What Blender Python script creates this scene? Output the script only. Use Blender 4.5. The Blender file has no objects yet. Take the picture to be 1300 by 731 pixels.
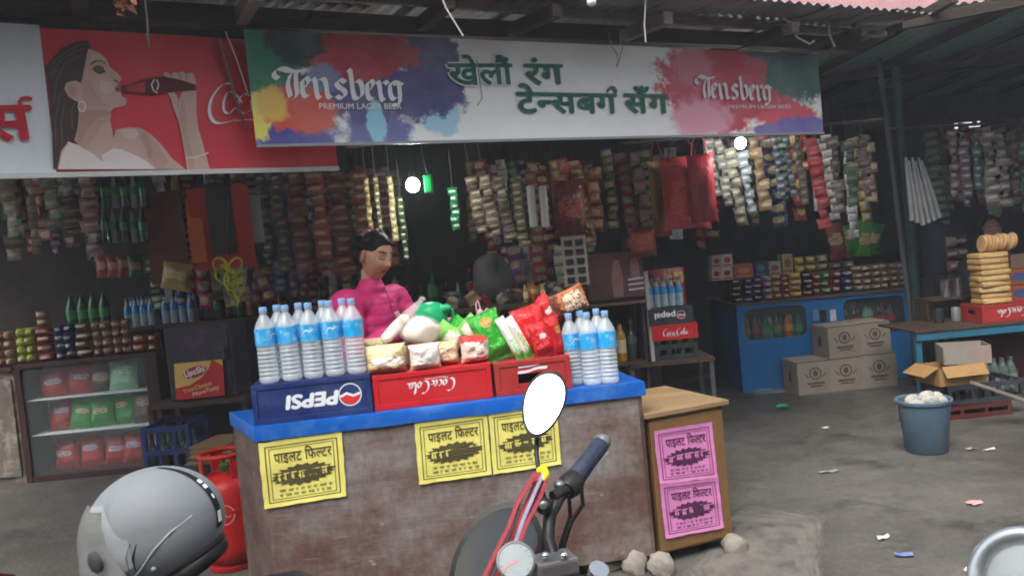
import bpy, bmesh, math, random
from mathutils import Vector, Matrix, noise
from mathutils.geometry import tessellate_polygon
random.seed(7)
PI = math.pi
rad = math.radians
scene = bpy.context.scene
COL = scene.collection

# ---------------------------------------------------------------- camera
CAM_H, FPX = 1.45, 1040.0          # eye height in metres, focal length in pixels of a 1300 px wide frame
RCAM = (Matrix.Rotation(rad(90 - 2.5), 3, 'X') @ Matrix.Rotation(rad(-5.5), 3, 'Z'))
cd = bpy.data.cameras.new('camera')
cd.sensor_width = 36.0
cd.lens = FPX / 1300.0 * 36.0
cd.clip_start, cd.clip_end = 0.05, 500.0
cam = bpy.data.objects.new('camera', cd)
COL.objects.link(cam)
cam.matrix_world = Matrix.Translation((0, 0, CAM_H)) @ RCAM.to_4x4()
scene.camera = cam

# ---------------------------------------------------------------- sky, sun, exposure (overcast day)
SUN_EL, SUN_AZ = 58.0, 205.0       # azimuth clockwise from +Y: behind the viewer, a little left
world = bpy.data.worlds.new('World')
scene.world = world
world.use_nodes = True
wn = world.node_tree.nodes
wl = world.node_tree.links
sky = wn.new('ShaderNodeTexSky')
sky.sky_type = 'NISHITA'
sky.sun_disc = False
sky.sun_elevation = rad(SUN_EL)
sky.sun_rotation = rad(SUN_AZ)
sky.air_density, sky.dust_density, sky.ozone_density = 1.0, 4.0, 1.0
hs = wn.new('ShaderNodeHueSaturation')
hs.inputs['Saturation'].default_value = 0.34
bg = wn['Background']
bg.inputs['Strength'].default_value = 0.11
wl.new(sky.outputs[0], hs.inputs['Color'])
wl.new(hs.outputs[0], bg.inputs['Color'])
sl = bpy.data.lights.new('sun', 'SUN')
sl.energy, sl.angle, sl.color = 0.9, rad(40), (1.0, 0.96, 0.9)
sun = bpy.data.objects.new('sun', sl)
COL.objects.link(sun)
sd = Vector((math.sin(rad(SUN_AZ)) * math.cos(rad(SUN_EL)), math.cos(rad(SUN_AZ)) * math.cos(rad(SUN_EL)), math.sin(rad(SUN_EL))))
sun.rotation_euler = sd.to_track_quat('Z', 'Y').to_euler()
sun.location = sd * 30
scene.view_settings.view_transform = 'Standard'
scene.view_settings.look = 'None'
scene.view_settings.exposure = 1.65
scene.view_settings.gamma = 1.0
HAZE = 0.0065                      # density of the dusty air
scene.cycles.volume_bounces = 0
scene.cycles.volume_step_rate = 4.0
scene.cycles.filter_width = 1.9
scene.cycles.max_bounces = 5
scene.cycles.diffuse_bounces = 3
scene.cycles.glossy_bounces = 3
scene.cycles.transmission_bounces = 4
scene.cycles.caustics_reflective = False
scene.cycles.caustics_refractive = False
scene.cycles.transparent_max_bounces = 10
scene.cycles.use_denoising = True
scene.cycles.use_adaptive_sampling = True
scene.cycles.adaptive_threshold = 0.03

# ---------------------------------------------------------------- pixel <-> place helpers (photo pixels, 1300 x 731)
def ray(px, py):
    return RCAM @ Vector(((px - 650) / FPX, -(py - 365.5) / FPX, -1))
def at(px, py, Y):
    d = ray(px, py)
    return Vector((0, 0, CAM_H)) + d * (Y / d.y)
def ground_at(px, py, z=0.0):
    d = ray(px, py)
    return Vector((0, 0, CAM_H)) + d * ((z - CAM_H) / d.z)

class Plane:
    """an upright plane: origin, direction of its width; y axis points away from the street"""
    def __init__(self, o, theta, lean=0.0):
        self.o = Vector(o)
        self.ex = Vector((math.cos(theta), math.sin(theta), 0))
        self.nin = Vector((-math.sin(theta), math.cos(theta), 0))
        self.ez = (Vector((0, 0, 1)) * math.cos(lean) + self.nin * math.sin(lean)).normalized()
        self.nin = self.ez.cross(self.ex)
        self.theta = theta
    def px(self, x, y):
        d = ray(x, y)
        c = Vector((0, 0, CAM_H))
        t = (self.o - c).dot(self.nin) / d.dot(self.nin)
        q = c + d * t - self.o
        return (q.dot(self.ex), q.dot(self.ez))
    def pt(self, x, z, off=0.0):
        """off > 0 comes towards the street"""
        return self.o + self.ex * x + self.ez * z - self.nin * off

# ---------------------------------------------------------------- materials
def lin(h):
    if not isinstance(h, str):
        return tuple(h)
    h = h.lstrip('#')
    r = []
    for i in (0, 2, 4):
        c = int(h[i:i + 2], 16) / 255
        r.append(c / 12.92 if c <= 0.04045 else ((c + 0.055) / 1.055) ** 2.4)
    return tuple(r)
MATS = {}
def _new(name):
    m = bpy.data.materials.new(name)
    m.use_nodes = True
    nt = m.node_tree
    return m, nt.nodes, nt.links, nt.nodes['Principled BSDF']
def sc3(c, k):
    return (min(1, c[0] * k), min(1, c[1] * k), min(1, c[2] * k), 1)
def M(name, col, rough=0.6, var=0.18, scale=6.0, bump=0.0, bscale=60.0, metal=0.0, spec=0.4, trans=0.0, dirt=None, dscale=3.0, damt=0.5, coat=0.0, stretch=(1, 1, 1), rnd=0.0, ior=1.45, alpha=1.0):
    if name in MATS:
        return MATS[name]
    m, n, l, p = _new(name)
    c = lin(col)
    tc = n.new('ShaderNodeTexCoord')
    mp = n.new('ShaderNodeMapping')
    mp.inputs['Scale'].default_value = stretch
    l.new(tc.outputs['Object'], mp.inputs['Vector'])
    nz = n.new('ShaderNodeTexNoise')
    nz.inputs['Scale'].default_value = scale
    nz.inputs['Detail'].default_value = 6
    nz.inputs['Roughness'].default_value = 0.65
    l.new(mp.outputs[0], nz.inputs['Vector'])
    rp = n.new('ShaderNodeValToRGB')
    rp.color_ramp.elements[0].position, rp.color_ramp.elements[1].position = 0.3, 0.72
    rp.color_ramp.elements[0].color = sc3(c, 1 - var)
    rp.color_ramp.elements[1].color = sc3(c, 1 + var)
    l.new(nz.outputs['Fac'], rp.inputs['Fac'])
    out = rp.outputs['Color']
    if dirt is not None:
        nd = n.new('ShaderNodeTexNoise')
        nd.inputs['Scale'].default_value = dscale
        nd.inputs['Detail'].default_value = 8
        nd.inputs['Roughness'].default_value = 0.7
        l.new(mp.outputs[0], nd.inputs['Vector'])
        r2 = n.new('ShaderNodeValToRGB')
        r2.color_ramp.elements[0].position, r2.color_ramp.elements[1].position = 0.48, 0.66
        r2.color_ramp.elements[1].color = (damt, damt, damt, 1)
        l.new(nd.outputs['Fac'], r2.inputs['Fac'])
        mx = n.new('ShaderNodeMix')
        mx.data_type = 'RGBA'
        l.new(r2.outputs['Color'], mx.inputs['Factor'])
        l.new(out, mx.inputs['A'])
        mx.inputs['B'].default_value = (*lin(dirt), 1)
        out = mx.outputs['Result']
    if rnd:
        oi = n.new('ShaderNodeObjectInfo')
        hv = n.new('ShaderNodeHueSaturation')
        mr = n.new('ShaderNodeMapRange')
        mr.inputs['To Min'].default_value, mr.inputs['To Max'].default_value = 1 - rnd, 1 + rnd
        l.new(oi.outputs['Random'], mr.inputs['Value'])
        l.new(mr.outputs[0], hv.inputs['Value'])
        l.new(out, hv.inputs['Color'])
        out = hv.outputs['Color']
    l.new(out, p.inputs['Base Color'])
    rr = n.new('ShaderNodeMapRange')
    rr.inputs['To Min'].default_value, rr.inputs['To Max'].default_value = max(0.02, rough - 0.1), min(1, rough + 0.12)
    l.new(nz.outputs['Fac'], rr.inputs['Value'])
    l.new(rr.outputs[0], p.inputs['Roughness'])
    p.inputs['Metallic'].default_value = metal
    p.inputs['Specular IOR Level'].default_value = spec
    p.inputs['Transmission Weight'].default_value = trans
    p.inputs['IOR'].default_value = ior
    p.inputs['Coat Weight'].default_value = coat
    p.inputs['Alpha'].default_value = alpha
    if bump:
        nb = n.new('ShaderNodeTexNoise')
        nb.inputs['Scale'].default_value = bscale
        nb.inputs['Detail'].default_value = 4
        l.new(mp.outputs[0], nb.inputs['Vector'])
        bp = n.new('ShaderNodeBump')
        bp.inputs['Strength'].default_value = bump
        bp.inputs['Distance'].default_value = 0.01
        l.new(nb.outputs['Fac'], bp.inputs['Height'])
        l.new(bp.outputs[0], p.inputs['Normal'])
    MATS[name] = m
    return m

def GLASSY(name, col, rough=0.15, alpha=0.35, spec=0.6):
    """thin clear film or bottle plastic: part see-through, part glossy"""
    if name in MATS:
        return MATS[name]
    m, n, l, p = _new(name)
    p.inputs['Base Color'].default_value = (*lin(col), 1)
    p.inputs['Roughness'].default_value = rough
    p.inputs['Specular IOR Level'].default_value = spec
    p.inputs['Alpha'].default_value = alpha
    MATS[name] = m
    return m

def EMIT(name, col, s):
    m, n, l, p = _new(name)
    p.inputs['Base Color'].default_value = (0.8, 0.8, 0.8, 1)
    p.inputs['Emission Color'].default_value = (*lin(col), 1)
    p.inputs['Emission Strength'].default_value = s
    return m

def WRAP(name, base, label='#e8e2d0', accent='#c02020', rough=0.27, lx=0.34, lz=0.17, lc=0.58, wr=0.55, rnd=0.12, top=False):
    """printed plastic wrapper: base colour, a wobbly label patch, an accent band; fine crinkles"""
    if name in MATS:
        return MATS[name]
    m, n, l, p = _new(name)
    tc = n.new('ShaderNodeTexCoord')
    sp = n.new('ShaderNodeSeparateXYZ')
    l.new(tc.outputs['Generated'], sp.inputs[0])
    oi = n.new('ShaderNodeObjectInfo')
    nz = n.new('ShaderNodeTexNoise')
    nz.noise_dimensions = '4D'
    nz.inputs['Scale'].default_value = 5
    nz.inputs['Detail'].default_value = 5
    l.new(tc.outputs['Generated'], nz.inputs['Vector'])
    k = n.new('ShaderNodeMath'); k.operation = 'MULTIPLY'; k.inputs[1].default_value = 20
    l.new(oi.outputs['Random'], k.inputs[0]); l.new(k.outputs[0], nz.inputs['W'])
    def mth(op, a, b=None, c=None):
        q = n.new('ShaderNodeMath'); q.operation = op
        for i, v in enumerate((a, b, c)):
            if v is None: continue
            if isinstance(v, (int, float)): q.inputs[i].default_value = v
            else: l.new(v, q.inputs[i])
        return q.outputs[0]
    rx_ = mth('MULTIPLY', mth('SUBTRACT', mth('FRACT', mth('MULTIPLY', oi.outputs['Random'], 7.31)), 0.5), 0.22)
    rz_ = mth('MULTIPLY', mth('SUBTRACT', oi.outputs['Random'], 0.5), 0.26)
    dx = mth('POWER', mth('ABSOLUTE', mth('DIVIDE', mth('SUBTRACT', mth('ADD', sp.outputs['X'], rx_), 0.5), lx)), 3.0)
    dz = mth('POWER', mth('ABSOLUTE', mth('DIVIDE', mth('SUBTRACT', mth('ADD', sp.outputs['Z'], rz_), lc), lz)), 3.0)
    e = mth('ADD', mth('ADD', dx, dz), mth('MULTIPLY', mth('SUBTRACT', nz.outputs['Fac'], 0.5), 3.2))
    mask = mth('LESS_THAN', e, 1.0)
    # small print: broken lines of marks
    mp2 = n.new('ShaderNodeMapping'); mp2.inputs['Scale'].default_value = (9, 2, 26); l.new(tc.outputs['Generated'], mp2.inputs[0])
    n2 = n.new('ShaderNodeTexNoise'); n2.noise_dimensions = '4D'; n2.inputs['Scale'].default_value = 1.0; n2.inputs['Detail'].default_value = 2
    l.new(mp2.outputs[0], n2.inputs['Vector']); l.new(k.outputs[0], n2.inputs['W'])
    ring = mth('MULTIPLY', mth('LESS_THAN', e, 2.2), mth('GREATER_THAN', n2.outputs['Fac'], 0.57))
    zz_ = mth('SUBTRACT', 1.0, sp.outputs['Z']) if top else sp.outputs['Z']
    band = mth('LESS_THAN', mth('ADD', zz_, mth('MULTIPLY', mth('SUBTRACT', nz.outputs['Fac'], 0.5), 0.5)), 0.24)
    def mix(f, a, b):
        q = n.new('ShaderNodeMix'); q.data_type = 'RGBA'
        l.new(f, q.inputs['Factor'])
        if isinstance(a, tuple): q.inputs['A'].default_value = a
        else: l.new(a, q.inputs['A'])
        q.inputs['B'].default_value = b
        return q.outputs['Result']
    c = mix(band, (*lin(base), 1), (*lin(accent), 1))
    c = mix(mask, c, (*lin(label), 1))
    c = mix(ring, c, (*lin(accent), 1))
    hv = n.new('ShaderNodeHueSaturation')
    mr = n.new('ShaderNodeMapRange')
    mr.inputs['To Min'].default_value, mr.inputs['To Max'].default_value = 1 - rnd, 1 + rnd
    l.new(oi.outputs['Random'], mr.inputs['Value']); l.new(mr.outputs[0], hv.inputs['Value'])
    l.new(c, hv.inputs['Color'])
    l.new(hv.outputs[0], p.inputs['Base Color'])
    p.inputs['Roughness'].default_value = rough
    p.inputs['Specular IOR Level'].default_value = 0.55
    nb = n.new('ShaderNodeTexNoise')
    nb.inputs['Scale'].default_value = 7
    nb.inputs['Detail'].default_value = 3
    nb.inputs['Distortion'].default_value = 1.2
    l.new(tc.outputs['Generated'], nb.inputs['Vector'])
    bp = n.new('ShaderNodeBump')
    bp.inputs['Strength'].default_value = wr
    bp.inputs['Distance'].default_value = 0.012
    l.new(nb.outputs['Fac'], bp.inputs['Height'])
    l.new(bp.outputs[0], p.inputs['Normal'])
    MATS[name] = m
    return m

# ---------------------------------------------------------------- mesh helpers
def basis(d):
    d = Vector(d).normalized()
    a = Vector((0, 0, 1)) if abs(d.z) < 0.9 else Vector((1, 0, 0))
    x = a.cross(d).normalized()
    return x, d.cross(x)
class MB:
    def __init__(self):
        self.v, self.f = [], []
    def add(self, vs, fs):
        k = len(self.v)
        self.v += [Vector(q) for q in vs]
        self.f += [tuple(i + k for i in q) for q in fs]
        return self
    def box(self, c, s, R=None):
        c = Vector(c)
        vs = []
        for z in (-1, 1):
            for (x, y) in ((-1, -1), (1, -1), (1, 1), (-1, 1)):
                q = Vector((x * s[0] / 2, y * s[1] / 2, z * s[2] / 2))
                vs.append(c + (R @ q if R else q))
        return self.add(vs, [(3, 2, 1, 0), (4, 5, 6, 7), (0, 1, 5, 4), (1, 2, 6, 5), (2, 3, 7, 6), (3, 0, 4, 7)])
    def quadprism(self, base, z0, z1):
        """base: 4 or more xy points, anticlockwise"""
        n = len(base)
        vs = [Vector((p[0], p[1], z0)) for p in base] + [Vector((p[0], p[1], z1)) for p in base]
        fs = [tuple(range(n - 1, -1, -1)), tuple(range(n, 2 * n))] + [(i, (i + 1) % n, n + (i + 1) % n, n + i) for i in range(n)]
        return self.add(vs, fs)
    def tube(self, pts, r, n=8, flat=1.0, cap=True):
        pts = [Vector(p) for p in pts]
        rs = r if isinstance(r, (list, tuple)) else [r] * len(pts)
        vs, fs = [], []
        px = None
        for i, p in enumerate(pts):
            d = (pts[min(i + 1, len(pts) - 1)] - pts[max(i - 1, 0)])
            if d.length < 1e-9: d = Vector((0, 0, 1))
            d.normalize()
            if px is None:
                x, y = basis(d)
            else:
                x = (px - d * px.dot(d)).normalized(); y = d.cross(x)
            px = x
            for k in range(n):
                a = 2 * PI * k / n
                vs.append(p + x * (math.cos(a) * rs[i]) + y * (math.sin(a) * rs[i] * flat))
        for i in range(len(pts) - 1):
            for k in range(n):
                a, b = i * n + k, i * n + (k + 1) % n
                fs.append((a, b, b + n, a + n))
        if cap:
            fs.append(tuple(range(n - 1, -1, -1)))
            m = (len(pts) - 1) * n
            fs.append(tuple(range(m, m + n)))
        return self.add(vs, fs)
    def lathe(self, prof, n=20, c=(0, 0, 0), R=None):
        """prof: (radius, height) pairs from the bottom up"""
        vs, fs = [], []
        c = Vector(c)
        for (r, z) in prof:
            for k in range(n):
                a = 2 * PI * k / n
                q = Vector((r * math.cos(a), r * math.sin(a), z))
                vs.append(c + (R @ q if R else q))
        for i in range(len(prof) - 1):
            for k in range(n):
                a, b = i * n + k, i * n + (k + 1) % n
                fs.append((a, b, b + n, a + n))
        fs.append(tuple(range(n - 1, -1, -1)))
        m = (len(prof) - 1) * n
        fs.append(tuple(range(m, m + n)))
        return self.add(vs, fs)
    def ball(self, c, r, n=14, m=9, R=None):
        c = Vector(c)
        r = (r, r, r) if isinstance(r, (int, float)) else r
        vs = []
        for j in range(m + 1):
            t = PI * j / m - PI / 2
            for k in range(n):
                a = 2 * PI * k / n
                rr = max(math.cos(t), 1e-4)
                q = Vector((r[0] * rr * math.cos(a), r[1] * rr * math.sin(a), r[2] * math.sin(t)))
                vs.append(c + (R @ q if R else q))
        fs = []
        for j in range(m):
            for k in range(n):
                a, b = j * n + k, j * n + (k + 1) % n
                fs.append((a, b, b + n, a + n))
        return self.add(vs, fs)
    def poly(self, pl, pts, off, bend=None):
        """a flat filled outline on Plane pl (pts are local x,z)"""
        vs = [Vector((p[0], p[1], 0)) for p in pts]
        tris = tessellate_polygon([vs])
        return self.add([pl.pt(p[0], p[1], off + (bend(p[0], p[1]) if bend else 0)) for p in pts], [t for t in tris])
    def build(self, name, mat, parent=None, world=False, smooth=None, bevel=0.0, origin=None, label=None, recalc=True, tri=False):
        bm = bmesh.new()
        root = Vector((0, 0, 0))
        if world:
            if parent is not None:
                q = parent
                while q is not None:
                    root += q.location
                    q = q.parent
            elif origin is not None:
                root = Vector(origin)
            else:
                xs = [p.x for p in self.v]; ys = [p.y for p in self.v]; zs = [p.z for p in self.v]
                root = Vector(((min(xs) + max(xs)) / 2, (min(ys) + max(ys)) / 2, min(zs)))
        vv = [bm.verts.new(p - root) for p in self.v]
        for f in self.f:
            try:
                bm.faces.new([vv[i] for i in f])
            except ValueError:
                pass
        if recalc:
            bmesh.ops.recalc_face_normals(bm, faces=bm.faces)
        if bevel:
            bm.edges.ensure_lookup_table()
            es = [e for e in bm.edges if len(e.link_faces) == 2 and e.calc_face_angle(0) > 0.5]
            bmesh.ops.bevel(bm, geom=es, offset=bevel, segments=2, affect='EDGES', profile=0.6, clamp_overlap=True)
        me = bpy.data.meshes.new(name)
        bm.to_mesh(me)
        bm.free()
        if smooth is not None:
            me.shade_smooth()
            me.set_sharp_from_angle(angle=rad(smooth))
        o = bpy.data.objects.new(name, me)
        if mat is not None:
            me.materials.append(mat)
        COL.objects.link(o)
        if parent is not None:
            o.parent = parent
        elif world:
            o.location = root
        if label:
            o['label'] = label
        return o

def tag(o, label=None, cat=None, group=None, kind=None):
    if label: o['label'] = label
    if cat: o['category'] = cat
    if group: o['group'] = group
    if kind: o['kind'] = kind
    return o
def thing(name, label, cat, loc=(0, 0, 0), rz=0.0, group=None, rot=None):
    o = bpy.data.objects.new(name, None)
    o.empty_display_size = 0.1
    COL.objects.link(o)
    o.location = loc
    o.rotation_euler = rot if rot else (0, 0, rz)
    return tag(o, label, cat, group)
def copy_tree(o, parent=None, loc=None, rot=None, label=None, group=None):
    c = o.copy()
    COL.objects.link(c)
    if parent is not None: c.parent = parent
    if loc is not None: c.location = loc
    if rot is not None: c.rotation_euler = rot
    if label: c['label'] = label
    if group: c['group'] = group
    for ch in KIDS.get(o.name, list(o.children)):
        copy_tree(ch, c)
    return c
KIDS = {}
def mesh_obj(name, me, mat, parent=None, loc=(0, 0, 0), rot=(0, 0, 0)):
    o = bpy.data.objects.new(name, me)
    if mat is not None and not me.materials: me.materials.append(mat)
    COL.objects.link(o)
    o.location, o.rotation_euler = loc, rot
    if parent is not None: o.parent = parent
    return o
def own_mat(o, mat):
    """give one copy its own material although the mesh is shared"""
    o.material_slots[0].link = 'OBJECT'
    o.material_slots[0].material = mat
    return o

# ---------------------------------------------------------------- lettering
_TX = {}
def glyphs(s):
    """outline of a string as 2-D triangles: (verts, faces, x0, x1)"""
    if s in _TX: return _TX[s]
    c = bpy.data.curves.new('lettering', 'FONT')
    c.body = s
    c.size = 1.0
    c.resolution_u = 3
    o = bpy.data.objects.new('lettering', c)
    COL.objects.link(o)
    dg = bpy.context.evaluated_depsgraph_get()
    me = bpy.data.meshes.new_from_object(o.evaluated_get(dg))
    vs = [(v.co.x, v.co.y) for v in me.vertices]
    fs = [tuple(p.vertices) for p in me.polygons]
    bpy.data.objects.remove(o)
    bpy.data.curves.remove(c)
    bpy.data.meshes.remove(me)
    x0 = min((v[0] for v in vs), default=0)
    x1 = max((v[0] for v in vs), default=0.3)
    _TX[s] = (vs, fs, x0, x1)
    return _TX[s]
def cut_right(vs, fs, xc):
    """drop what lies right of x = xc (half letters)"""
    bm = bmesh.new()
    vv = [bm.verts.new((v[0], v[1], 0)) for v in vs]
    for f in fs:
        try: bm.faces.new([vv[i] for i in f])
        except ValueError: pass
    bmesh.ops.bisect_plane(bm, geom=bm.verts[:] + bm.edges[:] + bm.faces[:], plane_co=(xc, 0, 0), plane_no=(1, 0, 0), clear_outer=True)
    bm.verts.index_update()
    r = [(v.co.x, v.co.y) for v in bm.verts], [tuple(v.index for v in f.verts) for f in bm.faces]
    bm.free()
    return r
def word(tokens):
    """tokens: strings, ('half', letter, part kept), ('reph',), ' ' -> (verts, faces, width); letters butt at the headline"""
    V, F, x = [], [], 0.0
    for t in tokens:
        if t == ' ':
            x += 0.3; continue
        if isinstance(t, tuple) and t[0] == 'reph':
            pts = [(x - 0.12 + 0.13 * math.cos(a) * 0.9, 0.72 + 0.13 * math.sin(a)) for a in [PI * q / 8 for q in range(-2, 9)]]
            for i in range(len(pts) - 1):
                (ax, ay), (bx, by) = pts[i], pts[i + 1]
                k = len(V)
                V += [(ax - .025, ay - .03), (ax + .025, ay + .03), (bx + .025, by + .03), (bx - .025, by - .03)]
                F.append((k, k + 1, k + 2, k + 3))
            continue
        if isinstance(t, tuple):
            vs, fs, x0, x1 = glyphs(t[1])
            xc = x0 + (x1 - x0) * t[2]
            vs, fs = cut_right(vs, fs, xc)
            x1 = xc
        else:
            vs, fs, x0, x1 = glyphs(t)
            if t and ord(t[-1]) < 0x900: x1 += 0.05
        k = len(V)
        V += [(v[0] - x0 + x, v[1]) for v in vs]
        F += [tuple(i + k for i in f) for f in fs]
        x += x1 - x0
    return V, F, x
class Ink:
    """flat lettering and drawn strokes lying just proud of a printed face"""
    def __init__(self, fn):
        self.fn, self.mb, self.k = fn, MB(), 0
    def _z(self):
        self.k += 1
        return (self.k % 40) * 2e-5
    def word(self, V, F, o, s, bold=0.0, shear=0.0, rot=0.0, sx=1.0, flip=False):
        reps = [(0, 0)] if not bold else [(0, 0), (bold, 0), (-bold, 0), (0, bold), (0, -bold), (bold*.7, bold*.7), (-bold*.7, -bold*.7)]
        for (bx, by) in reps:
            z = self._z()
            vs = []
            for (x, y) in V:
                x2, y2 = (x + bx) * s * sx + shear * y * s, (y + by) * s
                if flip: x2, y2 = -x2, -y2
                vs.append(self.fn(o[0] + x2 * math.cos(rot) - y2 * math.sin(rot), o[1] + x2 * math.sin(rot) + y2 * math.cos(rot), z))
            self.mb.add(vs, F)
        return self
    def nib(self, pts, w, ang=0.7, close=False, smooth=2):
        """a broad-nib pen stroke: constant nib angle, so thick and thin come by themselves"""
        p = [Vector((a[0], a[1])) for a in pts]
        for _ in range(smooth):
            q = [p[0]]
            for i in range(len(p) - 1):
                q += [p[i] * 0.75 + p[i + 1] * 0.25, p[i] * 0.25 + p[i + 1] * 0.75]
            q.append(p[-1])
            p = q
        d = Vector((math.cos(ang), math.sin(ang))) * w / 2
        z = self._z()
        for i in range(len(p) - 1):
            self.mb.add([self.fn(*(p[i] - d), z), self.fn(*(p[i] + d), z), self.fn(*(p[i + 1] + d), z), self.fn(*(p[i + 1] - d), z)], [(0, 1, 2, 3)])
            z += 3e-6
        return self
    def line(self, pts, w):
        """a stroke of even width"""
        p = [Vector((a[0], a[1])) for a in pts]
        z = self._z()
        for i in range(len(p) - 1):
            t = (p[i + 1] - p[i])
            if t.length < 1e-9: continue
            t.normalize()
            s = Vector((-t.y, t.x)) * w / 2
            e = t * w * 0.25
            self.mb.add([self.fn(*(p[i] - s - e), z), self.fn(*(p[i + 1] - s + e), z), self.fn(*(p[i + 1] + s + e), z), self.fn(*(p[i] + s - e), z)], [(0, 1, 2, 3)])
            z += 3e-6
        return self
    def fill(self, pts):
        z = self._z()
        tris = tessellate_polygon([[Vector((p[0], p[1], 0)) for p in pts]])
        self.mb.add([self.fn(p[0], p[1], z) for p in pts], [t for t in tris])
        return self
    def build(self, name, mat, parent, label=None, world=True):
        return self.mb.build(name, mat, parent, world=world, recalc=False, label=label)
def ell(cx, cy, rx, ry, n=24, a0=0.0, rot=0.0):
    r = []
    for i in range(n):
        a = a0 + 2 * PI * i / n
        x, y = rx * math.cos(a), ry * math.sin(a)
        r.append((cx + x * math.cos(rot) - y * math.sin(rot), cy + x * math.sin(rot) + y * math.cos(rot)))
    return r
COLA = [  # flowing script, in units of its own height: (nib width factor, points)
    (1.0, [(0.62, 0.95), (0.42, 1.02), (0.12, 0.72), (0.02, 0.3), (0.2, 0.0), (0.52, 0.12), (0.66, 0.28)]),
    (0.8, [(0.86, 0.52), (0.72, 0.5), (0.62, 0.22), (0.76, 0.02), (0.92, 0.2), (0.9, 0.48), (0.8, 0.52)]),
    (0.8, [(1.26, 0.48), (1.12, 0.52), (1.0, 0.22), (1.12, 0.02), (1.3, 0.16)]),
    (0.8, [(1.62, 0.48), (1.46, 0.52), (1.36, 0.2), (1.48, 0.02), (1.62, 0.26), (1.64, 0.46), (1.62, 0.1), (1.78, 0.06)]),
    (0.7, [(1.74, 0.34), (1.92, 0.38)]),
    (1.0, [(2.6, 0.95), (2.4, 1.02), (2.12, 0.72), (2.02, 0.3), (2.2, 0.0), (2.5, 0.12), (2.64, 0.3)]),
    (0.8, [(2.84, 0.52), (2.7, 0.5), (2.6, 0.22), (2.74, 0.02), (2.9, 0.2), (2.88, 0.48), (2.78, 0.52)]),
    (0.8, [(3.0, 0.3), (3.22, 0.98), (3.1, 0.94), (3.02, 0.2), (3.16, 0.04)]),
    (0.8, [(3.5, 0.48), (3.36, 0.52), (3.24, 0.2), (3.36, 0.02), (3.5, 0.26), (3.52, 0.46), (3.5, 0.1), (3.7, 0.12)]),
    (0.5, [(0.5, -0.05), (1.0, -0.16), (1.8, -0.06), (2.3, -0.14)]),
]
def cola(ink, fn_xy, h, wid=0.15):
    for w, pts in COLA:
        ink.nib([fn_xy(x * h, y * h) for (x, y) in pts], wid * w * h, ang=0.5)

# ================================================================ the setting
TH = rad(28.4)                                   # the shop front runs away to the right
FRONT = Plane((-1.05, 3.60, 2.02), TH)           # plane of the long banner
U, N = FRONT.ex, FRONT.nin

def ground_mat():
    m, n, l, p = _new('trodden_asphalt')
    tc = n.new('ShaderNodeTexCoord')
    def nz(s, d=8, r=0.7):
        q = n.new('ShaderNodeTexNoise'); q.inputs['Scale'].default_value = s; q.inputs['Detail'].default_value = d; q.inputs['Roughness'].default_value = r
        l.new(tc.outputs['Object'], q.inputs['Vector']); return q.outputs['Fac']
    def ramp(f, a, b, ca, cb):
        q = n.new('ShaderNodeValToRGB'); q.color_ramp.elements[0].position, q.color_ramp.elements[1].position = a, b
        q.color_ramp.elements[0].color = (*ca, 1); q.color_ramp.elements[1].color = (*cb, 1); l.new(f, q.inputs['Fac']); return q.outputs['Color']
    base = ramp(nz(0.75), 0.36, 0.66, (0.058, 0.053, 0.047), (0.140, 0.131, 0.116))
    fine = ramp(nz(26, 4), 0.3, 0.75, (0.72, 0.72, 0.72), (1.18, 1.18, 1.18))
    mx = n.new('ShaderNodeMix'); mx.data_type = 'RGBA'; mx.blend_type = 'MULTIPLY'; mx.inputs['Factor'].default_value = 1
    l.new(base, mx.inputs['A']); l.new(fine, mx.inputs['B'])
    st = ramp(nz(1.3, 10, 0.78), 0.53, 0.63, (0, 0, 0), (0.85, 0.85, 0.85))
    m2 = n.new('ShaderNodeMix'); m2.data_type = 'RGBA'
    l.new(st, m2.inputs['Factor']); l.new(mx.outputs['Result'], m2.inputs['A']); m2.inputs['B'].default_value = (0.034, 0.033, 0.032, 1)
    gr = ramp(nz(75, 2, 0.5), 0.68, 0.72, (0, 0, 0), (0.5, 0.5, 0.5))
    m3_ = n.new('ShaderNodeMix'); m3_.data_type = 'RGBA'
    l.new(gr, m3_.inputs['Factor']); l.new(m2.outputs['Result'], m3_.inputs['A']); m3_.inputs['B'].default_value = (0.24, 0.225, 0.2, 1)
    l.new(m3_.outputs['Result'], p.inputs['Base Color'])
    rg = ramp(nz(1.6), 0.35, 0.7, (0.34, 0.34, 0.34), (0.8, 0.8, 0.8))
    l.new(rg, p.inputs['Roughness'])
    bp = n.new('ShaderNodeBump'); bp.inputs['Strength'].default_value = 0.5; bp.inputs['Distance'].default_value = 0.012
    l.new(nz(34, 5), bp.inputs['Height']); l.new(bp.outputs[0], p.inputs['Normal'])
    return m
g = MB()
NX = 60
for j in range(NX + 1):
    for i in range(NX + 1):
        x, y = -60 + 120 * i / NX, -40 + 120 * j / NX
        g.v.append(Vector((x, y, 0)))
for j in range(NX):
    for i in range(NX):
        a = j * (NX + 1) + i
        g.f.append((a, a + 1, a + NX + 2, a + NX + 1))
tag(g.build('ground', ground_mat()), kind='structure')

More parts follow.
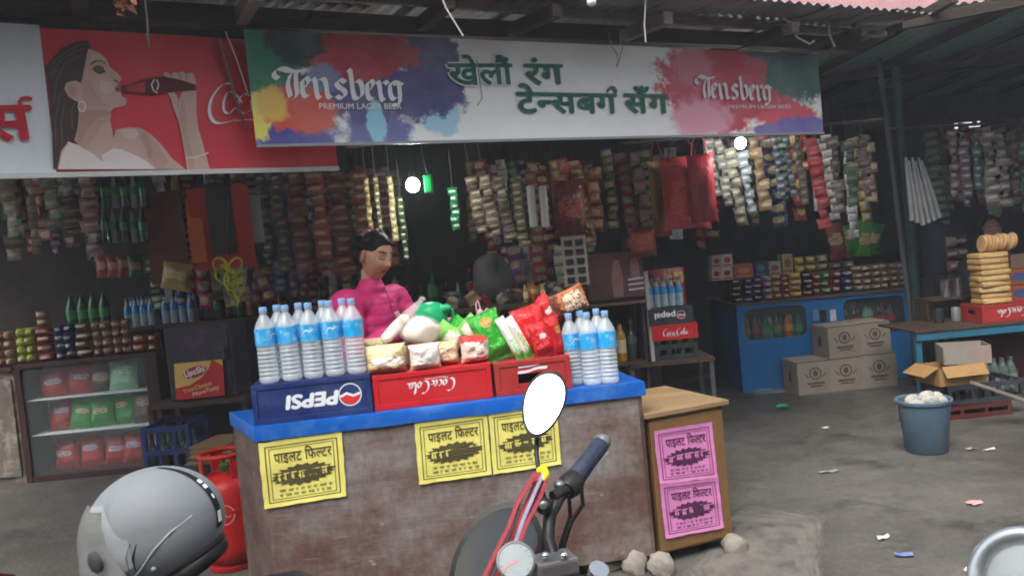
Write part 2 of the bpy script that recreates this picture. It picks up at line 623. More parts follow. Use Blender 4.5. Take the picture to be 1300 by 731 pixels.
# pale cement patch by the small cabinet
m_cem = M('pale_cement', '#6b6861', 0.9, 0.12, 5, 0.4, 50, dirt='#55524b', dscale=3, damt=0.6)
pp = [(905, 655), (945, 641), (1000, 640), (1040, 646), (1052, 668), (1050, 700), (1062, 760), (1000, 800), (880, 800), (860, 730)]
pg = [ground_at(x, y) for x, y in pp]
q = []
for i in range(len(pg)):
    a, b = pg[i], pg[(i + 1) % len(pg)]
    for k in range(6):
        p_ = a.lerp(b, k / 6)
        q.append(p_ + Vector((noise.noise(p_ * 4), noise.noise(p_ * 4 + Vector((9, 9, 0))), 0)) * .05)
cen = sum(q, Vector()) / len(q)
mb = MB(); nq = len(q)
for (k, z) in ((1.0, .0045), (.92, .005), (.80, .0055), (.4, .006)):
    mb.v += [Vector((cen.x + (p.x - cen.x) * k, cen.y + (p.y - cen.y) * k, z)) for p in q]
mb.v.append(Vector((cen.x, cen.y, .006)))
for r in range(3):
    for i in range(nq): mb.f.append((r * nq + i, r * nq + (i + 1) % nq, (r + 1) * nq + (i + 1) % nq, (r + 1) * nq + i))
for i in range(nq): mb.f.append((3 * nq + i, 3 * nq + (i + 1) % nq, 4 * nq))
o = mb.build('cement_patch', m_cem)
ca = o.data.color_attributes.new('worn', 'FLOAT_COLOR', 'POINT')
for i in range(len(o.data.vertices)):
    v = (0, .35, 1, 1, 1)[min(4, i // nq)]
    ca.data[i].color = (v, v, v, 1)
nt = m_cem.node_tree                                   # the thin cement skin is worn away towards its rim
vc = nt.nodes.new('ShaderNodeVertexColor'); vc.layer_name = 'worn'
nn_ = nt.nodes.new('ShaderNodeTexNoise'); nn_.inputs['Scale'].default_value = 9; nn_.inputs['Detail'].default_value = 7
mm_ = nt.nodes.new('ShaderNodeMath'); mm_.operation = 'MULTIPLY_ADD'; mm_.inputs[1].default_value = 1.0; mm_.use_clamp = True
m2_ = nt.nodes.new('ShaderNodeMapRange'); m2_.inputs['From Min'].default_value, m2_.inputs['From Max'].default_value = .3, .7; m2_.inputs['To Min'].default_value, m2_.inputs['To Max'].default_value = -.5, .25
nt.links.new(nn_.outputs['Fac'], m2_.inputs['Value']); nt.links.new(vc.outputs['Color'], mm_.inputs[0]); nt.links.new(m2_.outputs[0], mm_.inputs[2])
nt.links.new(mm_.outputs[0], nt.nodes['Principled BSDF'].inputs['Alpha'])
tag(o, kind='structure')

# ---------------------------------------------------------------- roof of the shop row
m_tin = M('weathered_tin', '#8b8d8e', 0.55, 0.25, 3, 0.2, 20, metal=0.35, dirt='#6b4a38', dscale=2.5, damt=0.6)
m_green = M('green_tin_edge', '#7fa39a', 0.5, 0.25, 3, 0.1, metal=0.2, dirt='#5b4a40', damt=0.5)
m_beam = M('old_timber', '#3a332e', 0.85, 0.35, 4, 0.5, 30, stretch=(1, 1, 6))
m_beam2 = M('grey_timber', '#6d6862', 0.85, 0.35, 4, 0.5, 30)
roof = thing('tin_roof', 'grey corrugated tin roof on timber rafters over the shop row', 'roof', (0, 0, 2.6))
Z_R = 2.70
def corrugated(pfun, w, L, name, mat, parent, amp=0.009, lam=0.076, nl=6):
    """pfun(x, y, z) -> world point; x across the sheet, y along it"""
    b = MB()
    nx = int(w / lam * 6)
    for j in range(nl + 1):
        for i in range(nx + 1):
            x = w * i / nx
            b.v.append(pfun(x, L * j / nl, amp * math.sin(2 * PI * x / lam)))
    for j in range(nl):
        for i in range(nx):
            a = j * (nx + 1) + i
            b.f.append((a, a + 1, a + nx + 2, a + nx + 1))
    return b.build(name, mat, parent, world=True, smooth=60)
F0 = Vector((-1.05, 3.60, 0)) - N * 0.44
for k in range(-3, 5):
    base = F0 + U * (k * 0.80 + 0.02)
    dz, sk, st = random.uniform(-0.012, 0.012), random.uniform(-.05, .05), (k % 2) * 0.012
    corrugated(lambda x, y, z, b=base, dz=dz, sk=sk, st=st: b + U * x + N * (y + sk) + Vector((0, 0, Z_R - .025 + st + dz + z + 0.045 * y)), 0.86, 7.1, 'roof_sheet', m_tin, roof)
def beam(p0, p1, w, h, name, mat, parent, wob=0.01):
    p0, p1 = Vector(p0), Vector(p1)
    d = (p1 - p0).normalized()
    x, y = basis(d)
    b = MB()
    n = 7
    for i in range(n):
        t = i / (n - 1)
        c = p0.lerp(p1, t) + x * random.uniform(-wob, wob) + y * random.uniform(-wob, wob)
        for (sx, sy) in ((-1, -1), (1, -1), (1, 1), (-1, 1)):
            b.v.append(c + x * (w / 2 * sx * random.uniform(.92, 1.08)) + y * (h / 2 * sy * random.uniform(.92, 1.08)))
    for i in range(n - 1):
        for k in range(4):
            a, c2 = i * 4 + k, i * 4 + (k + 1) % 4
            b.f.append((a, c2, c2 + 4, a + 4))
    b.f += [(3, 2, 1, 0), tuple(range(4 * n - 4, 4 * n))]
    return b.build(name, mat, parent, world=True)
for k in range(-3, 6):
    a = F0 + U * (k * 0.72 + random.uniform(-.12, .12)) + N * 0.06
    e = a + N * 5.6 + U * random.uniform(-.5, .3)
    beam(a + Vector((0, 0, 2.56)), e + Vector((0, 0, 2.79)), 0.055, 0.06, 'rafter', m_beam2 if k % 3 == 0 else m_beam, roof)
# the long timbers that carry the banner
beam(FRONT.pt(-2.5, 0.565, -0.05), FRONT.pt(4.0, 0.565, -0.05), 0.075, 0.085, 'front_beam', m_beam, roof, 0.012)
beam(FRONT.pt(-2.5, 0.635, 0.10), FRONT.pt(4.1, 0.62, 0.10), 0.04, 0.035, 'front_beam', m_beam2, roof, 0.006)
for dn in (1.3, 2.8, 4.3):
    beam(FRONT.pt(-2.45, 0.60 + 0.035 * dn, -dn), FRONT.pt(4.0, 0.60 + 0.035 * dn, -dn), 0.07, 0.07, 'purlin', m_beam, roof, 0.01)

# second roof on the right, green along its eaves
roof2 = thing('green_edged_roof', 'darker tin roof with pale green eaves on the right', 'roof', (4.0, 6.0, 2.7))
for k in range(9):
    x0 = -0.6 + k * 0.80
    yf = 5.42 + (2.75 - x0) * 1.25 if x0 < 2.75 else 5.42 - (x0 - 2.75) * 0.55
    yb = 10.6
    corrugated(lambda x, y, z, x0=x0, yf=yf: Vector((x0 + x, yf - (0.55 * x if x0 >= 2.75 else 0) + y, 2.83 + z - 0.012 * y + (k % 2) * 0.012)), 0.86, yb - yf, 'roof_sheet', m_green if x0 >= 2.6 else m_tin, roof2, nl=4)
for k in range(6):
    x0 = 2.95 + k * 0.6
    beam((x0, 5.35 - (x0 - 2.75) * 0.55, 2.78), (x0 - 0.2, 10.2, 2.74), 0.05, 0.06, 'rafter', m_beam, roof2)
beam((2.8, 5.6, 2.72), (6.2, 3.75, 2.73), 0.06, 0.07, 'front_beam', m_beam, roof2)
beam((2.2, 7.4, 2.70), (6.2, 7.1, 2.70), 0.06, 0.07, 'purlin', m_beam, roof2)

# ---------------------------------------------------------------- walls behind the goods
m_wall = M('sooty_plaster', '#38322f', 0.9, 0.3, 2.5, 0.3, 20, dirt='#241f1d', dscale=1.6, damt=0.8)
m_ply = M('dark_plyboard', '#33302f', 0.8, 0.3, 2, 0.1, dirt='#1d1b1a', damt=0.7)
m_bwall = M('dim_brick_wall', '#46444a', 0.95, 0.35, 5, 0.5, 14, dirt='#38363a', dscale=1.4, damt=0.8)
w = thing('back_wall', 'sooty plaster back wall behind the main shop', 'wall', (-2.5, 7.5, 0))
MB().box((-2.75, 7.56, 1.40), (8.1, 0.12, 2.8)).build('wall_face', m_wall, w, world=True)
w = thing('partition_wall', 'dark board partition between the main shop and the blue counter', 'wall', (1.32, 8.3, 0))
MB().box((1.25, 8.5, 1.38), (0.06, 1.9, 2.76)).build('board', m_ply, w, world=True)
# right hand back wall with a small gap below the roof where daylight shows
sA, sB = at(1212, 164, 9.4), at(1252, 156, 9.4)
w = thing('rear_wall', 'dim rear wall behind the blue counter with a daylight gap near the roof', 'wall', (4.0, 9.4, 0))
x0, x1, zg0, zg1 = 1.2, 7.2, sA.z, sA.z + 0.075
b = MB()
b.box(((x0 + x1) / 2, 9.46, zg0 / 2), (x1 - x0, 0.12, zg0))
b.box(((x0 + sA.x) / 2, 9.46, (zg0 + 2.9) / 2), (sA.x - x0, 0.12, 2.9 - zg0))
b.box(((x1 + sB.x) / 2, 9.46, (zg0 + 2.9) / 2), (x1 - sB.x, 0.12, 2.9 - zg0))
b.box(((sA.x + sB.x) / 2, 9.46, (zg1 + 2.9) / 2), (sB.x - sA.x, 0.12, 2.9 - zg1))
b.build('wall_face', m_bwall, w, world=True)
MB().add([(sA.x + 0.18, 9.38, zg0 + .02), (sA.x + .26, 9.38, zg0 + .01), (sA.x + .24, 9.38, zg1 + .02), (sA.x + .2, 9.38, zg1)], [(0, 1, 2, 3)]).build('torn_sheet', m_ply, w, world=True)
w = thing('end_wall', 'brick side wall closing the right end of the shop row', 'wall', (7.2, 6.5, 0))
MB().box((7.22, 6.6, 1.42), (0.1, 5.8, 2.84)).build('wall_face', m_bwall, w, world=True)

# pink house above the roof, far behind
m_pink = M('pink_limewash', '#b58a8c', 0.9, 0.12, 1.2, 0.1, dirt='#9a6a6c', dscale=1, damt=0.4)
m_cream = M('cream_limewash', '#d9cfbb', 0.9, 0.1, 1.2)
hs_ = thing('pink_house', 'pink washed house wall showing above the tin roof', 'house', (4, 14, 0))
MB().box((2.9, 14.5, 1.75), (7.0, 1.0, 3.5)).build('wall', m_pink, hs_, world=True)
MB().box((4.1, 14.5, 4.952), (9.4, 1.0, 2.9)).build('upper_wall', m_pink, hs_, world=True)
MB().box((9.62, 14.4, 4.952), (1.6, 1.1, 2.9)).build('corner_wall', m_cream, hs_, world=True)
MB().box((4.1, 13.98, 6.2), (9.6, 0.1, 0.2)).build('cornice', m_cream, hs_, world=True)

# posts
m_post = M('worn_green_paint', '#3c5a58', 0.6, 0.3, 6, 0.2, dirt='#33291f', damt=0.7)
m_post2 = M('grey_pipe', '#565a5f', 0.5, 0.2, 6, metal=0.3, dirt='#4a3a30')
def post(p0, p1, w, mat, label):
    t = thing('post', label, 'post', (p0.x, p0.y, 0))
    b = MB(); d = (p1 - p0)
    b.tube([p0, p0.lerp(p1, .5), p1], w / 2, 8)
    b.build('shaft', mat, t, world=True, smooth=40)
    c = MB(); c.box((p0.x, p0.y, 0.015), (w * 2.2, w * 2.2, 0.03)); c.build('foot', m_beam, t, world=True)
    return t
post(Vector((3.54, 7.18, 0)), Vector((3.50, 7.18, 2.76)), 0.075, m_post, 'green painted post at the right end of the blue counter')
pa, pb = at(1157, 420, 6.9), at(1119, 158, 6.9)
post(Vector((pa.x + .03, 6.9, 0)), Vector((pb.x + .02, 6.9, 2.76)), 0.045, m_post2, 'grey pipe post leaning beside the white plastic tubes')

# ---------------------------------------------------------------- unseen houses behind the viewer, added to block low sky light from the shops
m_h = [M('shade_house_brick', '#8a5f4c', .9, .2, 3, .2), M('shade_house_plaster', '#a39a8a', .9, .15, 2, .1), M('shade_house_blue', '#7d8a92', .9, .15, 2, .1)]
m_shut = M('grey_shutter', '#5f6468', .5, .15, 6, metal=.3)
m_hwin = GLASSY('house_window', '#20262c', .1, 1.0, .7)
for k in range(5):
    xh, hh_ = -15.0 + k * 6.0, (7.4, 8.6, 6.8, 8.2, 7.0)[k]
    t_ = thing('shade_house', ('brick', 'pale plaster', 'blue grey', 'second brick', 'second plaster')[k] + ' house added unseen across the street to shade the shops', 'house', (xh + 3, -8.5, 0), 0, 'unseen houses added to shade the shops')
    MB().box((xh + 2.98, -9.5, hh_ / 2), (5.94, 2.0, hh_)).build('wall', m_h[k % 3], t_, world=True)
    MB().box((xh + 2.98, -8.3, hh_ + .1), (5.97, 4.4, .18)).build('roof_slab', m_h[1], t_, world=True)
    for i in range(2):
        MB().box((xh + 1.6 + i * 2.8, -8.47, 1.3), (2.2, .08, 2.5)).build('shutter', m_shut, t_, world=True)
        for r in range(2 if hh_ > 7.2 else 1):
            MB().box((xh + 1.6 + i * 2.8, -8.48, 4.2 + r * 2.4), (1.1, .06, 1.3)).build('window', m_hwin, t_, world=True)

# ================================================================ the banners
def panel(pl, x0, x1, z0, z1, name, mat, parent, nx=40, nz=8, wave=0.006, off=0.0, seed=0, thick=0.004):
    """a hung sheet with slight waves and UVs running 0..1"""
    b = MB()
    for s in (0, 1):
        for j in range(nz + 1):
            for i in range(nx + 1):
                x, z = x0 + (x1 - x0) * i / nx, z0 + (z1 - z0) * j / nz
                w = wave * noise.noise(Vector((x * 1.3 + seed, z * 2.0, seed * 3.1)))
                b.v.append(pl.pt(x, z, off + w - s * thick))
    m = (nx + 1) * (nz + 1)
    for j in range(nz):
        for i in range(nx):
            a = j * (nx + 1) + i
            b.f.append((a, a + 1, a + nx + 2, a + nx + 1))
            b.f.append((m + a + nx + 1, m + a + nx + 2, m + a + 1, m + a))
    for i in range(nx):
        b.f.append((m + i, m + i + 1, i + 1, i))
        t = nz * (nx + 1) + i
        b.f.append((t, t + 1, m + t + 1, m + t))
    for j in range(nz):
        a = j * (nx + 1)
        b.f.append((a, a + nx + 1, m + a + nx + 1, m + a))
        a += nx
        b.f.append((m + a, m + a + nx + 1, a + nx + 1, a))
    o = b.build(name, mat, parent, world=True, recalc=False)
    uv = o.data.uv_layers.new(name='UVMap')
    for p in o.data.polygons:
        for li in p.loop_indices:
            vi = o.data.loops[li].vertex_index % m
            uv.data[li].uv = ((vi % (nx + 1)) / nx, (vi // (nx + 1)) / nz)
    return o

def splash_mat(name, base, blobs, W, H, haze='#b9bdb9'):
    """printed colour clouds: blobs = (cx, cz, rx, rz, colour, edge) in metres on the sheet"""
    m, n, l, p = _new(name)
    uv = n.new('ShaderNodeUVMap')
    sp = n.new('ShaderNodeSeparateXYZ')
    l.new(uv.outputs[0], sp.inputs[0])
    def mth(op, a, b=None, c=None):
        q = n.new('ShaderNodeMath'); q.operation = op
        for i, v in enumerate((a, b, c)):
            if v is None: continue
            if isinstance(v, (int, float)): q.inputs[i].default_value = v
            else: l.new(v, q.inputs[i])
        return q.outputs[0]
    X, Z = mth('MULTIPLY', sp.outputs['X'], W), mth('MULTIPLY', sp.outputs['Y'], H)
    cb = n.new('ShaderNodeCombineXYZ'); l.new(X, cb.inputs[0]); l.new(Z, cb.inputs[1])
    def nz(s, d, off, lac=2.0):
        mp = n.new('ShaderNodeMapping'); mp.inputs['Location'].default_value = (off, off * .7, 0); l.new(cb.outputs[0], mp.inputs[0])
        q = n.new('ShaderNodeTexNoise'); q.inputs['Scale'].default_value = s; q.inputs['Detail'].default_value = d; q.inputs['Roughness'].default_value = 0.68; l.new(mp.outputs[0], q.inputs['Vector']); return q.outputs['Fac']
    col = (*lin(base), 1)
    for i, (cx, cz, rx, rz, c, edge) in enumerate(blobs):
        f = nz(7.0, 7, i * 3.7)
        d = mth('SQRT', mth('ADD', mth('POWER', mth('ABSOLUTE', mth('DIVIDE', mth('SUBTRACT', X, cx), rx)), 2.0), mth('POWER', mth('ABSOLUTE', mth('DIVIDE', mth('SUBTRACT', Z, cz), rz)), 2.0)))
        e = mth('ADD', d, mth('MULTIPLY', mth('SUBTRACT', f, 0.5), 2.0))
        mr = n.new('ShaderNodeMapRange'); mr.interpolation_type = 'SMOOTHSTEP'
        mr.inputs['From Min'].default_value, mr.inputs['From Max'].default_value = 1 + edge, 1 - edge
        l.new(e, mr.inputs['Value'])
        mx = n.new('ShaderNodeMix'); mx.data_type = 'RGBA'
        l.new(mr.outputs[0], mx.inputs['Factor'])
        if isinstance(col, tuple): mx.inputs['A'].default_value = col
        else: l.new(col, mx.inputs['A'])
        mx.inputs['B'].default_value = (*lin(c), 1)
        col = mx.outputs['Result']
    # a little dust and blotchiness over the print; on the red sheet, painted brightness
    dn = nz(3.0, 8, 55)
    rp = n.new('ShaderNodeValToRGB'); rp.color_ramp.elements[0].position, rp.color_ramp.elements[1].position = 0.35, 0.8
    rp.color_ramp.elements[1].color = (.3, .3, .3, 1); l.new(dn, rp.inputs['Fac'])
    mx = n.new('ShaderNodeMix'); mx.data_type = 'RGBA'; l.new(rp.outputs['Color'], mx.inputs['Factor'])
    if isinstance(col, tuple): mx.inputs['A'].default_value = col
    else: l.new(col, mx.inputs['A'])
    mx.inputs['B'].default_value = (*lin(haze), 1)
    l.new(mx.outputs['Result'], p.inputs['Base Color'])
    p.inputs['Roughness'].default_value = 0.42
    p.inputs['Specular IOR Level'].default_value = 0.35
    return m

BW, BH = 3.57, 0.50
ban = thing('banner', 'long beer banner with colour splashes and green lettering above the counter', 'banner', FRONT.o)
def blob(px, py, rx, ry, c, edge=0.12):
    x, z = FRONT.px(px, py)
    x2, _ = FRONT.px(px + 10, py)
    _, z2 = FRONT.px(px, py - 10)
    return (x, z, abs(x2 - x) / 10 * rx, abs(z2 - z) / 10 * ry, c, edge)
blobs = [
    blob(560, 150, 28, 20, '#9fcfe6', .2), blob(478, 165, 40, 35, '#5d5fa6', .2), blob(352, 172, 75, 26, '#4b4f9e', .18),
    blob(342, 85, 46, 70, '#0b7a57', .15), blob(395, 60, 55, 30, '#16332f', .18), blob(545, 82, 40, 52, '#35306f', .12), blob(480, 118, 105, 36, '#463f80', .14),
    blob(565, 112, 26, 28, '#38357c', .12), blob(472, 62, 58, 34, '#a32036', .09), blob(440, 85, 42, 20, '#b02a3c', .12),
    blob(322, 150, 26, 30, '#e6dc6a', .14), blob(385, 140, 44, 32, '#d9533f', .15), blob(345, 135, 22, 22, '#e8c05a', .2), blob(410, 100, 26, 16, '#7c86b0', .2), blob(478, 158, 12, 26, '#8fd0ea', .15),
    blob(925, 105, 84, 62, '#c02f4a', .12), blob(890, 150, 36, 24, '#e59ab0', .35), blob(880, 85, 24, 30, '#c9667c', .25), blob(1018, 85, 46, 42, '#0f5c4c', .14), blob(985, 62, 44, 14, '#274a4b', .2),
    blob(1000, 150, 38, 18, '#d9465a', .14), blob(1020, 163, 40, 16, '#6b62a8', .16), blob(975, 166, 18, 10, '#7c6cab', .2),
]
m_ban = splash_mat('splash_print', '#eef0ee', blobs, BW, BH)
panel(FRONT, 0, BW, 0, BH, 'sheet', m_ban, ban, 60, 8, 0.008)
m_white_ink = M('white_print', '#e9ebec', 0.5, 0.05)
m_green_ink = M('green_print', '#14624c', 0.5, 0.12, 20)
m_black_ink = M('black_print', '#24211f', 0.6, 0.1)
bfn = lambda x, z, o: FRONT.pt(x, z, 0.0075 + o)
GOTH = [
    [(250, 222), (205, 207), (170, 225), (166, 248), (186, 260)], [(196, 214), (245, 226), (318, 214)], [(268, 224), (262, 280), (266, 330), (246, 350)], [(242, 236), (222, 285), (232, 340)],
    [(292, 262), (288, 325), (305, 342), (328, 325)], [(292, 262), (312, 245), (326, 265), (298, 300)],
    [(343, 250), (353, 262), (353, 332), (366, 344)], [(358, 264), (386, 246), (402, 262), (402, 328), (416, 343), (432, 330)],
    [(494, 264), (472, 246), (450, 264), (458, 286), (486, 300), (492, 324), (470, 343), (446, 328)],
    [(516, 200), (526, 214), (526, 328), (546, 343), (574, 322), (574, 266), (554, 248), (532, 268)],
    [(600, 262), (596, 325), (613, 342), (638, 325)], [(600, 262), (620, 245), (636, 265), (606, 300)],
    [(652, 250), (662, 262), (662, 332), (676, 344)], [(668, 266), (690, 246), (704, 262)],
    [(748, 262), (730, 246), (712, 266), (712, 320), (730, 340), (754, 318)], [(756, 250), (762, 266), (760, 345), (744, 366), (718, 360)], [(738, 248), (778, 264)],
]
def gothic(ox_px, oy_px, name, scale=1.0):
    # strokes drawn once in picture units, laid on the sheet at its own scale
    x0, z0 = FRONT.px(ox_px, oy_px)
    k = 0.00098 * scale
    ink = Ink(bfn)
    for s in GOTH:
        ink.nib([(x0 + (a - 166) * k, z0 + (350 - b) * k * 0.98 - (a - 166) * k * 0.03) for a, b in s], 27 * k, ang=0.62, smooth=1)
    return ink
i1 = gothic(350, 125.5, 'l'); i1.build('brand_lettering', m_white_ink, ban)
i2 = gothic(884, 126, 'r', 1.0); i2.build('brand_lettering', M('pale_print', '#d6d2d4', 0.5, 0.05), ban)
def latin(s, pl, o, h, mat, parent, name='lettering', bold=0.0, off=0.0075, shear=0.0, rot=0.0, width=None, flip=False, center=False):
    V, F, x0, x1 = glyphs(s)
    V = [(a - x0, b) for a, b in V]
    sx = 1.0
    sz = h / 0.70
    if width: sx = width / ((x1 - x0) * sz)
    ink = Ink(lambda x, z, q: pl.pt(x, z, off + q))
    if center: o = (o[0] - (x1 - x0) * sz * sx / 2 * math.cos(rot), o[1] - (x1 - x0) * sz * sx / 2 * math.sin(rot))
    if flip: o = (o[0] + (x1 - x0) * sz * sx, o[1] + h)
    ink.word(V, F, o, sz, bold, shear, rot, sx, flip)
    return ink.build(name, mat, parent)
a, c = FRONT.px(405, 139), FRONT.px(509, 138)
latin('PREMIUM LAGER BEER', FRONT, a, 0.026, m_white_ink, ban, 'tagline_lettering', width=c[0] - a[0], bold=.006)
a, c = FRONT.px(924, 138.5), FRONT.px(1004, 136.5)
latin('PREMIUM LAGER BEER', FRONT, a, 0.022, M('pale_print', '#b9b4b6'), ban, 'tagline_lettering', width=c[0] - a[0])
def deva(tokens, pl, pa, pb, h, mat, parent, name, bold=0.02, off=0.0075):
    """pa, pb: picture positions of the left and right end of the baseline"""
    V, F, W = word(tokens)
    a, b_ = pl.px(*pa), pl.px(*pb)
    rot = math.atan2(b_[1] - a[1], b_[0] - a[0])
    s = h / 0.62
    ink = Ink(lambda x, z, q: pl.pt(x, z, off + q))
    ink.word(V, F, a, s, bold, 0.0, rot, math.hypot(b_[0] - a[0], b_[1] - a[1]) / (W * s))
    return ink.build(name, mat, parent)
wh = M('white_print', '#e9ebec')
for m_, bd, of in ((wh, .075, .0055), (m_green_ink, .028, .0078)):
    deva(['खे', 'लौं'], FRONT, (571, 108), (651, 107), 0.098, m_, ban, 'slogan_lettering', bd, of)
deva(['रं', 'ग'], FRONT, (667, 107), (715, 107), 0.098, m_green_ink, ban, 'slogan_lettering', .028)
deva(['टे', ('half', 'न', .66), 'स', 'ब', 'ग', ('reph',)], FRONT, (657, 143), (783, 144), 0.100, m_green_ink, ban, 'slogan_lettering', .028)
deva(['सँ', 'ग'], FRONT, (793, 143), (848, 144), 0.100, m_green_ink, ban, 'slogan_lettering', .028)
# hem at the bottom
m_hem = M('grey_hem', '#8d9295', 0.5, .1)
beam(FRONT.pt(0, -0.004, 0.002), FRONT.pt(BW, -0.004, 0.002), 0.012, 0.012, 'hem', m_hem, ban, 0.001)

# ---------------------------------------------------------------- the red banner on the left, hung a little behind
CK = Plane((-1.76, 3.28, 1.935), rad(33), 0.0)
ck = thing('banner', 'red soft drink banner with a woman drinking from a bottle', 'banner', CK.o)
def cp(x, y):           # positions noted on an enlarged view (990 px for 325 px)
    return CK.px(x / 3.046, y / 3.046)
xl = CK.px(-70, 100)[0]
xr, zb = CK.px(430, 219)
xs, zs = CK.px(62, 130)
ztop = CK.px(200, 44)[1]
m_red = splash_mat('light_washed_red_print', '#dc3442', [], 3, .5, '#e0808a')  # extra light painted into the red as pale pink blotches
m_wh = splash_mat('faded_white_print', '#e2e9ec', [], 3, .5, '#b9c2c6')
panel(CK, xs, xr, 0, ztop, 'red_sheet', m_red, ck, 30, 8, 0.008, seed=3)
panel(CK, xl, xs - .002, 0.0, ztop + .01, 'white_sheet', m_wh, ck, 20, 8, 0.006, seed=3)
beam(CK.pt(xl, -0.008, 0.004), CK.pt(xr, -0.012, 0.004), 0.014, 0.02, 'hem', M('white_hem', '#c9cdcb', .5, .1), ck, 0.001)
def cink(polys, mat, name, off, lines=(), w=0.004):
    ink = Ink(lambda x, z, q: CK.pt(x, z, off + q))
    for pq in polys: ink.fill([cp(*q) for q in pq])
    for pq in lines: ink.line([cp(*q) for q in pq], w)
    return ink.build(name, mat, ck)
m_hair_p = M('printed_hair', '#4a3835', .5, .35, 22)
m_skin_p = M('printed_skin', '#d2b0a4', .5, .1, 5)
m_skin_d = M('printed_skin_tone', '#bd9688', .5, .1, 5)
cink([[(176, 262), (205, 225), (240, 190), (290, 165), (335, 158), (352, 180), (340, 230), (322, 280), (314, 330), (300, 400), (318, 440), (305, 500), (285, 545), (262, 550), (238, 580), (226, 655), (206, 655), (200, 500), (190, 350)]], m_hair_p, 'printed_hair', .0075)
cink([[(340, 192), (380, 205), (410, 230), (427, 265), (455, 288), (468, 303), (464, 318), (456, 324), (464, 338), (456, 348), (466, 358), (470, 374), (486, 386), (490, 400), (476, 414), (440, 420), (426, 434), (424, 462), (432, 500), (442, 560), (400, 592), (330, 584), (286, 545), (300, 500), (304, 440), (312, 400), (290, 392), (264, 376), (248, 346), (256, 322), (290, 314), (314, 324), (322, 280)],
      [(222, 655), (236, 586), (262, 552), (300, 560), (400, 590), (436, 540), (448, 502), (500, 494), (545, 498), (582, 520), (622, 560), (662, 612), (716, 656)]], m_skin_p, 'printed_face', .008)
cink([[(722, 656), (714, 600), (700, 520), (690, 470), (672, 430), (660, 384), (646, 362), (654, 352), (672, 358), (690, 386), (706, 356), (758, 350), (758, 440), (766, 500), (790, 580), (810, 656)]], m_skin_p, 'printed_arm', .008)
m_skin_m = M('printed_skin_mid', '#c7a396', .5, .1, 5)
m_skin_l = M('printed_skin_light', '#dcc0b6', .5, .06, 5)
for pq, m_, of in (([(304, 430), (330, 420), (420, 424), (430, 446), (424, 470), (400, 480), (370, 520), (330, 580), (288, 548), (302, 500)], m_skin_m, .0083), ([(306, 436), (340, 428), (420, 430), (426, 444), (380, 456), (340, 500), (312, 560), (292, 548), (304, 500)], m_skin_d, .0086),
                   ([(530, 500), (575, 520), (612, 566), (650, 622), (640, 655), (600, 650), (570, 590), (545, 550)], m_skin_m, .0083), ([(548, 512), (570, 530), (590, 590), (580, 626), (562, 580)], m_skin_d, .0086),
                   ([(256, 330), (284, 326), (298, 350), (296, 378), (276, 380), (260, 362)], m_skin_m, .0083), ([(268, 340), (284, 338), (290, 362), (278, 370)], m_skin_d, .0086),
                   ([(320, 300), (345, 320), (370, 360), (400, 400), (440, 416), (400, 418), (330, 412), (316, 380)], m_skin_m, .0083), ([(430, 300), (448, 306), (462, 312), (450, 322), (436, 318)], m_skin_m, .0085),
                   ([(352, 210), (390, 216), (412, 240), (400, 246), (370, 236), (350, 240)], m_skin_l, .0083), ([(390, 310), (430, 320), (440, 350), (410, 372), (384, 350)], m_skin_l, .0083),
                   ([(460, 500), (520, 500), (548, 512), (520, 540), (480, 536)], m_skin_l, .0083), ([(706, 370), (716, 440), (724, 520), (744, 600), (752, 656), (732, 656), (716, 590), (702, 510), (690, 440)], m_skin_m, .0083)):
    cink([pq], m_, 'printed_skin_tone', of)
cink([], M('printed_hair_light', '#6e5a55', .5, .2), 'printed_hair_strands', .0079, [[(200, 250), (250, 205), (300, 180), (330, 172)], [(196, 300), (230, 240), (280, 205), (325, 190)], [(205, 400), (220, 310), (250, 250), (300, 220)], [(215, 560), (214, 460), (230, 380), (246, 350)], [(240, 560), (236, 470), (250, 400)], [(280, 500), (276, 430), (290, 400)]], .0045)
cink([[(446, 336), (456, 328), (465, 338), (456, 348), (464, 358), (450, 360), (442, 350)]], M('printed_lips', '#b0696a', .5, .1), 'printed_lips', .0092)
cink([[(226, 656), (242, 592), (262, 558), (280, 556), (330, 584), (400, 628), (392, 602), (440, 574), (470, 580), (520, 600), (560, 620), (602, 656)]], M('printed_dress', '#e6ddd8', .5, .06, 4), 'printed_dress', .0084)
cink([[(468, 334), (500, 330), (540, 312), (590, 302), (640, 298), (700, 310), (755, 332), (758, 352), (700, 356), (640, 362), (590, 370), (540, 368), (500, 362), (472, 362)]], M('printed_bottle', '#5a1c1f', .5, .3, 14), 'printed_bottle', .0088)
cink([[(486, 338), (530, 326), (560, 318), (560, 360), (520, 358), (490, 354)]], M('printed_bottle_glow', '#b5403f', .5, .2, 14), 'printed_bottle_highlight', .0091)
cink([[(640, 300), (628, 288), (640, 280), (660, 292), (668, 280), (690, 286), (704, 278), (716, 288), (746, 284), (758, 330), (742, 326), (700, 312)]], m_skin_p, 'printed_fingers', .0094)
cink([[(354, 268), (374, 254), (398, 262), (406, 282), (386, 288), (366, 280)]], M('printed_eye_shadow', '#6e5650', .5, .1), 'printed_eye', .0092)
cink([], M('printed_finger_line', '#9c7468', .5, .1), 'printed_finger_lines', .0097, [[(660, 292), (668, 302)], [(690, 286), (696, 306)], [(716, 288), (722, 314)], [(690, 386), (684, 420)]], .003)
cink([], M('printed_dark_line', '#2b2222', .5, .1), 'printed_features', .0096, [[(350, 252), (366, 240), (390, 238), (404, 246)], [(362, 276), (384, 288), (406, 280)], [(440, 312), (456, 322)], [(448, 348), (462, 344)]], .005)
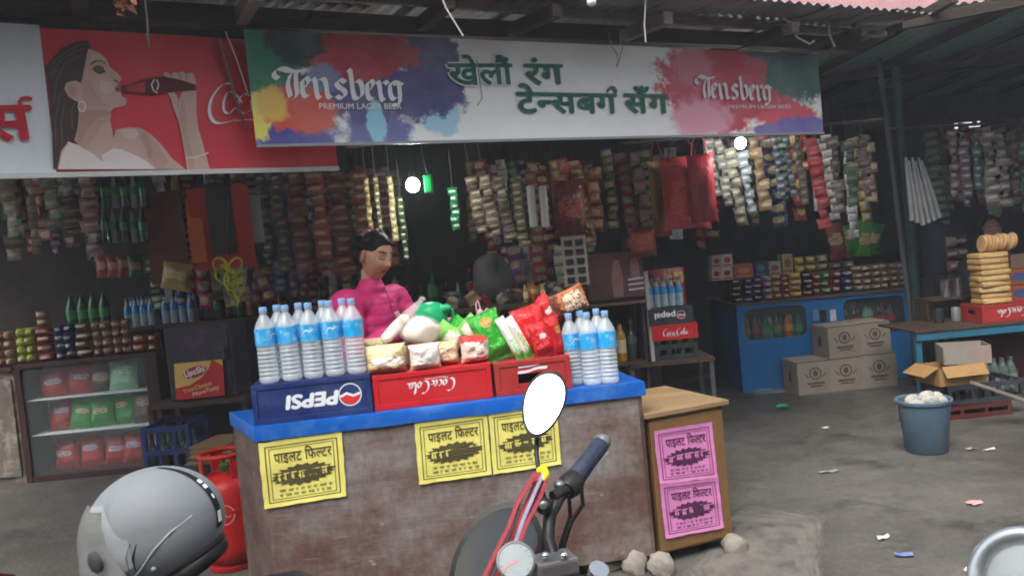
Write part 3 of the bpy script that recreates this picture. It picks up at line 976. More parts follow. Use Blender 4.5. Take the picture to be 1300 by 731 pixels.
cink([], M('printed_pearl', '#ece4dd', .5, .05), 'printed_jewellery', .0096, [[(q[0], q[1]) for q in ell(316, 414, 13, 20, 16)] + [(329, 414)], [(718, 612), (760, 610), (804, 592)], [(595, 310), (584, 330), (592, 352), (606, 362)], [(604, 312), (612, 330), (606, 350)], [(262, 552), (300, 566), (360, 600), (404, 640)]], .005)
# big cut-off script on the right of the red sheet
ink = Ink(lambda x, z, q: CK.pt(x, z, .0085 + q))
for w_, pts in ((20, [(890, 328), (868, 322), (835, 350), (808, 400), (808, 450), (830, 480), (870, 478), (918, 460)]), (15, [(905, 362), (880, 352), (862, 392), (862, 432), (884, 446), (908, 418)]), (14, [(965, 372), (940, 362), (918, 392), (922, 432), (946, 446), (975, 420), (968, 376), (972, 436), (1000, 440)]), (10, [(905, 362), (924, 382), (934, 400)]), (12, [(905, 470), (960, 462), (1020, 470), (1060, 452)])):
    x_, _ = cp(0, 0); x2, _ = cp(10, 0)
    ink.nib([cp(*q) for q in pts], w_ * abs(x2 - x_) / 10, .45, smooth=2)
ink.build('script_lettering', m_white_ink, ck)
# red letters on the white part
V, F, W_ = word(['स'])
ink = Ink(lambda x, z, q: CK.pt(x, z, .008 + q))
a, b_ = cp(-60, 545), cp(134, 538)
s_ = (cp(0, 418)[1] - cp(0, 545)[1]) / .62
ink.word(V, F, a, s_, .03, 0, math.atan2(b_[1] - a[1], b_[0] - a[0]), (b_[0] - a[0]) / (W_ * s_))
ink.line([cp(*q) for q in ((80, 418), (76, 398), (84, 384), (104, 380), (120, 384))], .014)
ink.build('lettering', M('red_print', '#c32335', .5, .08), ck)
# pole across the back of the red banner's top edge
beam(CK.pt(xl, ztop + .025, -.03), CK.pt(xr + .3, ztop + .02, -.03), 0.05, 0.05, 'top_pole', m_beam, ck, .006)

# loose lath and twine hanging from the roof
lath = thing('hanging_lath', 'bent grey lath dangling in front of the red banner', 'lath', CK.pt(*CK.px(295, 110), .03))
ps = [CK.pt(*CK.px(x, y), .035) for x, y in ((276, 52), (284, 80), (294, 118), (304, 150), (311, 172))]
b = MB(); b.tube(ps, [.012, .016, .017, .015, .006], 6, 0.25); b.build('strip', M('bamboo_grey', '#7d776c', .8, .3, 10), lath, world=True)
m_twine = M('old_twine', '#57504a', .9, .2)
m_twine2 = M('pale_twine', '#b9b6ae', .9, .1)
def twine(pts, Y, r, mat, label):
    w_ = [at(x, y, Y) for x, y in pts]
    o = MB().tube(w_, r, 5).build('twine', mat, world=True)
    tag(o, label, 'twine')
twine([(559, -8), (566, 10), (577, 28), (588, 46)], 3.55, .0035, m_twine2, 'pale twine dangling over the violet splash of the beer banner')
twine([(820, -8), (819, 15), (818, 32), (820, 54)], 4.1, .004, m_twine2, 'pale twine hanging straight over the white middle of the beer banner')
twine([(994, 20), (1004, 34), (1012, 48), (1028, 56), (1034, 52)], 4.9, .006, m_twine2, 'crooked pale twine above the right end of the beer banner')
twine([(1052, 30), (1053, 44), (1060, 60)], 5.0, .006, m_twine2, 'short pale twine just right of the beer banner')
twine([(605, 75), (609, 105), (612, 125), (606, 134)], 3.78, .003, m_twine, 'dark thread hanging across the green slogan')
twine([(772, 42), (776, 58), (784, 70), (783, 86), (790, 62), (786, 44)], 4.15, .003, m_twine, 'tangled dark thread above the green slogan')
twine([(183, -5), (187, 25), (189, 60), (186, 44)], 3.1, .004, m_twine, 'dark twine dangling over the red banner')
twine([(286, 40), (302, 80), (314, 118)], 3.25, .003, m_twine, 'thin cord beside the grey lath')
# crumpled foil scrap on the beam, top left
b = MB(); c0 = at(158, 8, 3.0)
for i in range(14):
    d = Vector((random.uniform(-.04, .04), random.uniform(-.02, .02), random.uniform(-.02, .02)))
    e = Vector((random.uniform(-.03, .03), random.uniform(-.03, .03), random.uniform(-.02, .02)))
    f_ = Vector((random.uniform(-.03, .03), random.uniform(-.03, .03), random.uniform(-.02, .02)))
    b.add([c0 + d, c0 + d + e, c0 + d + f_], [(0, 1, 2)])
tag(b.build('foil_scrap', M('copper_foil', '#c98b6a', .25, .3, 8, metal=.7), world=True), 'crumpled copper coloured foil caught on the roof beam', 'foil')
b = MB(); c0 = at(751, 3, 3.75)
b.ball(c0, (.022, .02, .02)); b.tube([c0, c0 + Vector((.0, 0, .06)), c0 + Vector((0, 0, .16))], .006, 6)
tag(b.build('insulator', M('white_ceramic', '#e8eaea', .3, .05), world=True, smooth=50), 'white ceramic insulator under the roof edge above the slogan', 'insulator')

# ================================================================ the counter
CT = Plane((-1.10, 3.36, 0.0), math.atan2(0.20, 1.62))
CW, CTOP, CBOT = 1.632, 0.835, 0.06
def worn_board(name, c1, c2, c3, scale=1.6, rough=.6):
    m, n, l, p = _new(name)
    tc = n.new('ShaderNodeTexCoord')
    def nz(s, stretch, d=8, r=.7):
        mp = n.new('ShaderNodeMapping'); mp.inputs['Scale'].default_value = stretch; l.new(tc.outputs['Object'], mp.inputs[0])
        q = n.new('ShaderNodeTexNoise'); q.inputs['Scale'].default_value = s; q.inputs['Detail'].default_value = d; q.inputs['Roughness'].default_value = r
        l.new(mp.outputs[0], q.inputs['Vector']); return q.outputs['Fac']
    def ramp(f, a, b, ca, cb):
        q = n.new('ShaderNodeValToRGB'); q.color_ramp.elements[0].position, q.color_ramp.elements[1].position = a, b
        q.color_ramp.elements[0].color = (*ca, 1); q.color_ramp.elements[1].color = (*cb, 1); l.new(f, q.inputs['Fac']); return q.outputs['Color']
    def mix(f, a, b, mode='MIX'):
        q = n.new('ShaderNodeMix'); q.data_type = 'RGBA'; q.blend_type = mode
        if isinstance(f, float): q.inputs['Factor'].default_value = f
        else: l.new(f, q.inputs['Factor'])
        l.new(a, q.inputs['A']); l.new(b, q.inputs['B']); return q.outputs['Result']
    A = ramp(nz(scale, (1, 1, 1.6)), .42, .58, lin(c1), lin(c2))
    B = mix(ramp(nz(scale * 2.4, (.6, 1, 3.5)), .52, .7, (0, 0, 0), (.8, .8, .8)), A, ramp(nz(9, (1, 1, 1)), .3, .7, lin(c3), tuple(k * 1.5 for k in lin(c3))))
    C = mix(1.0, B, ramp(nz(40, (1, 1, .5), 4), .3, .75, (.7, .7, .7), (1.2, 1.2, 1.2)), 'MULTIPLY')
    sp = ramp(nz(16, (1, 1, 1.6), 3, .5), .71, .74, (0, 0, 0), (.6, .6, .6))
    D = n.new('ShaderNodeMix'); D.data_type = 'RGBA'; l.new(sp, D.inputs['Factor']); l.new(C, D.inputs['A']); D.inputs['B'].default_value = (.33, .3, .27, 1)
    scr = ramp(nz(26, (.07, 1, 1.6), 3, .5), .665, .70, (0, 0, 0), (.22, .22, .22))
    E_ = n.new('ShaderNodeMix'); E_.data_type = 'RGBA'; l.new(scr, E_.inputs['Factor']); l.new(D.outputs['Result'], E_.inputs['A']); E_.inputs['B'].default_value = (.27, .25, .235, 1)
    l.new(E_.outputs['Result'], p.inputs['Base Color'])
    l.new(ramp(nz(5, (1, 1, 2)), .3, .7, (rough - .15,) * 3, (rough + .15,) * 3), p.inputs['Roughness'])
    bp = n.new('ShaderNodeBump'); bp.inputs['Strength'].default_value = .35; bp.inputs['Distance'].default_value = .006
    l.new(nz(30, (.5, 1, 2.5), 5), bp.inputs['Height']); l.new(bp.outputs[0], p.inputs['Normal'])
    return m
m_ctr = worn_board('worn_brown_paint', '#5e443c', '#86807c', '#4f352d', .8)
m_ctr_side = worn_board('worn_side_board', '#4a342e', '#6b5a50', '#3a2924')
def blue_paint():
    return M('blue_oilcloth', '#1257b0', .32, .14, 7, .15, 30, dirt='#5f8fc4', dscale=9, damt=.35)
m_blue = blue_paint()
ctr = thing('counter', 'brown wooden shop counter with a bright blue top edge', 'counter', CT.pt(CW / 2, 0))
FL, FR = CT.pt(0, 0), CT.pt(CW, 0)
BL, BR = CT.pt(-0.20, 0, -0.46), CT.pt(CW - .03, 0, -0.46)
def wallq(a, b, z0, z1, t, name, mat, par):
    d = (b - a).normalized(); nn = Vector((-d.y, d.x, 0)) * t
    return MB().quadprism([(a.x, a.y), (b.x, b.y), (b.x + nn.x, b.y + nn.y), (a.x + nn.x, a.y + nn.y)], z0, z1).build(name, mat, par, world=True, bevel=.003)
wallq(FL, FR, CBOT, CTOP - .05, .018, 'front_board', m_ctr, ctr)
ds = (BL - FL).normalized()
wallq(BL, FL, CBOT, CTOP - .07, .018, 'side_board', m_ctr_side, ctr)
wallq(FR, BR, CBOT, CTOP - .07, .018, 'side_board', m_ctr_side, ctr)
wallq(BR, BL, CBOT, CTOP - .07, .018, 'back_board', m_ctr_side, ctr)
# blue top: an oilcloth sheet folded over the edge, slightly wavy lower hem
b = MB()
o_ = .012
c4 = [CT.pt(-o_, 0, o_), CT.pt(CW + o_, 0, o_), CT.pt(CW - .03 + o_, 0, -0.46 - o_), CT.pt(-.20 - o_, 0, -0.46 - o_)]
ring = []
for i in range(4):
    a, e = c4[i], c4[(i + 1) % 4]
    nseg = 40 if i in (0, 2) else 10
    for k in range(nseg): ring.append(a.lerp(e, k / nseg))
n_ = len(ring)
for lvl in range(4):
    for i, p_ in enumerate(ring):
        z = (CTOP, CTOP - .008, CTOP - .04, CTOP - .060 + .004 * noise.noise(Vector((p_.x * 6, p_.y * 6, 0))))[lvl]
        s = (0, .004, .004 + .002 * noise.noise(p_ * 5), .004 + .003 * noise.noise(p_ * 9))[lvl]
        cen = Vector((CT.pt(CW / 2, 0, -.23).x, CT.pt(CW / 2, 0, -.23).y, 0))
        dd = Vector((p_.x, p_.y, 0)) - cen; dd.normalize()
        b.v.append(Vector((p_.x, p_.y, z)) + dd * s)
for lvl in range(3):
    for i in range(n_):
        a, c = lvl * n_ + i, lvl * n_ + (i + 1) % n_
        b.f.append((a + n_, c + n_, c, a))
b.f.append(tuple(range(n_)))
b.build('blue_top', m_blue, ctr, world=True, smooth=40)

# stones it stands on
m_stone = M('rubble_stone', '#8e887e', .9, .3, 8, .8, 30, dirt='#4d473f', damt=.6)
def stone(px, py, Y, s, label):
    c = at(px, py, Y)
    b = MB(); b.ball((0, 0, 0), 1.0, 12, 8)
    sd_ = random.uniform(0, 50)
    for v in b.v:
        k = 1 + .35 * noise.noise(v * 1.3 + Vector((sd_, 0, 0)))
        v.x *= s[0] * k; v.y *= s[1] * k; v.z = max(v.z * s[2] * k, -s[2] * .5)
    o = b.build('stone', m_stone, smooth=35)
    o.location = (c.x, c.y, s[2] * .5)
    return tag(o, label, 'stone')
stone(806, 716, 3.55, (.06, .05, .06), 'grey stone under the right end of the counter')
stone(840, 722, 3.50, (.055, .05, .06), 'small pale stone under the left foot of the small cabinet')
stone(935, 716, 3.68, (.06, .055, .05), 'pale stone under the right foot of the small cabinet')
stone(770, 722, 3.62, (.10, .06, .055), 'brown stone beneath the counter near its right end')
stone(330, 760, 3.42, (.10, .07, .065), 'stone beneath the left end of the counter')

# ---------------------------------------------------------------- pasted bills
def poster(corners, pl, name, mat, inkm, parent, seed, off=.004, tag_label=None):
    """corners: TL, TR, BR, BL in picture pixels, laid on the board's plane"""
    C4 = [Vector(pl.px(*c)) for c in corners]
    def bil(u, v):      # v upwards
        t = C4[0].lerp(C4[1], u); d = C4[3].lerp(C4[2], u)
        return d.lerp(t, v)
    def wv(u, v):
        return .0035 * (noise.noise(Vector((u * 2.4 + seed, v * 2.4, seed))) + .6) + .004 * max(0, abs(u - .5) - .42) / .08 * abs(noise.noise(Vector((seed, v * 3, u)))) + .004 * max(0, abs(v - .5) - .43) / .07
    n = 10
    b = MB()
    for j in range(n + 1):
        for i in range(n + 1):
            u, v = i / n, j / n
            p_ = bil(u, v)
            jit = .004 * noise.noise(Vector((u * 6 + seed, v * 6, 2)))
            b.v.append(pl.pt(p_.x + (jit if i in (0, n) else 0), p_.y + (jit if j in (0, n) else 0), off + wv(u, v)))
    for j in range(n):
        for i in range(n):
            a = j * (n + 1) + i
            b.f.append((a, a + 1, a + n + 2, a + n + 1))
    po = b.build('poster', mat, parent, world=True, recalc=False, smooth=60, label=tag_label)
    fn = lambda u, v, z: pl.pt(*bil(u, v), off + wv(u, v) + .0022 + z)
    ink = Ink(fn)
    for (x0, y0, x1, y1, w) in ((.07, .07, .93, .92, .012), (.115, .11, .885, .88, .008)):
        L = []
        for (p, q) in (((x0, y0), (x1, y0)), ((x1, y0), (x1, y1)), ((x1, y1), (x0, y1)), ((x0, y1), (x0, y0))):
            for k in range(8): L.append((p[0] + (q[0] - p[0]) * k / 8, p[1] + (q[1] - p[1]) * k / 8))
        L.append((x0, y0))
        ink.line(L, w)
    V1, F1, W1 = word(['पा', 'इ', 'ल', 'ट'])
    V2, F2, W2 = word(['िफ', ('half', 'ल', .74), 'ट', 'र'])
    s = .215
    ink.word(V1, F1, (.17, .665), s, .016, 0, 0, .33 / (W1 * s))
    ink.word(V2, F2, (.54, .67), s, .016, 0, 0, .32 / (W2 * s))
    burst = []
    rr = random.Random(seed)
    for k in range(40):
        a = 2 * PI * k / 40
        r = (1.0 if k % 2 else .80) * rr.uniform(.94, 1.05)
        if k in (0, 20): r *= 1.12
        burst.append((.50 + .40 * r * math.cos(a), .445 + .17 * r * math.sin(a) + .015 * math.cos(a)))
    ink.fill(burst)
    for (y, hh) in ((.215, .03), (.145, .03)):
        x = .2
        while x < .82:
            ww = rr.uniform(.03, .085)
            ink.line([(x, y + hh), (x + ww, y + hh)], .007)
            for q in range(int(ww / .018)):
                xx = x + .01 + q * .018
                ink.line([(xx, y + hh), (xx + rr.uniform(-.006, .006), y), (xx + .012, y + rr.uniform(0, .02))], .006)
            x += ww + .025
    ink.build('black_print', inkm, po)
    pale = Ink(lambda u, v, z: fn(u, v, z + .001))
    x = .20
    while x < .80:
        ww = rr.uniform(.04, .14)
        y = .42 + rr.uniform(-.012, .012) + (x - .5) * .05
        pale.line([(x, y + .075), (x + ww, y + .08)], .018)
        for q in range(max(1, int(ww / .034))):
            xx = x + .015 + q * .034
            pale.line([(xx, y + .07), (xx + .004, y - .02)], .016)
            pale.line([(xx - rr.uniform(.004, .02), y + rr.uniform(.02, .05)), (xx - .012, y + rr.uniform(0, .02)), (xx + rr.uniform(0, .016), y + rr.uniform(-.012, .014))], .013)
        x += ww + .03
    pale.build('pale_print', mat, po)
    return po
m_yel = M('yellow_bill_paper', '#e0d873', .75, .10, 5, .2, 30, dirt='#b9ad55', dscale=6, damt=.4)
m_pinkp = M('pink_bill_paper', '#d583bb', .75, .10, 5, .2, 30, dirt='#b0679a', dscale=6, damt=.4)
m_inkb = M('bill_ink', '#4a4526', .75, .3, 9)
m_inkp = M('bill_ink_violet', '#4c1f42', .75, .3, 9)
poster([(328, 562), (434, 547), (440, 628), (336, 645)], CT, 'poster', m_yel, m_inkb, ctr, 1, tag_label='yellow bill at the left end of the counter')
poster([(526, 537), (618, 524), (624, 601), (532, 614)], CT, 'poster', m_yel, m_inkb, ctr, 2, tag_label='yellow bill in the middle of the counter')
poster([(620, 524), (706, 512), (712, 588), (626, 601)], CT, 'poster', m_yel, m_inkb, ctr, 5, off=.006, tag_label='yellow bill behind the motorcycle mirror')

# ---------------------------------------------------------------- small plywood cabinet at its right
m_wood = M('varnished_ply', '#7c5c38', .55, .3, 3, .15, 30, stretch=(1, 1, .25), dirt='#5c3f24', dscale=5, damt=.6)
m_wood2 = M('pale_ply_top', '#8d7454', .55, .22, 3, .1, stretch=(.3, 1, 1), dirt='#6d5335', dscale=4, damt=.5)
WT = rad(20)
WP = Plane((0.535, 3.585, 0.0), WT)
wx = WP.px(917, 530)[0]
cab = thing('small_cabinet', 'low varnished plywood cabinet beside the counter with pink bills', 'cabinet', WP.pt(wx / 2, 0))
wD, wT, wB = .50, .665, .05
fl, fr, br, bl = WP.pt(0, 0), WP.pt(wx, 0), WP.pt(wx, 0, -wD), WP.pt(0, 0, -wD)
wallq(fl, fr, wB, wT, .018, 'front_board', m_wood, cab)
wallq(fr, br, wB, wT, .018, 'side_board', m_wood, cab)
wallq(bl, fl, wB, wT, .018, 'side_board', m_wood, cab)
wallq(br, bl, wB, wT, .018, 'back_board', m_wood, cab)
e4 = [WP.pt(-.02, 0, .025), WP.pt(wx + .025, 0, .025), WP.pt(wx + .02, 0, -wD - .02), WP.pt(-.02, 0, -wD - .02)]
MB().quadprism([(p.x, p.y) for p in e4], wT, wT + .022).build('top_board', m_wood2, cab, world=True, bevel=.003)
e4 = [WP.pt(.006, 0, .010), WP.pt(wx - .006, 0, .010), WP.pt(wx - .006, 0, .001), WP.pt(.006, 0, .001)]
MB().quadprism([(p.x, p.y) for p in e4], wB + .012, wT - .018).build('door', m_wood, cab, world=True, bevel=.002)
def zp(x, y): return (780 + x / 2.914, 480 + y / 2.914)
pq = [zp(138, 192), zp(352, 158), zp(375, 362), zp(160, 388)]
poster(pq, WP, 'poster', m_pinkp, m_inkp, cab, 8, off=.014, tag_label='upper pink bill on the small cabinet')
pq = [zp(160, 388), zp(375, 362), zp(397, 548), zp(182, 588)]
poster(pq, WP, 'poster', m_pinkp, m_inkp, cab, 9, off=.0135, tag_label='lower pink bill on the small cabinet')

# ================================================================ crates
def crate_mesh(w, d, h, hole=None, rib=True, bottles_open=False):
    """upturned bottle crate: solid top, four panels with a raised frame; hole = handle slot in the front"""
    b = MB()
    t = .012
    def side(ax, a0, a1, pos, sgn):
        # frame round a recessed panel
        L = a1 - a0
        fr_ = .022
        def bx(u0, u1, z0, z1, dep):
            cu, cz = (u0 + u1) / 2, (z0 + z1) / 2
            if ax == 'x': b.box((cu, pos - sgn * dep / 2, cz), (u1 - u0, dep, z1 - z0))
            else: b.box((pos - sgn * dep / 2, cu, cz), (dep, u1 - u0, z1 - z0))
        bx(a0, a1, 0, fr_, t); bx(a0, a1, h - fr_, h, t)
        bx(a0, a0 + fr_, fr_, h - fr_, t); bx(a1 - fr_, a1, fr_, h - fr_, t)
        return bx
    for ax, a0, a1, pos, sgn in (('x', -w / 2, w / 2, -d / 2, -1), ('x', -w / 2, w / 2, d / 2, 1), ('y', -d / 2 + t, d / 2 - t, -w / 2, -1), ('y', -d / 2 + t, d / 2 - t, w / 2, 1)):
        bx = side(ax, a0, a1, pos, sgn)
        ins = .004
        hl = hole if (ax == 'x' and sgn < 0) else ((-.05, .05, h * .45, h * .68) if ax == 'y' else None)
        def pan(u0, u1, z0, z1):
            cu, cz = (u0 + u1) / 2, (z0 + z1) / 2
            if ax == 'x': b.box((cu, pos - sgn * (ins + .003), cz), (u1 - u0, .006, z1 - z0))
            else: b.box((pos - sgn * (ins + .003), cu, cz), (.006, u1 - u0, z1 - z0))
        u0, u1, z0, z1 = a0 + .022, a1 - .022, .022, h - .022
        if hl:
            pan(u0, hl[0], z0, z1); pan(hl[1], u1, z0, z1); pan(hl[0], hl[1], z0, hl[2]); pan(hl[0], hl[1], hl[3], z1)
        else:
            pan(u0, u1, z0, z1)
    b.box((0, 0, h - .006), (w - 2 * t, d - 2 * t, .008))
    return b
m_cblue = M('blue_crate_plastic', '#1c2f66', .42, .15, 8, .1, dirt='#4c5570', dscale=8, damt=.4)
m_cred = M('red_crate_plastic', '#c4202a', .42, .15, 8, .1, dirt='#8a4038', dscale=8, damt=.4)
m_cred2 = M('faded_red_crate_plastic', '#a8302e', .5, .2, 8, .1, dirt='#7a3c34', dscale=8, damt=.5)
m_cgrey = M('charcoal_crate_plastic', '#2c2f35', .5, .15, 8, .1, dirt='#4c4c50', damt=.4)
m_cdark = M('dark_blue_crate_plastic', '#25366a', .5, .2, 8, .1, dirt='#3a3f50', damt=.5)
m_ginkw = M('crate_print_white', '#dfe3e6', .5, .06)
m_ginkr = M('crate_print_red', '#d3303a', .5, .06)
def on_counter(px, py_front, dep, w):
    """spot on the counter top: picture x of the middle of the front, depth of the front behind the edge"""
    x, _ = CT.px(px, py_front)
    return CT.pt(x, 0, -dep)
def crate(loc, rz, w, d, h, mat, label, hole=None, group=None, cat='crate'):
    t = thing('crate', label, cat, loc, rz, group)
    crate_mesh(w, d, h, hole).build('crate_body', mat, t, bevel=.002)
    return t
def lface(t, y, z=0.0):
    """plane on a crate's front in its own axes"""
    p = Plane((0, y, z), 0.0)
    return p
def globe_logo(t, y, cx, cz, r, flip, dark):
    ink = Ink(lambda x, z, o: Vector((x, y - o, z)))
    s = -1 if flip else 1
    ink.line(ell(cx, cz, r, r, 28) + [(cx + r, cz)], r * .10)
    top = [(cx + s * r * .9 * math.cos(a), cz + s * r * .9 * math.sin(a)) for a in [PI * k / 12 for k in range(13)]]
    ink.mb.build('globe_ring', m_ginkw, t, recalc=False)
    k2 = Ink(lambda x, z, o: Vector((x, y - .0006 - o, z)))
    half = [(cx + s * r * .88 * math.cos(a), cz + s * r * .88 * math.sin(a)) for a in [0.25 + (PI - .2) * k / 12 for k in range(13)]] + [(cx - s * r * .3, cz + s * r * .28), (cx + s * r * .3, cz - s * r * .02)]
    k2.fill(half); k2.mb.build('globe_red_half', m_ginkr, t, recalc=False)
    k3 = Ink(lambda x, z, o: Vector((x, y - .0009 - o, z)))
    k3.line([(cx - s * r * .85, cz - s * r * .05), (cx - s * r * .3, cz + s * r * .12), (cx + s * r * .3, cz - s * r * .14), (cx + s * r * .85, cz + s * r * .1)], r * .22)
    k3.mb.build('globe_wave', m_ginkw, t, recalc=False)
def lwords(t, s, y, ox, oz, h, width, mat, flip=False, bold=.02, shear=0.0, name='lettering'):
    V, F, x0, x1 = glyphs(s)
    V = [(a - x0, b_) for a, b_ in V]
    sz = h / .70
    sx = width / ((x1 - x0) * sz)
    ink = Ink(lambda x, z, o: Vector((x, y - o, z)))
    o0 = (ox + width, oz + h) if flip else (ox, oz)
    ink.word(V, F, o0, sz, bold, shear, 0, sx, flip)
    return ink.mb.build(name, mat, t, recalc=False)
def lcola(t, y, ox, oz, h, mat, flip=False, wid=.15):
    ink = Ink(lambda x, z, o: Vector((x, y - o, z)))
    f = (lambda x, z: (ox + 3.72 * h - x, oz + h - z)) if flip else (lambda x, z: (ox + x, oz + z))
    cola(ink, f, h, wid)
    return ink.mb.build('script_lettering', mat, t, recalc=False)
def crate_on_counter(pxl, pxr, dep, d, h, mat, label, hole=None):
    xa, xb = CT.px(pxl, 510 - (pxl - 400) * .12)[0], CT.px(pxr, 510 - (pxr - 400) * .12)[0]
    w = xb - xa
    c = CT.pt((xa + xb) / 2, CTOP + .001, -dep - d / 2)
    return crate(c, CT.theta, w, d, h, mat, label, hole), w
c1, w1 = crate_on_counter(320, 472, .012, .31, .165, m_cblue, 'upturned blue crate under the left water bottles on the counter')
lwords(c1, 'PEPSI', -.155 - .0006 + .004, -.10, .052, .055, .205, m_ginkw, flip=True, bold=.045, shear=.18)
globe_logo(c1, -.152, .155, .085, .046, True, None)
c2, w2 = crate_on_counter(474, 625, .02, .33, .150, m_cred, 'upturned bright red crate under the bread on the counter')
lcola(c2, -.162, -.11, .052, .055, m_ginkw, flip=True, wid=.17)
c3, w3 = crate_on_counter(629, 726, .02, .42, .145, m_cred2, 'faded red crate with a handle slot under the chip bags', None)
# rebuild this one's front with a slot
bpy.data.objects.remove(c3.children[0])
crate_mesh(w3, .42, .145, (-.065, .065, .045, .085)).build('crate_body', m_cred2, c3, bevel=.002)
ink = Ink(lambda x, z, o: Vector((x, -.2065 - o, z)))
ink.nib([(-.065, .094), (-.02, .094), (.02, .106), (.065, .104)], .012, 1.2)
ink.line([(-.06, .116), (-.01, .117), (.03, .122)], .006)
ink.mb.build('printed_swoosh', m_ginkw, c3, recalc=False)

# ================================================================ water bottles
m_pet = GLASSY('clear_bottle_plastic', '#e4f0f6', .06, .36, .9)
m_cap = M('blue_bottle_cap', '#7fa9da', .4, .08)
m_lab = M('blue_water_label', '#1aa0e0', .35, .10, 30, dirt='#bfe3f4', dscale=24, damt=.6)
R_ = .041
prof = [(.030, 0), (.038, .004), (R_, .012)]
for k in range(7):
    z = .018 + k * .0175
    prof += [(R_, z), (R_, z + .008), (R_ - .0035, z + .0125)]
prof += [(R_, .146), (R_ - .003, .151), (R_, .156), (R_, .232), (.0385, .240), (.031, .258), (.021, .275), (.0145, .286), (.0135, .291), (.0165, .293), (.0165, .297), (.0135, .299)]
bottle = thing('water_bottle', 'clear water bottle', 'bottle', (0, 0, 0))
MB().lathe(prof, 20).build('bottle_body', m_pet, bottle, smooth=50)
lb = MB().lathe([(R_ + .0012, .160), (R_ + .0012, .230)], 20)
lb.f = lb.f[:-2]
lab = lb.build('label', m_lab, bottle, smooth=50)
ink = Ink(lambda x, z, o: Vector(((R_ + .002 + o) * math.sin(x), -(R_ + .002 + o) * math.cos(x), z)))
ink.nib([(-.55, .188), (-.2, .21), (.2, .2), (.55, .21)], .006, 1.2); ink.line([(-.4, .184), (.4, .184)], .003)
ink.mb.build('label_print', m_white_ink, lab, recalc=False)
MB().lathe([(.0155, .299), (.0160, .301), (.0160, .316), (.0145, .3185), (.004, .3185)], 16).build('cap', m_cap, bottle, smooth=40)
KIDS[bottle.name] = list(bottle.children); KIDS[lab.name] = list(lab.children)
first = [True]
def place(src, flag, loc, rot, label, group):
    if flag[0]:
        flag[0] = False
        src.location, src.rotation_euler = loc, rot
        src['label'] = label
        if group: src['group'] = group
        return src
    return copy_tree(src, None, loc, rot, label, group)
cap_px = [330, 360, 388, 416, 444]
names = ['leftmost in the front row on the blue crate', 'second from the left in the front row on the blue crate', 'middle one of the front row on the blue crate', 'fourth from the left in the front row on the blue crate', 'rightmost in the front row on the blue crate']
for px, s in zip(cap_px, names):
    x = CT.px(px + 8, 470)[0]
    p_ = CT.pt(x, CTOP + .167, -.055)
    place(bottle, first, p_, (random.uniform(-.02, .02), random.uniform(-.02, .02), random.uniform(-3, 3)), 'clear water bottle, ' + s, 'water bottles on the blue crate')
for k, px in enumerate([348, 377, 405, 433]):
    x = CT.px(px + 9, 470)[0] * 1.0
    q_ = at(px, 392 - k * 2, 3.53 + k * .03)
    p_ = CT.pt(x, CTOP + .167, -.155); p_.x = (px + 9 - 650) / FPX * p_.y - .03
    place(bottle, first, p_, (0, random.uniform(-.03, .03), random.uniform(-3, 3)), 'clear water bottle in the back row on the blue crate, %s from the left' % ('first', 'second', 'third', 'fourth')[k], 'water bottles on the blue crate')
for px, dep, s in ((722, .11, 'nearest the chip bags'), (735, .19, 'behind the front middle one'), (744, .05, 'front middle'), (756, .20, 'behind the front right one'), (766, .04, 'front right')):
    p0 = at(px + 8, 480, CT.pt(CT.px(px, 470)[0], 0, -dep).y)
    place(bottle, first, (p0.x, p0.y, CTOP + .002), (0, random.uniform(-.02, .02), random.uniform(-3, 3)), 'clear water bottle standing on the right end of the counter, ' + s, 'water bottles at the right end of the counter')

# ================================================================ packets
_PM = {}
def pillow_mesh(w, h, t, seed=0, nu=8, nv=10, crimp=.07, wr=.10, key=None):
    k = (round(w, 3), round(h, 3), round(t, 3), seed, nu, nv, crimp)
    if k in _PM: return _PM[k]
    b = MB()
    rows = []
    for s in (-1, 1):
        for j in range(nv + 1):
            v = j / nv
            e = min(v, 1 - v)
            if crimp: bul = 0 if e < crimp else min(1, ((e - crimp) / (.5 - crimp)) * 2.6) ** .55
            else: bul = min(1, e / .12) ** .5
            for i in range(nu + 1):
                u = i / nu
                q = abs(2 * u - 1)
                th = t / 2 * max(0, 1 - q ** 3) ** .6 * bul
                wob = noise.noise(Vector((u * 3.1 + seed, v * 3.7, seed * 1.7 + s * 5)))
                th *= 1 + wr * 3 * wob
                if nu > 10: th += t * .10 * noise.noise(Vector((u * 9 + seed, v * 11, s * 3 + seed))) * (bul if bul else .0) + (.0022 * math.sin(u * 70 + seed) * max(0, 1 - e / .16))
                x = (u - .5) * w * (1 - .07 * bul + .02 * noise.noise(Vector((seed, v * 4, 1))))
                b.v.append(Vector((x, s * (th + .0008), v * h + .012 * h * wob * bul)))
    m = (nu + 1) * (nv + 1)
    for j in range(nv):
        for i in range(nu):
            a = j * (nu + 1) + i
            b.f.append((a, a + 1, a + nu + 2, a + nu + 1))
            b.f.append((m + a + nu + 1, m + a + nu + 2, m + a + 1, m + a))
    for i in range(nu):
        b.f.append((m + i, m + i + 1, i + 1, i))
        q = nv * (nu + 1) + i
        b.f.append((q, q + 1, m + q + 1, m + q))
    for j in range(nv):
        a = j * (nu + 1)
        b.f.append((a, a + nu + 1, m + a + nu + 1, m + a))
        a += nu
        b.f.append((m + a, m + a + nu + 1, a + nu + 1, a))
    bm = bmesh.new()
    vv = [bm.verts.new(p) for p in b.v]
    for f in b.f: bm.faces.new([vv[i] for i in f])
    me = bpy.data.meshes.new('pillow_packet')
    bm.to_mesh(me); bm.free()
    me.shade_smooth(); me.set_sharp_from_angle(angle=rad(50))
    _PM[k] = me
    return me
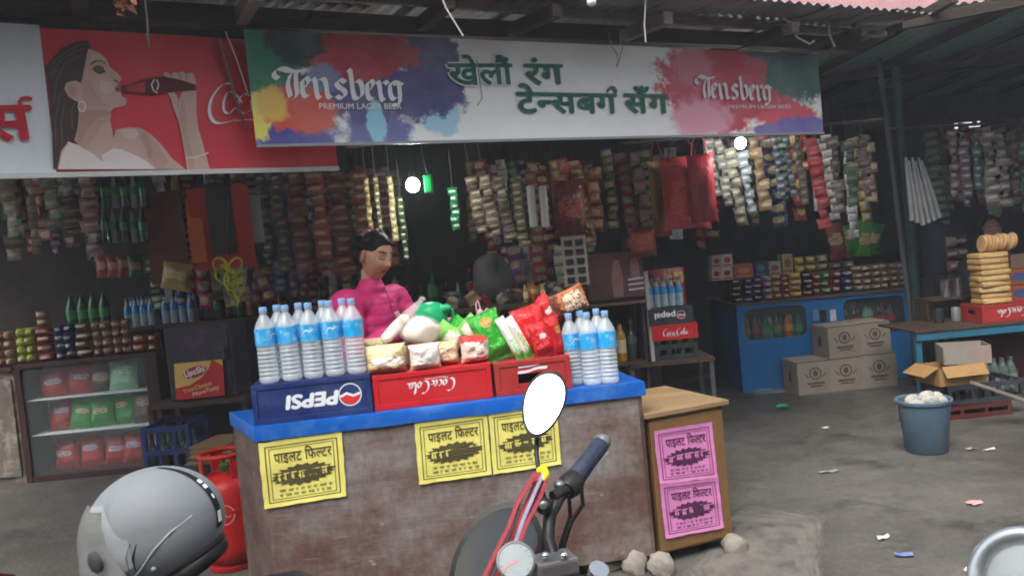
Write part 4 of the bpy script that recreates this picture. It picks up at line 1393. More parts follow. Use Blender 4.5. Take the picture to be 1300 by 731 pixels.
def packet(name, loc, w, h, t, mat, label, cat='packet', rot=(0, 0, 0), group=None, seed=0, parent=None, nu=8, nv=10, crimp=.07):
    me = pillow_mesh(w, h, t, seed, nu, nv, crimp)
    o = bpy.data.objects.new(name, me)
    if not me.materials: me.materials.append(mat)
    COL.objects.link(o)
    own_mat(o, mat)
    o.location, o.rotation_euler = loc, rot
    if parent is not None: o.parent = parent
    else: tag(o, label, cat, group)
    return o
def pk(px0, py0, px1, py1, Y, t, mat, label, name='packet', cat='packet', tilt=0.0, lean=0.0, yaw=0.0, group=None, seed=0, crimp=.07, kw=1.0, kh=1.0):
    """packet filling a picture box, standing at depth Y: bottom middle anchored, tilted in the picture by tilt (deg, + = top to the left)"""
    a, b_ = at(px0, py1, Y), at(px1, py1, Y)
    w = (px1 - px0) / FPX * Y * kw
    h = (py1 - py0) / FPX * Y * kh
    c = (a + b_) / 2
    return packet(name, c, w, h, t, mat, label, cat, (rad(lean), rad(-tilt), rad(yaw)), group, seed, crimp=crimp)

m_w_bread = WRAP('bread_wrapper', '#e0c59a', '#ecdcc0', '#cfa878', .3, .4, .25, .45, .5)
m_w_bread2 = WRAP('bread_wrapper_printed', '#e6cf9c', '#efe9df', '#b98a5a', .3, .42, .14, .4, .5)
m_w_white = WRAP('white_pink_wrapper', '#ece5df', '#f0e6e0', '#e0b8ac', .3, .3, .2, .7, .5)
m_w_red = WRAP('red_chip_wrapper', '#cc1a20', '#d8a040', '#b5141a', .22, .18, .10, .5, .8)
m_w_red2 = WRAP('crimson_chip_wrapper', '#c0161f', '#e8d8d0', '#a01018', .22, .16, .09, .62, .8)
m_w_green = WRAP('green_chip_wrapper', '#35ac2c', '#d98a3c', '#2c9626', .22, .16, .10, .66, .8)
m_w_green2 = WRAP('pale_green_wrapper', '#7cc456', '#f2f3e4', '#dcd6c0', .28, .36, .24, .5, .6)
m_w_wg = WRAP('white_green_wrapper', '#e6ebe0', '#c8d8c0', '#58b944', .28, .3, .16, .4, .7)
m_w_wr = WRAP('white_red_wrapper', '#eae6e0', '#d8cf9a', '#6cb84c', .28, .2, .14, .5, .7)
m_w_brown = WRAP('brown_orange_wrapper', '#b8693a', '#e8cfae', '#7a3a1e', .22, .4, .3, .7, .9)
m_w_or = WRAP('orange_wrapper', '#c65a1e', '#e8d9a8', '#7c2812', .3)
m_w_clear = GLASSY('clear_film', '#e4e2dc', .18, .28, .7)
m_bread = M('bread_crumb', '#dcb88a', .8, .12, 10, .2, 60)
m_bread_w = M('white_bread', '#eee2cf', .8, .06, 10, .15, 60)
def cpt(px, py, dep):
    """point seen at px, py at a given depth behind the counter's front edge"""
    x, _ = CT.px(px, py)
    d = ray(px, py); c = Vector((0, 0, CAM_H))
    o_ = CT.pt(0, 0, -dep)
    t = (o_ - c).dot(CT.nin) / d.dot(CT.nin)
    return c + d * t
ZC2 = CTOP + .151
# bread on the bright red crate
def loaf(px0, py0, px1, py1, dep, mat_wrap, label, yaw=0, zbot=ZC2, t=.10, lean=0):
    a, b_ = cpt(px0, py1, dep), cpt(px1, py1, dep)
    t_ = thing('bread_pack', label, 'bread', ((a + b_) / 2).to_tuple()[:2] + (zbot,), CT.theta + rad(yaw), 'bread packs on the counter')
    w = (b_ - a).length
    h = (py1 - py0) / FPX * a.y
    packet('wrapper', (0, 0, 0), w, h, t, mat_wrap, None, rot=(rad(lean), 0, 0), parent=t_, seed=int(px0), crimp=.04, nu=16, nv=16)
    return t_
loaf(462, 418, 494, 442, .20, m_w_bread, 'plain loaf pack lying behind the printed loaf on the red crate', zbot=ZC2 + .06, t=.11)
MB()
loaf(465, 436, 518, 473, .06, m_w_bread2, 'printed yellow loaf pack at the left front of the red crate', t=.09)
loaf(521, 440, 562, 473, .05, m_w_white, 'white and pink printed bun pack at the front of the red crate', yaw=6, t=.07)
loaf(556, 432, 584, 462, .13, m_w_bread, 'small beige bread pack beside the red topped loaf', yaw=-12, t=.08)
# loaf with red top
a = cpt(605, 461, .10)
t_ = thing('bread_pack', 'square loaf pack with red printed top on the red crate', 'bread', (a.x, a.y, ZC2), CT.theta + .12, 'bread packs on the counter')
packet('wrapper', (0, 0, 0), .135, .12, .11, WRAP('red_top_wrapper', '#e6d6c8', '#f0e8e0', '#c22a2c', .25, .3, .2, .4, .7, top=True), None, parent=t_, seed=31, crimp=.03, nu=16, nv=16)
# round bun in a clear bag
a = cpt(535, 420, .13)
t_ = thing('bread_pack', 'big round white bun in a clear bag on the red crate', 'bread', (a.x, a.y, a.z - .065), 0.3, 'bread packs on the counter')
b = MB(); b.ball((0, 0, .065), (.080, .055, .058), 24, 16)
for v in b.v: v += Vector((1, 1, 1)) * .016 * noise.noise(v * 16 + Vector((4, 0, 0))); v.z = max(v.z, .004)
b.build('bun', m_bread_w, t_, smooth=60)
b = MB(); b.ball((0, 0, .065), (.092, .066, .066), 24, 16)
for v in b.v: v += Vector((1, 1, 1)) * .016 * noise.noise(v * 16 + Vector((4, 0, 0))) + v.normalized() * .010 * noise.noise(v * 45)
b.tube([(-.06, 0, .10), (-.09, 0, .135), (-.10, 0, .16)], [.03, .015, .03], 8, .4)
b.build('clear_bag', m_w_clear, t_, smooth=60)
# it rests on a stack of buns
for k, (px, py) in enumerate(((500, 446), (545, 446))):
    a = cpt(px, py, .17)
    t_ = thing('bread_pack', 'pack of brown buns wedged behind the printed packs, %s one' % ('left', 'right')[k], 'bread', (a.x, a.y, ZC2), .2 * k, 'bread packs on the counter')
    packet('wrapper', (0, 0, 0), .14, .10, .12, m_w_bread, None, parent=t_, seed=40 + k, crimp=.03, nu=16, nv=16)
# long sliced loaf in a clear bag, leaning up to the hand
p0, p1 = cpt(487, 433, .10), cpt(534, 382, .26)
t_ = thing('bread_pack', 'long pale loaf in a clear bag leaning up towards the hand', 'bread', p0)
b = MB(); mid = p0.lerp(p1, .62)
b.tube([p0, p0.lerp(mid, .1), p0.lerp(mid, .5), mid.lerp(p0, .1), mid], [.012, .030, .034, .030, .012], 12, .75)
b.build('loaf', m_bread_w, t_, world=True, smooth=60)
b = MB(); b.tube([p0 - (p1 - p0) * .02, p0.lerp(mid, .1), p0.lerp(mid, .5), mid, mid.lerp(p1, .5), p1, p1 + (p1 - p0) * .06], [.016, .035, .039, .036, .028, .016, .022], 12, .6)
b.build('clear_bag', m_w_clear, t_, world=True, smooth=60)
# green-white packet lying to the left of the chips
pk(566, 408, 606, 436, cpt(585, 430, .2).y, .05, m_w_green2, 'pale green packet lying between bread and chips', tilt=55, kw=.8, kh=1.3, seed=5)
# chip bags standing in the faded red crate
ZC3 = CTOP + .146
def chip(px, py, dep, w, h, t, mat, tilt, yaw, label, lean=-8, seed=0, z=None):
    a = cpt(px, py, dep)
    return packet('chip_bag', (a.x, a.y, a.z if z is None else z), w, h, t, mat, label, 'chip bag', (rad(lean), rad(-tilt), CT.theta + rad(yaw)), 'chip bags on the counter', seed, nu=16, nv=20)
chip(636, 456, .10, .145, .225, .07, m_w_green, 16, 8, 'large green chip bag at the left of the chip crate', -14, 1)
chip(618, 436, .16, .11, .15, .05, m_w_green2, 42, 0, 'pale green chip bag leaning left over the bread', -16, 2)
chip(604, 428, .24, .10, .13, .05, m_w_green, 55, -5, 'small green bag peeking out behind the pale green one', -10, 3)
chip(663, 456, .08, .05, .21, .04, m_w_wg, 20, 25, 'narrow white and green packet beside the green chip bag', -14, 4)
chip(674, 455, .08, .05, .21, .04, m_w_wr, 20, 30, 'narrow white packet with dark print between green and red bags', -14, 5)
chip(688, 452, .14, .15, .235, .07, m_w_red, 12, 5, 'tall red chip bag behind the narrow packets', -12, 6)
chip(693, 452, .07, .10, .16, .05, m_w_red2, 8, 10, 'crimson chip bag in front at the right of the chip crate', -10, 7)
chip(712, 452, .09, .075, .19, .05, m_w_red, 8, 25, 'narrow red chip bag at the right edge of the chip crate', -8, 8)
chip(712, 408, .22, .13, .15, .06, m_w_red2, 48, 0, 'crimson bag lying across the top of the red chip bags', -10, 9)
chip(700, 392, .17, .11, .17, .05, m_w_brown, -72, 0, 'shiny brown and orange bag sticking out to the right on top', -6, 10)
# pink carrier bag
a = cpt(612, 402, .22)
t_ = thing('carrier_bag', 'small pink carrier bag with upright handle behind the green chip bags', 'bag', (a.x, a.y, a.z - .10))
b = MB(); b.tube([(0, 0, 0), (0, 0, .05), (0, 0, .10), (-.01, 0, .135)], [.04, .045, .035, .014], 10, .7)
for v in b.v: v += Vector((1, .5, 0)) * .010 * noise.noise(v * 40)
m_pinkbag = M('pink_film', '#e2b7c1', .35, .1, 12, .4, 30)
b.build('pouch', m_pinkbag, t_, smooth=50)
b = MB(); b.tube([(-.02, 0, .11), (-.022, 0, .16), (-.012, 0, .175), (-.008, 0, .16), (-.002, 0, .12)], .006, 6, .6); b.tube([(.0, 0, .11), (.025, 0, .135), (.05, 0, .12), (.058, 0, .08)], .006, 6, .6)
b.build('handle', m_pinkbag, t_, smooth=50)
# green plastic jug
a = at(549, 420, 3.83)
t_ = thing('jug', 'bright green plastic jug by the shopkeeper', 'jug', (a.x, a.y, CTOP))
m_jug = M('green_plastic', '#11a46a', .35, .06, 6)
zz = a.z - CTOP
b = MB(); b.lathe([(.05, 0), (.066, .01), (.072, zz), (.078, zz + .055), (.074, zz + .10), (.05, zz + .128), (.02, zz + .136)], 20)
b.build('jug_body', m_jug, t_, smooth=50)
b = MB(); b.tube([(.07, 0, zz + .02), (.105, 0, zz + .05), (.10, 0, zz + .09), (.06, 0, zz + .105)], .010, 8); b.build('handle', m_jug, t_, smooth=50)
b = MB(); b.tube([(.045, -.02, zz + .09), (.085, -.03, zz + .105), (.098, -.033, zz + .10)], [.03, .018, .01], 10); b.build('spout', m_jug, t_, smooth=50)

# ================================================================ people
def voxel(b, size, smooth=4, name='body'):
    """weld overlapping volumes into one continuous skin"""
    o = b.build(name, None)
    r = o.modifiers.new('r', 'REMESH'); r.mode = 'VOXEL'; r.voxel_size = size
    s = o.modifiers.new('s', 'SMOOTH'); s.iterations = smooth; s.factor = .5
    dg = bpy.context.evaluated_depsgraph_get()
    me = bpy.data.meshes.new_from_object(o.evaluated_get(dg))
    bpy.data.objects.remove(o)
    me.name = name
    me.shade_smooth()
    return me
def gauss(v, c, s):
    return math.exp(-(((v.x - c[0]) / s[0]) ** 2 + ((v.y - c[1]) / s[1]) ** 2 + ((v.z - c[2]) / s[2]) ** 2))
def head_mb(n=64, m=44):
    """head in its own axes: face towards -Y, centre between the ears; 0.235 tall"""
    b = MB(); b.ball((0, 0, 0), (.074, .092, .118), n, m)
    for v in b.v:
        t = max(0, -v.z / .118)
        v.x *= 1 - .30 * t ** 1.6
        v.y = v.y * (1 - .16 * t ** 2) - .010 * t ** 2
        if v.z > 0: v.y += .012 * (v.z / .118)
        if v.y > 0: v.y *= 1 - .25 * t          # nape
        # face plane
        if v.y < -.055:
            v.y = -.055 + (v.y + .055) * .82
    for v in b.v:
        f = 1 if v.y < 0 else 0
        if not f: continue
        d = 0
        for s in (-1, 1):
            d += .014 * gauss(v, (s * .032, -.08, .012), (.017, .06, .013))
            d -= .007 * gauss(v, (s * .032, -.08, .010), (.012, .06, .007))        # sockets
            d -= .004 * gauss(v, (s * .032, -.08, .036), (.022, .06, .008))        # brow ridge
            d -= .005 * gauss(v, (s * .042, -.07, -.028), (.02, .06, .022))        # cheeks
            d += .004 * gauss(v, (s * .020, -.08, -.035), (.010, .06, .012))
            d -= .006 * gauss(v, (s * .0115, -.085, -.024), (.007, .06, .007))     # nostril wings
        d -= .013 * gauss(v, (0, -.085, .008), (.009, .06, .022))
        d -= .026 * gauss(v, (0, -.085, -.020), (.010, .06, .013))                 # tip of the nose
        d -= .008 * gauss(v, (0, -.085, -.050), (.022, .06, .006))                 # upper lip
        d -= .009 * gauss(v, (0, -.085, -.064), (.018, .06, .006))                 # lower lip
        d += .006 * gauss(v, (0, -.085, -.057), (.020, .06, .0028))
        d += .004 * gauss(v, (0, -.085, -.076), (.018, .06, .006))
        d -= .010 * gauss(v, (0, -.08, -.098), (.020, .06, .014))                  # chin
        v.y += d
    for s in (-1, 1):   # ears
        b.ball((s * .083, .014, -.004), (.010, .022, .035), 12, 10, Matrix.Rotation(s * .45, 3, 'Z'))
        b.ball((s * .076, .008, -.030), (.007, .010, .011), 10, 8)
    return b
def limb(b, pts, rs, n=14):
    b.tube(pts, rs, n)
    for p, r in zip(pts, rs): b.ball(p, r, n, 8)
def hand(b, wrist, fwd, up, s=1, curl=.5, spread=.5):
    """palm and five fingers; fwd along the fingers, up = back of the hand, s = side of the thumb"""
    fwd, up = Vector(fwd).normalized(), Vector(up).normalized()
    sd_ = fwd.cross(up).normalized() * s
    up = sd_.cross(fwd).normalized() * s
    c = wrist + fwd * .045
    R = Matrix((sd_, fwd, up)).transposed()
    b.ball(c, (.036, .046, .014), 14, 10, R)
    for i, L in enumerate((.066, .074, .070, .056)):
        base = wrist + fwd * .080 + sd_ * (.027 - .018 * i)
        d = (fwd + sd_ * (.10 - .07 * i) * spread).normalized()
        pts, p, a = [base - fwd * .02], base, 0
        pts.append(base)
        for k in range(3):
            a += curl * (.5 if k == 0 else .8)
            p = p + (d * math.cos(a) - up * math.sin(a)) * (L * (.42, .32, .26)[k])
            pts.append(p)
        b.tube(pts, [.0088, .0088, .0080, .0074, .0064], 8)
        b.ball(pts[-1], .0064, 8, 6)
    base = wrist + fwd * .022 + sd_ * .026
    d = (fwd * .62 + sd_ * .62 - up * .35).normalized()
    p1 = base + d * .034; p2 = p1 + (d * .8 + fwd * .5 - up * .25).normalized() * .028; p3 = p2 + (fwd * .9 - up * .3).normalized() * .020
    b.tube([base, p1, p2, p3], [.0125, .0105, .0095, .0075], 8); b.ball(p3, .0075, 8, 6)
def skin_mat(name, col, lip, brow):
    m, n, l, p = _new(name)
    a = n.new('ShaderNodeVertexColor'); a.layer_name = 'tint'
    nz = n.new('ShaderNodeTexNoise'); nz.inputs['Scale'].default_value = 40; nz.inputs['Detail'].default_value = 4
    tc = n.new('ShaderNodeTexCoord'); l.new(tc.outputs['Object'], nz.inputs['Vector'])
    rp = n.new('ShaderNodeValToRGB'); rp.color_ramp.elements[0].color = (.9, .88, .86, 1); rp.color_ramp.elements[1].color = (1.06, 1.05, 1.04, 1); l.new(nz.outputs['Fac'], rp.inputs['Fac'])
    mx = n.new('ShaderNodeMix'); mx.data_type = 'RGBA'; mx.blend_type = 'MULTIPLY'; mx.inputs['Factor'].default_value = 1
    l.new(a.outputs['Color'], mx.inputs['A']); l.new(rp.outputs['Color'], mx.inputs['B'])
    l.new(mx.outputs['Result'], p.inputs['Base Color'])
    p.inputs['Roughness'].default_value = .5
    p.inputs['Subsurface Weight'].default_value = .12
    p.inputs['Subsurface Radius'].default_value = (.012, .005, .003)
    return m
def tint(me, H, skin, lip, brow):
    """colour the features: H maps body axes to head axes"""
    at_ = me.color_attributes.new('tint', 'FLOAT_COLOR', 'POINT')
    sk, lp, bw = lin(skin), lin(lip), lin(brow)
    for i, v in enumerate(me.vertices):
        q = H @ v.co
        c = sk if not (abs(q.x) > .0745 and abs(q.z) < .05) else tuple(a * b_ for a, b_ in zip(sk, (.72, .58, .52)))
        if q.y < -.04 and abs(q.z) < .13 and abs(q.x) < .08:
            k = min(1, 1.3 * math.exp(-((q.x / .021) ** 4 + ((q.z + .057) / .0115) ** 4)))
            c = tuple(a * (1 - k) + b_ * k for a, b_ in zip(c, lp))
            for s in (-1, 1):
                ax = abs(q.x - s * .033)
                kb = min(1, 1.3 * math.exp(-((ax / .021) ** 4 + ((q.z - .040 + .10 * max(0, ax - .008)) / .0048) ** 4)))
                ke = .95 * min(1, 1.4 * math.exp(-((ax / .016) ** 4 + ((q.z - .005) / .0042) ** 2)))   # lash line of lowered lids
                k2 = max(kb, ke)
                c = tuple(a * (1 - k2) + b_ * k2 for a, b_ in zip(c, bw))
        at_.data[i].color = (*c, 1)

# ---------------------------------------------------------------- the shopkeeper
GX = at(472, 360, 4.22)
girl = thing('person', 'young woman in a magenta padded jacket looking down behind the counter', 'person', (GX.x, GX.y, 0), rad(57))
hc = Vector((0.0, -.048, 1.494))                       # head centre
RH = Matrix.Rotation(rad(4), 3, 'Y') @ Matrix.Rotation(rad(20), 3, 'X') @ Matrix.Rotation(rad(0), 3, 'Z')
hb = head_mb()
b = MB()
b.add([hc + RH @ v for v in hb.v], hb.f)
limb(b, [(0, .03, 1.22), (0, .022, 1.32), (0, .0, 1.43)], [.056, .045, .046])
limb(b, [(0, .03, .80), (0, .03, .98), (0, .02, 1.12), (0, .03, 1.22)], [.13, .115, .13, .10])
RS, RE, RW = Vector((-.178, .02, 1.262)), Vector((-.25, -.07, 1.03)), Vector((-.13, -.27, 1.115))
LS, LE, LW = Vector((.178, .02, 1.262)), Vector((.215, -.13, 1.04)), Vector((.085, -.31, 1.15))
for S, E_, W_ in ((RS, RE, RW), (LS, LE, LW)):
    limb(b, [Vector((S.x * .4, S.y, 1.25)), S, E_, W_], [.06, .052, .040, .026])
hand(b, RW, (.45, -.85, .05), (-.2, 0, .95), -1, .55)
hand(b, LW, (.2, -.95, -.05), (0, 0, 1), 1, .35)
limb(b, [(-.09, .03, .82), (-.10, .02, .48), (-.10, .04, .07)], [.085, .06, .04])
limb(b, [(.09, .03, .82), (.10, .02, .48), (.10, .04, .07)], [.085, .06, .04])
for s in (-1, 1): b.ball((s * .10, -.03, .04), (.045, .12, .04), 12, 8)
me = voxel(b, .0042, 3, 'body')
HI = (Matrix.Translation(hc) @ RH.to_4x4()).inverted()
tint(me, HI, '#bd8f73', '#9c4048', '#1c1210')
mesh_obj('body', me, skin_mat('brown_skin', 0, 0, 0), girl)
# jacket: padded, horizontal quilting, stand-up collar
b = MB()
limb(b, [(0, .03, .74), (0, .03, .86), (0, .03, .98), (0, .02, 1.10), (0, .025, 1.20), (0, .025, 1.27)], [.150, .145, .138, .150, .140, .095], 20)
b.v = b.v
for S, E_, W_ in ((RS, RE, RW), (LS, LE, LW)):
    limb(b, [Vector((S.x * .35, S.y, 1.235)), S + Vector((0, 0, -.005)), S.lerp(E_, .5), E_, E_.lerp(W_, .6), W_ - (W_ - E_).normalized() * .012], [.095, .084, .076, .070, .058, .046], 18)
limb(b, [(0, .025, 1.26), (0, .018, 1.30), (0, .010, 1.322)], [.095, .080, .078], 18)
me = voxel(b, .007, 6, 'jacket')
nrms = [v.normal.copy() for v in me.vertices]
for v, nrm in zip(me.vertices, nrms):
    c = v.co.copy()
    # which way the padding runs: rings round the trunk, rings along the sleeves
    ph = c.z * 2 * PI / .052 if abs(c.x) < .15 and c.y > -.14 else (c - (RS if c.x < 0 else LS)).length * 2 * PI / .055
    k = abs(math.sin(ph / 2)) ** .5
    v.co = c + nrm * (.006 * k - .003 + .010 * noise.noise(c * 11) + .004 * noise.noise(c * 34))
m_jk = M('magenta_padded_cloth', '#c62d6e', .62, .12, 10, .3, 90)
jk = mesh_obj('jacket', me, m_jk, girl)
b = MB(); b.tube([(0, -.082, 1.335), (.0, -.105, 1.27), (.004, -.125, 1.18), (.0, -.125, 1.05), (0, -.12, .9)], .0022, 6)
b.build('zip', M('dark_magenta_zip', '#8a1f4c', .4, .1), jk)
# hair: drawn back, loose knot behind, a few strands
def head_surf(t, a):
    """bare head form for azimuth a (0 = face) and latitude t"""
    v = Vector((.074 * math.cos(t) * math.sin(a), -.092 * math.cos(t) * math.cos(a), .118 * math.sin(t)))
    k = max(0, -v.z / .118)
    v.x *= 1 - .30 * k ** 1.6
    v.y = v.y * (1 - .16 * k ** 2) - .010 * k ** 2
    if v.z > 0: v.y += .012 * (v.z / .118)
    if v.y > 0: v.y *= 1 - .25 * k
    return v
HL = [(0, .074), (25, .072), (45, .060), (58, .040), (70, .030), (82, .030), (94, .026), (104, .004), (112, -.045), (130, -.080), (180, -.092)]
def hairline(a):
    d = abs(math.degrees((a + PI) % (2 * PI) - PI))
    for (d0, z0), (d1, z1) in zip(HL, HL[1:]):
        if d <= d1: return z0 + (z1 - z0) * (d - d0) / (d1 - d0)
    return HL[-1][1]
b = MB(); n_, m_ = 120, 26
for j in range(m_ + 1):
    for i in range(n_):
        a = 2 * PI * i / n_
        t0 = math.asin(hairline(a) / .118) + .03 * noise.noise(Vector((i * .9, 0, 0)))
        t = t0 + (PI / 2 - .001 - t0) * j / m_
        q = head_surf(t, a)
        rise = min(1, j / 3)
        k = 1.015 + (.085 + (.03 if q.y > 0 else 0)) * rise + .016 * noise.noise(Vector((i * .55, j * .12, 3))) * rise + .02 * noise.noise(q * 25)
        b.v.append(hc + RH @ Vector((q.x * k, q.y * k + .003, q.z * k)))
b.f = [(j * n_ + i, j * n_ + (i + 1) % n_, (j + 1) * n_ + (i + 1) % n_, (j + 1) * n_ + i) for j in range(m_) for i in range(n_)]
bun = hc + RH @ Vector((.01, .122, .03))
b.ball(bun, (.060, .052, .060), 20, 14)
b.ball(hc + RH @ Vector((-.01, .10, -.03)), (.045, .035, .06), 16, 10)
for v in b.v[-40:]: pass
hair_m = M('black_hair', '#17110f', .52, .4, 30, .6, 90, stretch=(1, 4, 1), spec=.2)
ho = b.build('hair', hair_m, girl, smooth=60)
sm = ho.modifiers.new('thick', 'SOLIDIFY'); sm.thickness = .006; sm.offset = -1
b = MB()
for k in range(26):
    a0 = random.uniform(-1.2, 1.2); z0 = random.uniform(.02, .1)
    p = [RH @ Vector((.078 * math.sin(a0), -.03 + random.uniform(0, .05), z0)), RH @ Vector((.088 * math.sin(a0 * 1.1), .04, z0 * .8)), RH @ Vector((.05 * math.sin(a0), .10, .02 + z0 * .2))]
    b.tube([hc + q * 1.06 for q in p], [.0016, .003, .002], 4)
b.build('hair_strands', hair_m, ho)
c_ = hc + RH @ Vector((-.035, .055, .118))
b = MB(); b.ball(c_, (.015, .011, .009), 10, 8); b.ball(c_ + Vector((-.016, .01, -.006)), (.010, .010, .008), 10, 8)
b.build('hair_clip', M('pink_clip', '#c65a9a', .3, .1), ho, smooth=50)
c_ = hc + RH @ Vector((.0, .035, .131))
b = MB(); b.ball(c_, (.016, .010, .006), 10, 8); b.build('hair_clip', M('orange_clip', '#d0553a', .3, .1), ho, smooth=50, label='orange hair clip')

# ---------------------------------------------------------------- the hooded person in the dim stall on the right
HX = at(1257, 300, 6.75)
pr = thing('person', 'person in a dark hooded shawl in the dim right hand stall', 'person', (HX.x, HX.y, 0), rad(-14))
hc2 = Vector((0, -.03, 1.52)); hc2.z = at(1257, 294, 6.75).z
b = MB(); hb = head_mb(40, 28); b.add([hc2 + v for v in hb.v], hb.f)
limb(b, [(0, .02, hc2.z - .28), (0, 0, hc2.z - .08)], [.055, .052])
limb(b, [(0, .03, .8), (0, .03, 1.0), (0, .03, hc2.z - .28)], [.14, .13, .12])
for s in (-1, 1):
    S, E_, W_ = Vector((s * .17, .02, hc2.z - .27)), Vector((s * .24, -.08, hc2.z - .52)), Vector((s * .10, -.28, hc2.z - .50))
    limb(b, [S, E_, W_], [.05, .04, .026]); hand(b, W_, (-s * .3, -.9, -.1), (0, 0, 1), -s, .6)
    limb(b, [(s * .09, .03, .82), (s * .1, .02, .45), (s * .1, .04, .05)], [.09, .06, .045])
    b.ball((s * .10, -.03, .04), (.045, .12, .04), 12, 8)
me = voxel(b, .006, 3, 'body')
tint(me, Matrix.Translation(hc2).inverted(), '#8d6a58', '#7a4444', '#221816')
mesh_obj('body', me, MATS.setdefault('skin2', skin_mat('brown_skin_dim', 0, 0, 0)), pr)
b = MB()
limb(b, [(0, .03, .15), (0, .03, .7), (0, .03, 1.0), (0, .03, hc2.z - .30), (0, .035, hc2.z - .2)], [.22, .18, .17, .16, .11], 18)
for s in (-1, 1):
    S, E_, W_ = Vector((s * .17, .02, hc2.z - .28)), Vector((s * .24, -.08, hc2.z - .52)), Vector((s * .12, -.25, hc2.z - .50))
    limb(b, [Vector((s * .05, .02, hc2.z - .25)), S, E_, W_], [.09, .085, .075, .055], 16)
me = voxel(b, .012, 5, 'shawl')
nrms = [v.normal.copy() for v in me.vertices]
for v, nrm in zip(me.vertices, nrms): v.co += nrm * .014 * noise.noise(v.co * 7)
mesh_obj('shawl', me, M('dark_shawl_cloth', '#1d2129', .85, .25, 9, .4, 50), pr)
b = MB(); vs, keep = [], []
hh = head_mb(40, 28)
for v in hh.v[:40 * 29]:
    keep.append(not (v.y < -.045 and v.z < .075 + .02 and abs(v.x) < .058))
    vs.append(hc2 + Vector((v.x * 1.25, v.y * 1.2 + .008, v.z * 1.18 - (.05 if v.z < -.06 else 0))))
b.add(vs, [f for f in hh.f[:40 * 28] if all(keep[i] for i in f)])
ho = b.build('hood', M('dark_shawl_cloth', '#1d2129'), pr, smooth=60)
sm = ho.modifiers.new('thick', 'SOLIDIFY'); sm.thickness = .012

# ================================================================ goods in the shops
_BM = {}
def bottle_mesh(kind):
    if kind in _BM: return _BM[kind]
    if kind == 'soda':      prof = [(.024, 0), (.031, .005), (.032, .02), (.030, .075), (.032, .12), (.028, .155), (.016, .19), (.0125, .215), (.0125, .225), (.0145, .227), (.0145, .243), (.004, .245)]
    elif kind == 'glass':   prof = [(.024, 0), (.029, .006), (.029, .10), (.027, .13), (.016, .165), (.012, .20), (.012, .222), (.014, .224), (.014, .236), (.004, .238)]
    elif kind == 'big':     prof = [(.035, 0), (.048, .008), (.050, .03), (.047, .13), (.050, .19), (.046, .235), (.026, .285), (.016, .31), (.016, .318), (.018, .32), (.018, .338), (.004, .34)]
    else:                   prof = [(.030, 0), (.034, .006), (.034, .15), (.028, .175), (.014, .20), (.013, .245), (.016, .247), (.016, .27), (.004, .272)]
    o = MB().lathe(prof, 12).build('b', None, smooth=45)
    _BM[kind] = o.data
    bpy.data.objects.remove(o)
    return _BM[kind]
def two_tone(name, col, cap, lab, zc, z0, z1, rough=.12, spec=.6):
    """bottle: liquid colour, a label band and a cap, split by height along the bottle"""
    if name in MATS: return MATS[name]
    m, n, l, p = _new(name)
    tc = n.new('ShaderNodeTexCoord'); sp = n.new('ShaderNodeSeparateXYZ'); l.new(tc.outputs['Generated'], sp.inputs[0])
    rp = n.new('ShaderNodeValToRGB'); rp.color_ramp.interpolation = 'CONSTANT'
    e = rp.color_ramp.elements
    e[0].position, e[0].color = 0, (*lin(col), 1)
    e[1].position, e[1].color = z0, (*lin(lab), 1)
    q = e.new(z1); q.color = (*lin(col), 1)
    q = e.new(zc); q.color = (*lin(cap), 1)
    l.new(sp.outputs['Z'], rp.inputs['Fac'])
    nz = n.new('ShaderNodeTexNoise'); nz.inputs['Scale'].default_value = 9; l.new(tc.outputs['Generated'], nz.inputs['Vector'])
    mx = n.new('ShaderNodeMix'); mx.data_type = 'RGBA'; mx.blend_type = 'OVERLAY'; mx.inputs['Factor'].default_value = .5
    l.new(rp.outputs['Color'], mx.inputs['A']); l.new(nz.outputs['Fac'], mx.inputs['B'])
    l.new(mx.outputs['Result'], p.inputs['Base Color'])
    p.inputs['Roughness'].default_value = rough
    p.inputs['Specular IOR Level'].default_value = spec
    MATS[name] = m
    return m
BT = {
    'green': two_tone('green_soda', '#1e5a34', '#2f7a3c', '#3c8a4a', .9, .35, .6),
    'dark': two_tone('cola_soda', '#1c0f0c', '#b02a2a', '#a31f26', .9, .4, .62),
    'orange': two_tone('orange_soda', '#b5541c', '#c9641f', '#d9a23a', .9, .4, .62),
    'clear': two_tone('clear_soda', '#8ea6a0', '#3c8a4a', '#4a9a5a', .9, .4, .62),
    'water': two_tone('small_water', '#8fa9b4', '#3c6fb0', '#2f86c4', .9, .45, .72),
    'amber': two_tone('amber_liquor', '#b98a2e', '#2a2018', '#d8cfae', .84, .2, .5),
    'empty': two_tone('empty_glass', '#4a5650', '#5c6660', '#6c7670', .9, .4, .6),
    'maroon': two_tone('maroon_drink', '#5a1c22', '#7c2a2a', '#8a3a34', .9, .4, .6),
}
def put_bottle(kind, mat, loc, label, group, s=1.0, parent=None, name='bottle', rot=None):
    o = bpy.data.objects.new(name, bottle_mesh(kind))
    if not o.data.materials: o.data.materials.append(BT[mat])
    COL.objects.link(o)
    own_mat(o, BT[mat])
    o.location = loc
    o.rotation_euler = rot or (0, 0, random.uniform(0, 6))
    o.scale = (s, s, s)
    if parent is not None: o.parent = parent
    else: tag(o, label, 'bottle', group)
    return o
WR = {}
def wrap_of(base, label='#d9d2bd', accent=None, **k):
    key = base + label
    if key not in WR: WR[key] = WRAP('wrapper_' + base[1:] + label[1:], base, label, accent or base, **k)
    return WR[key]

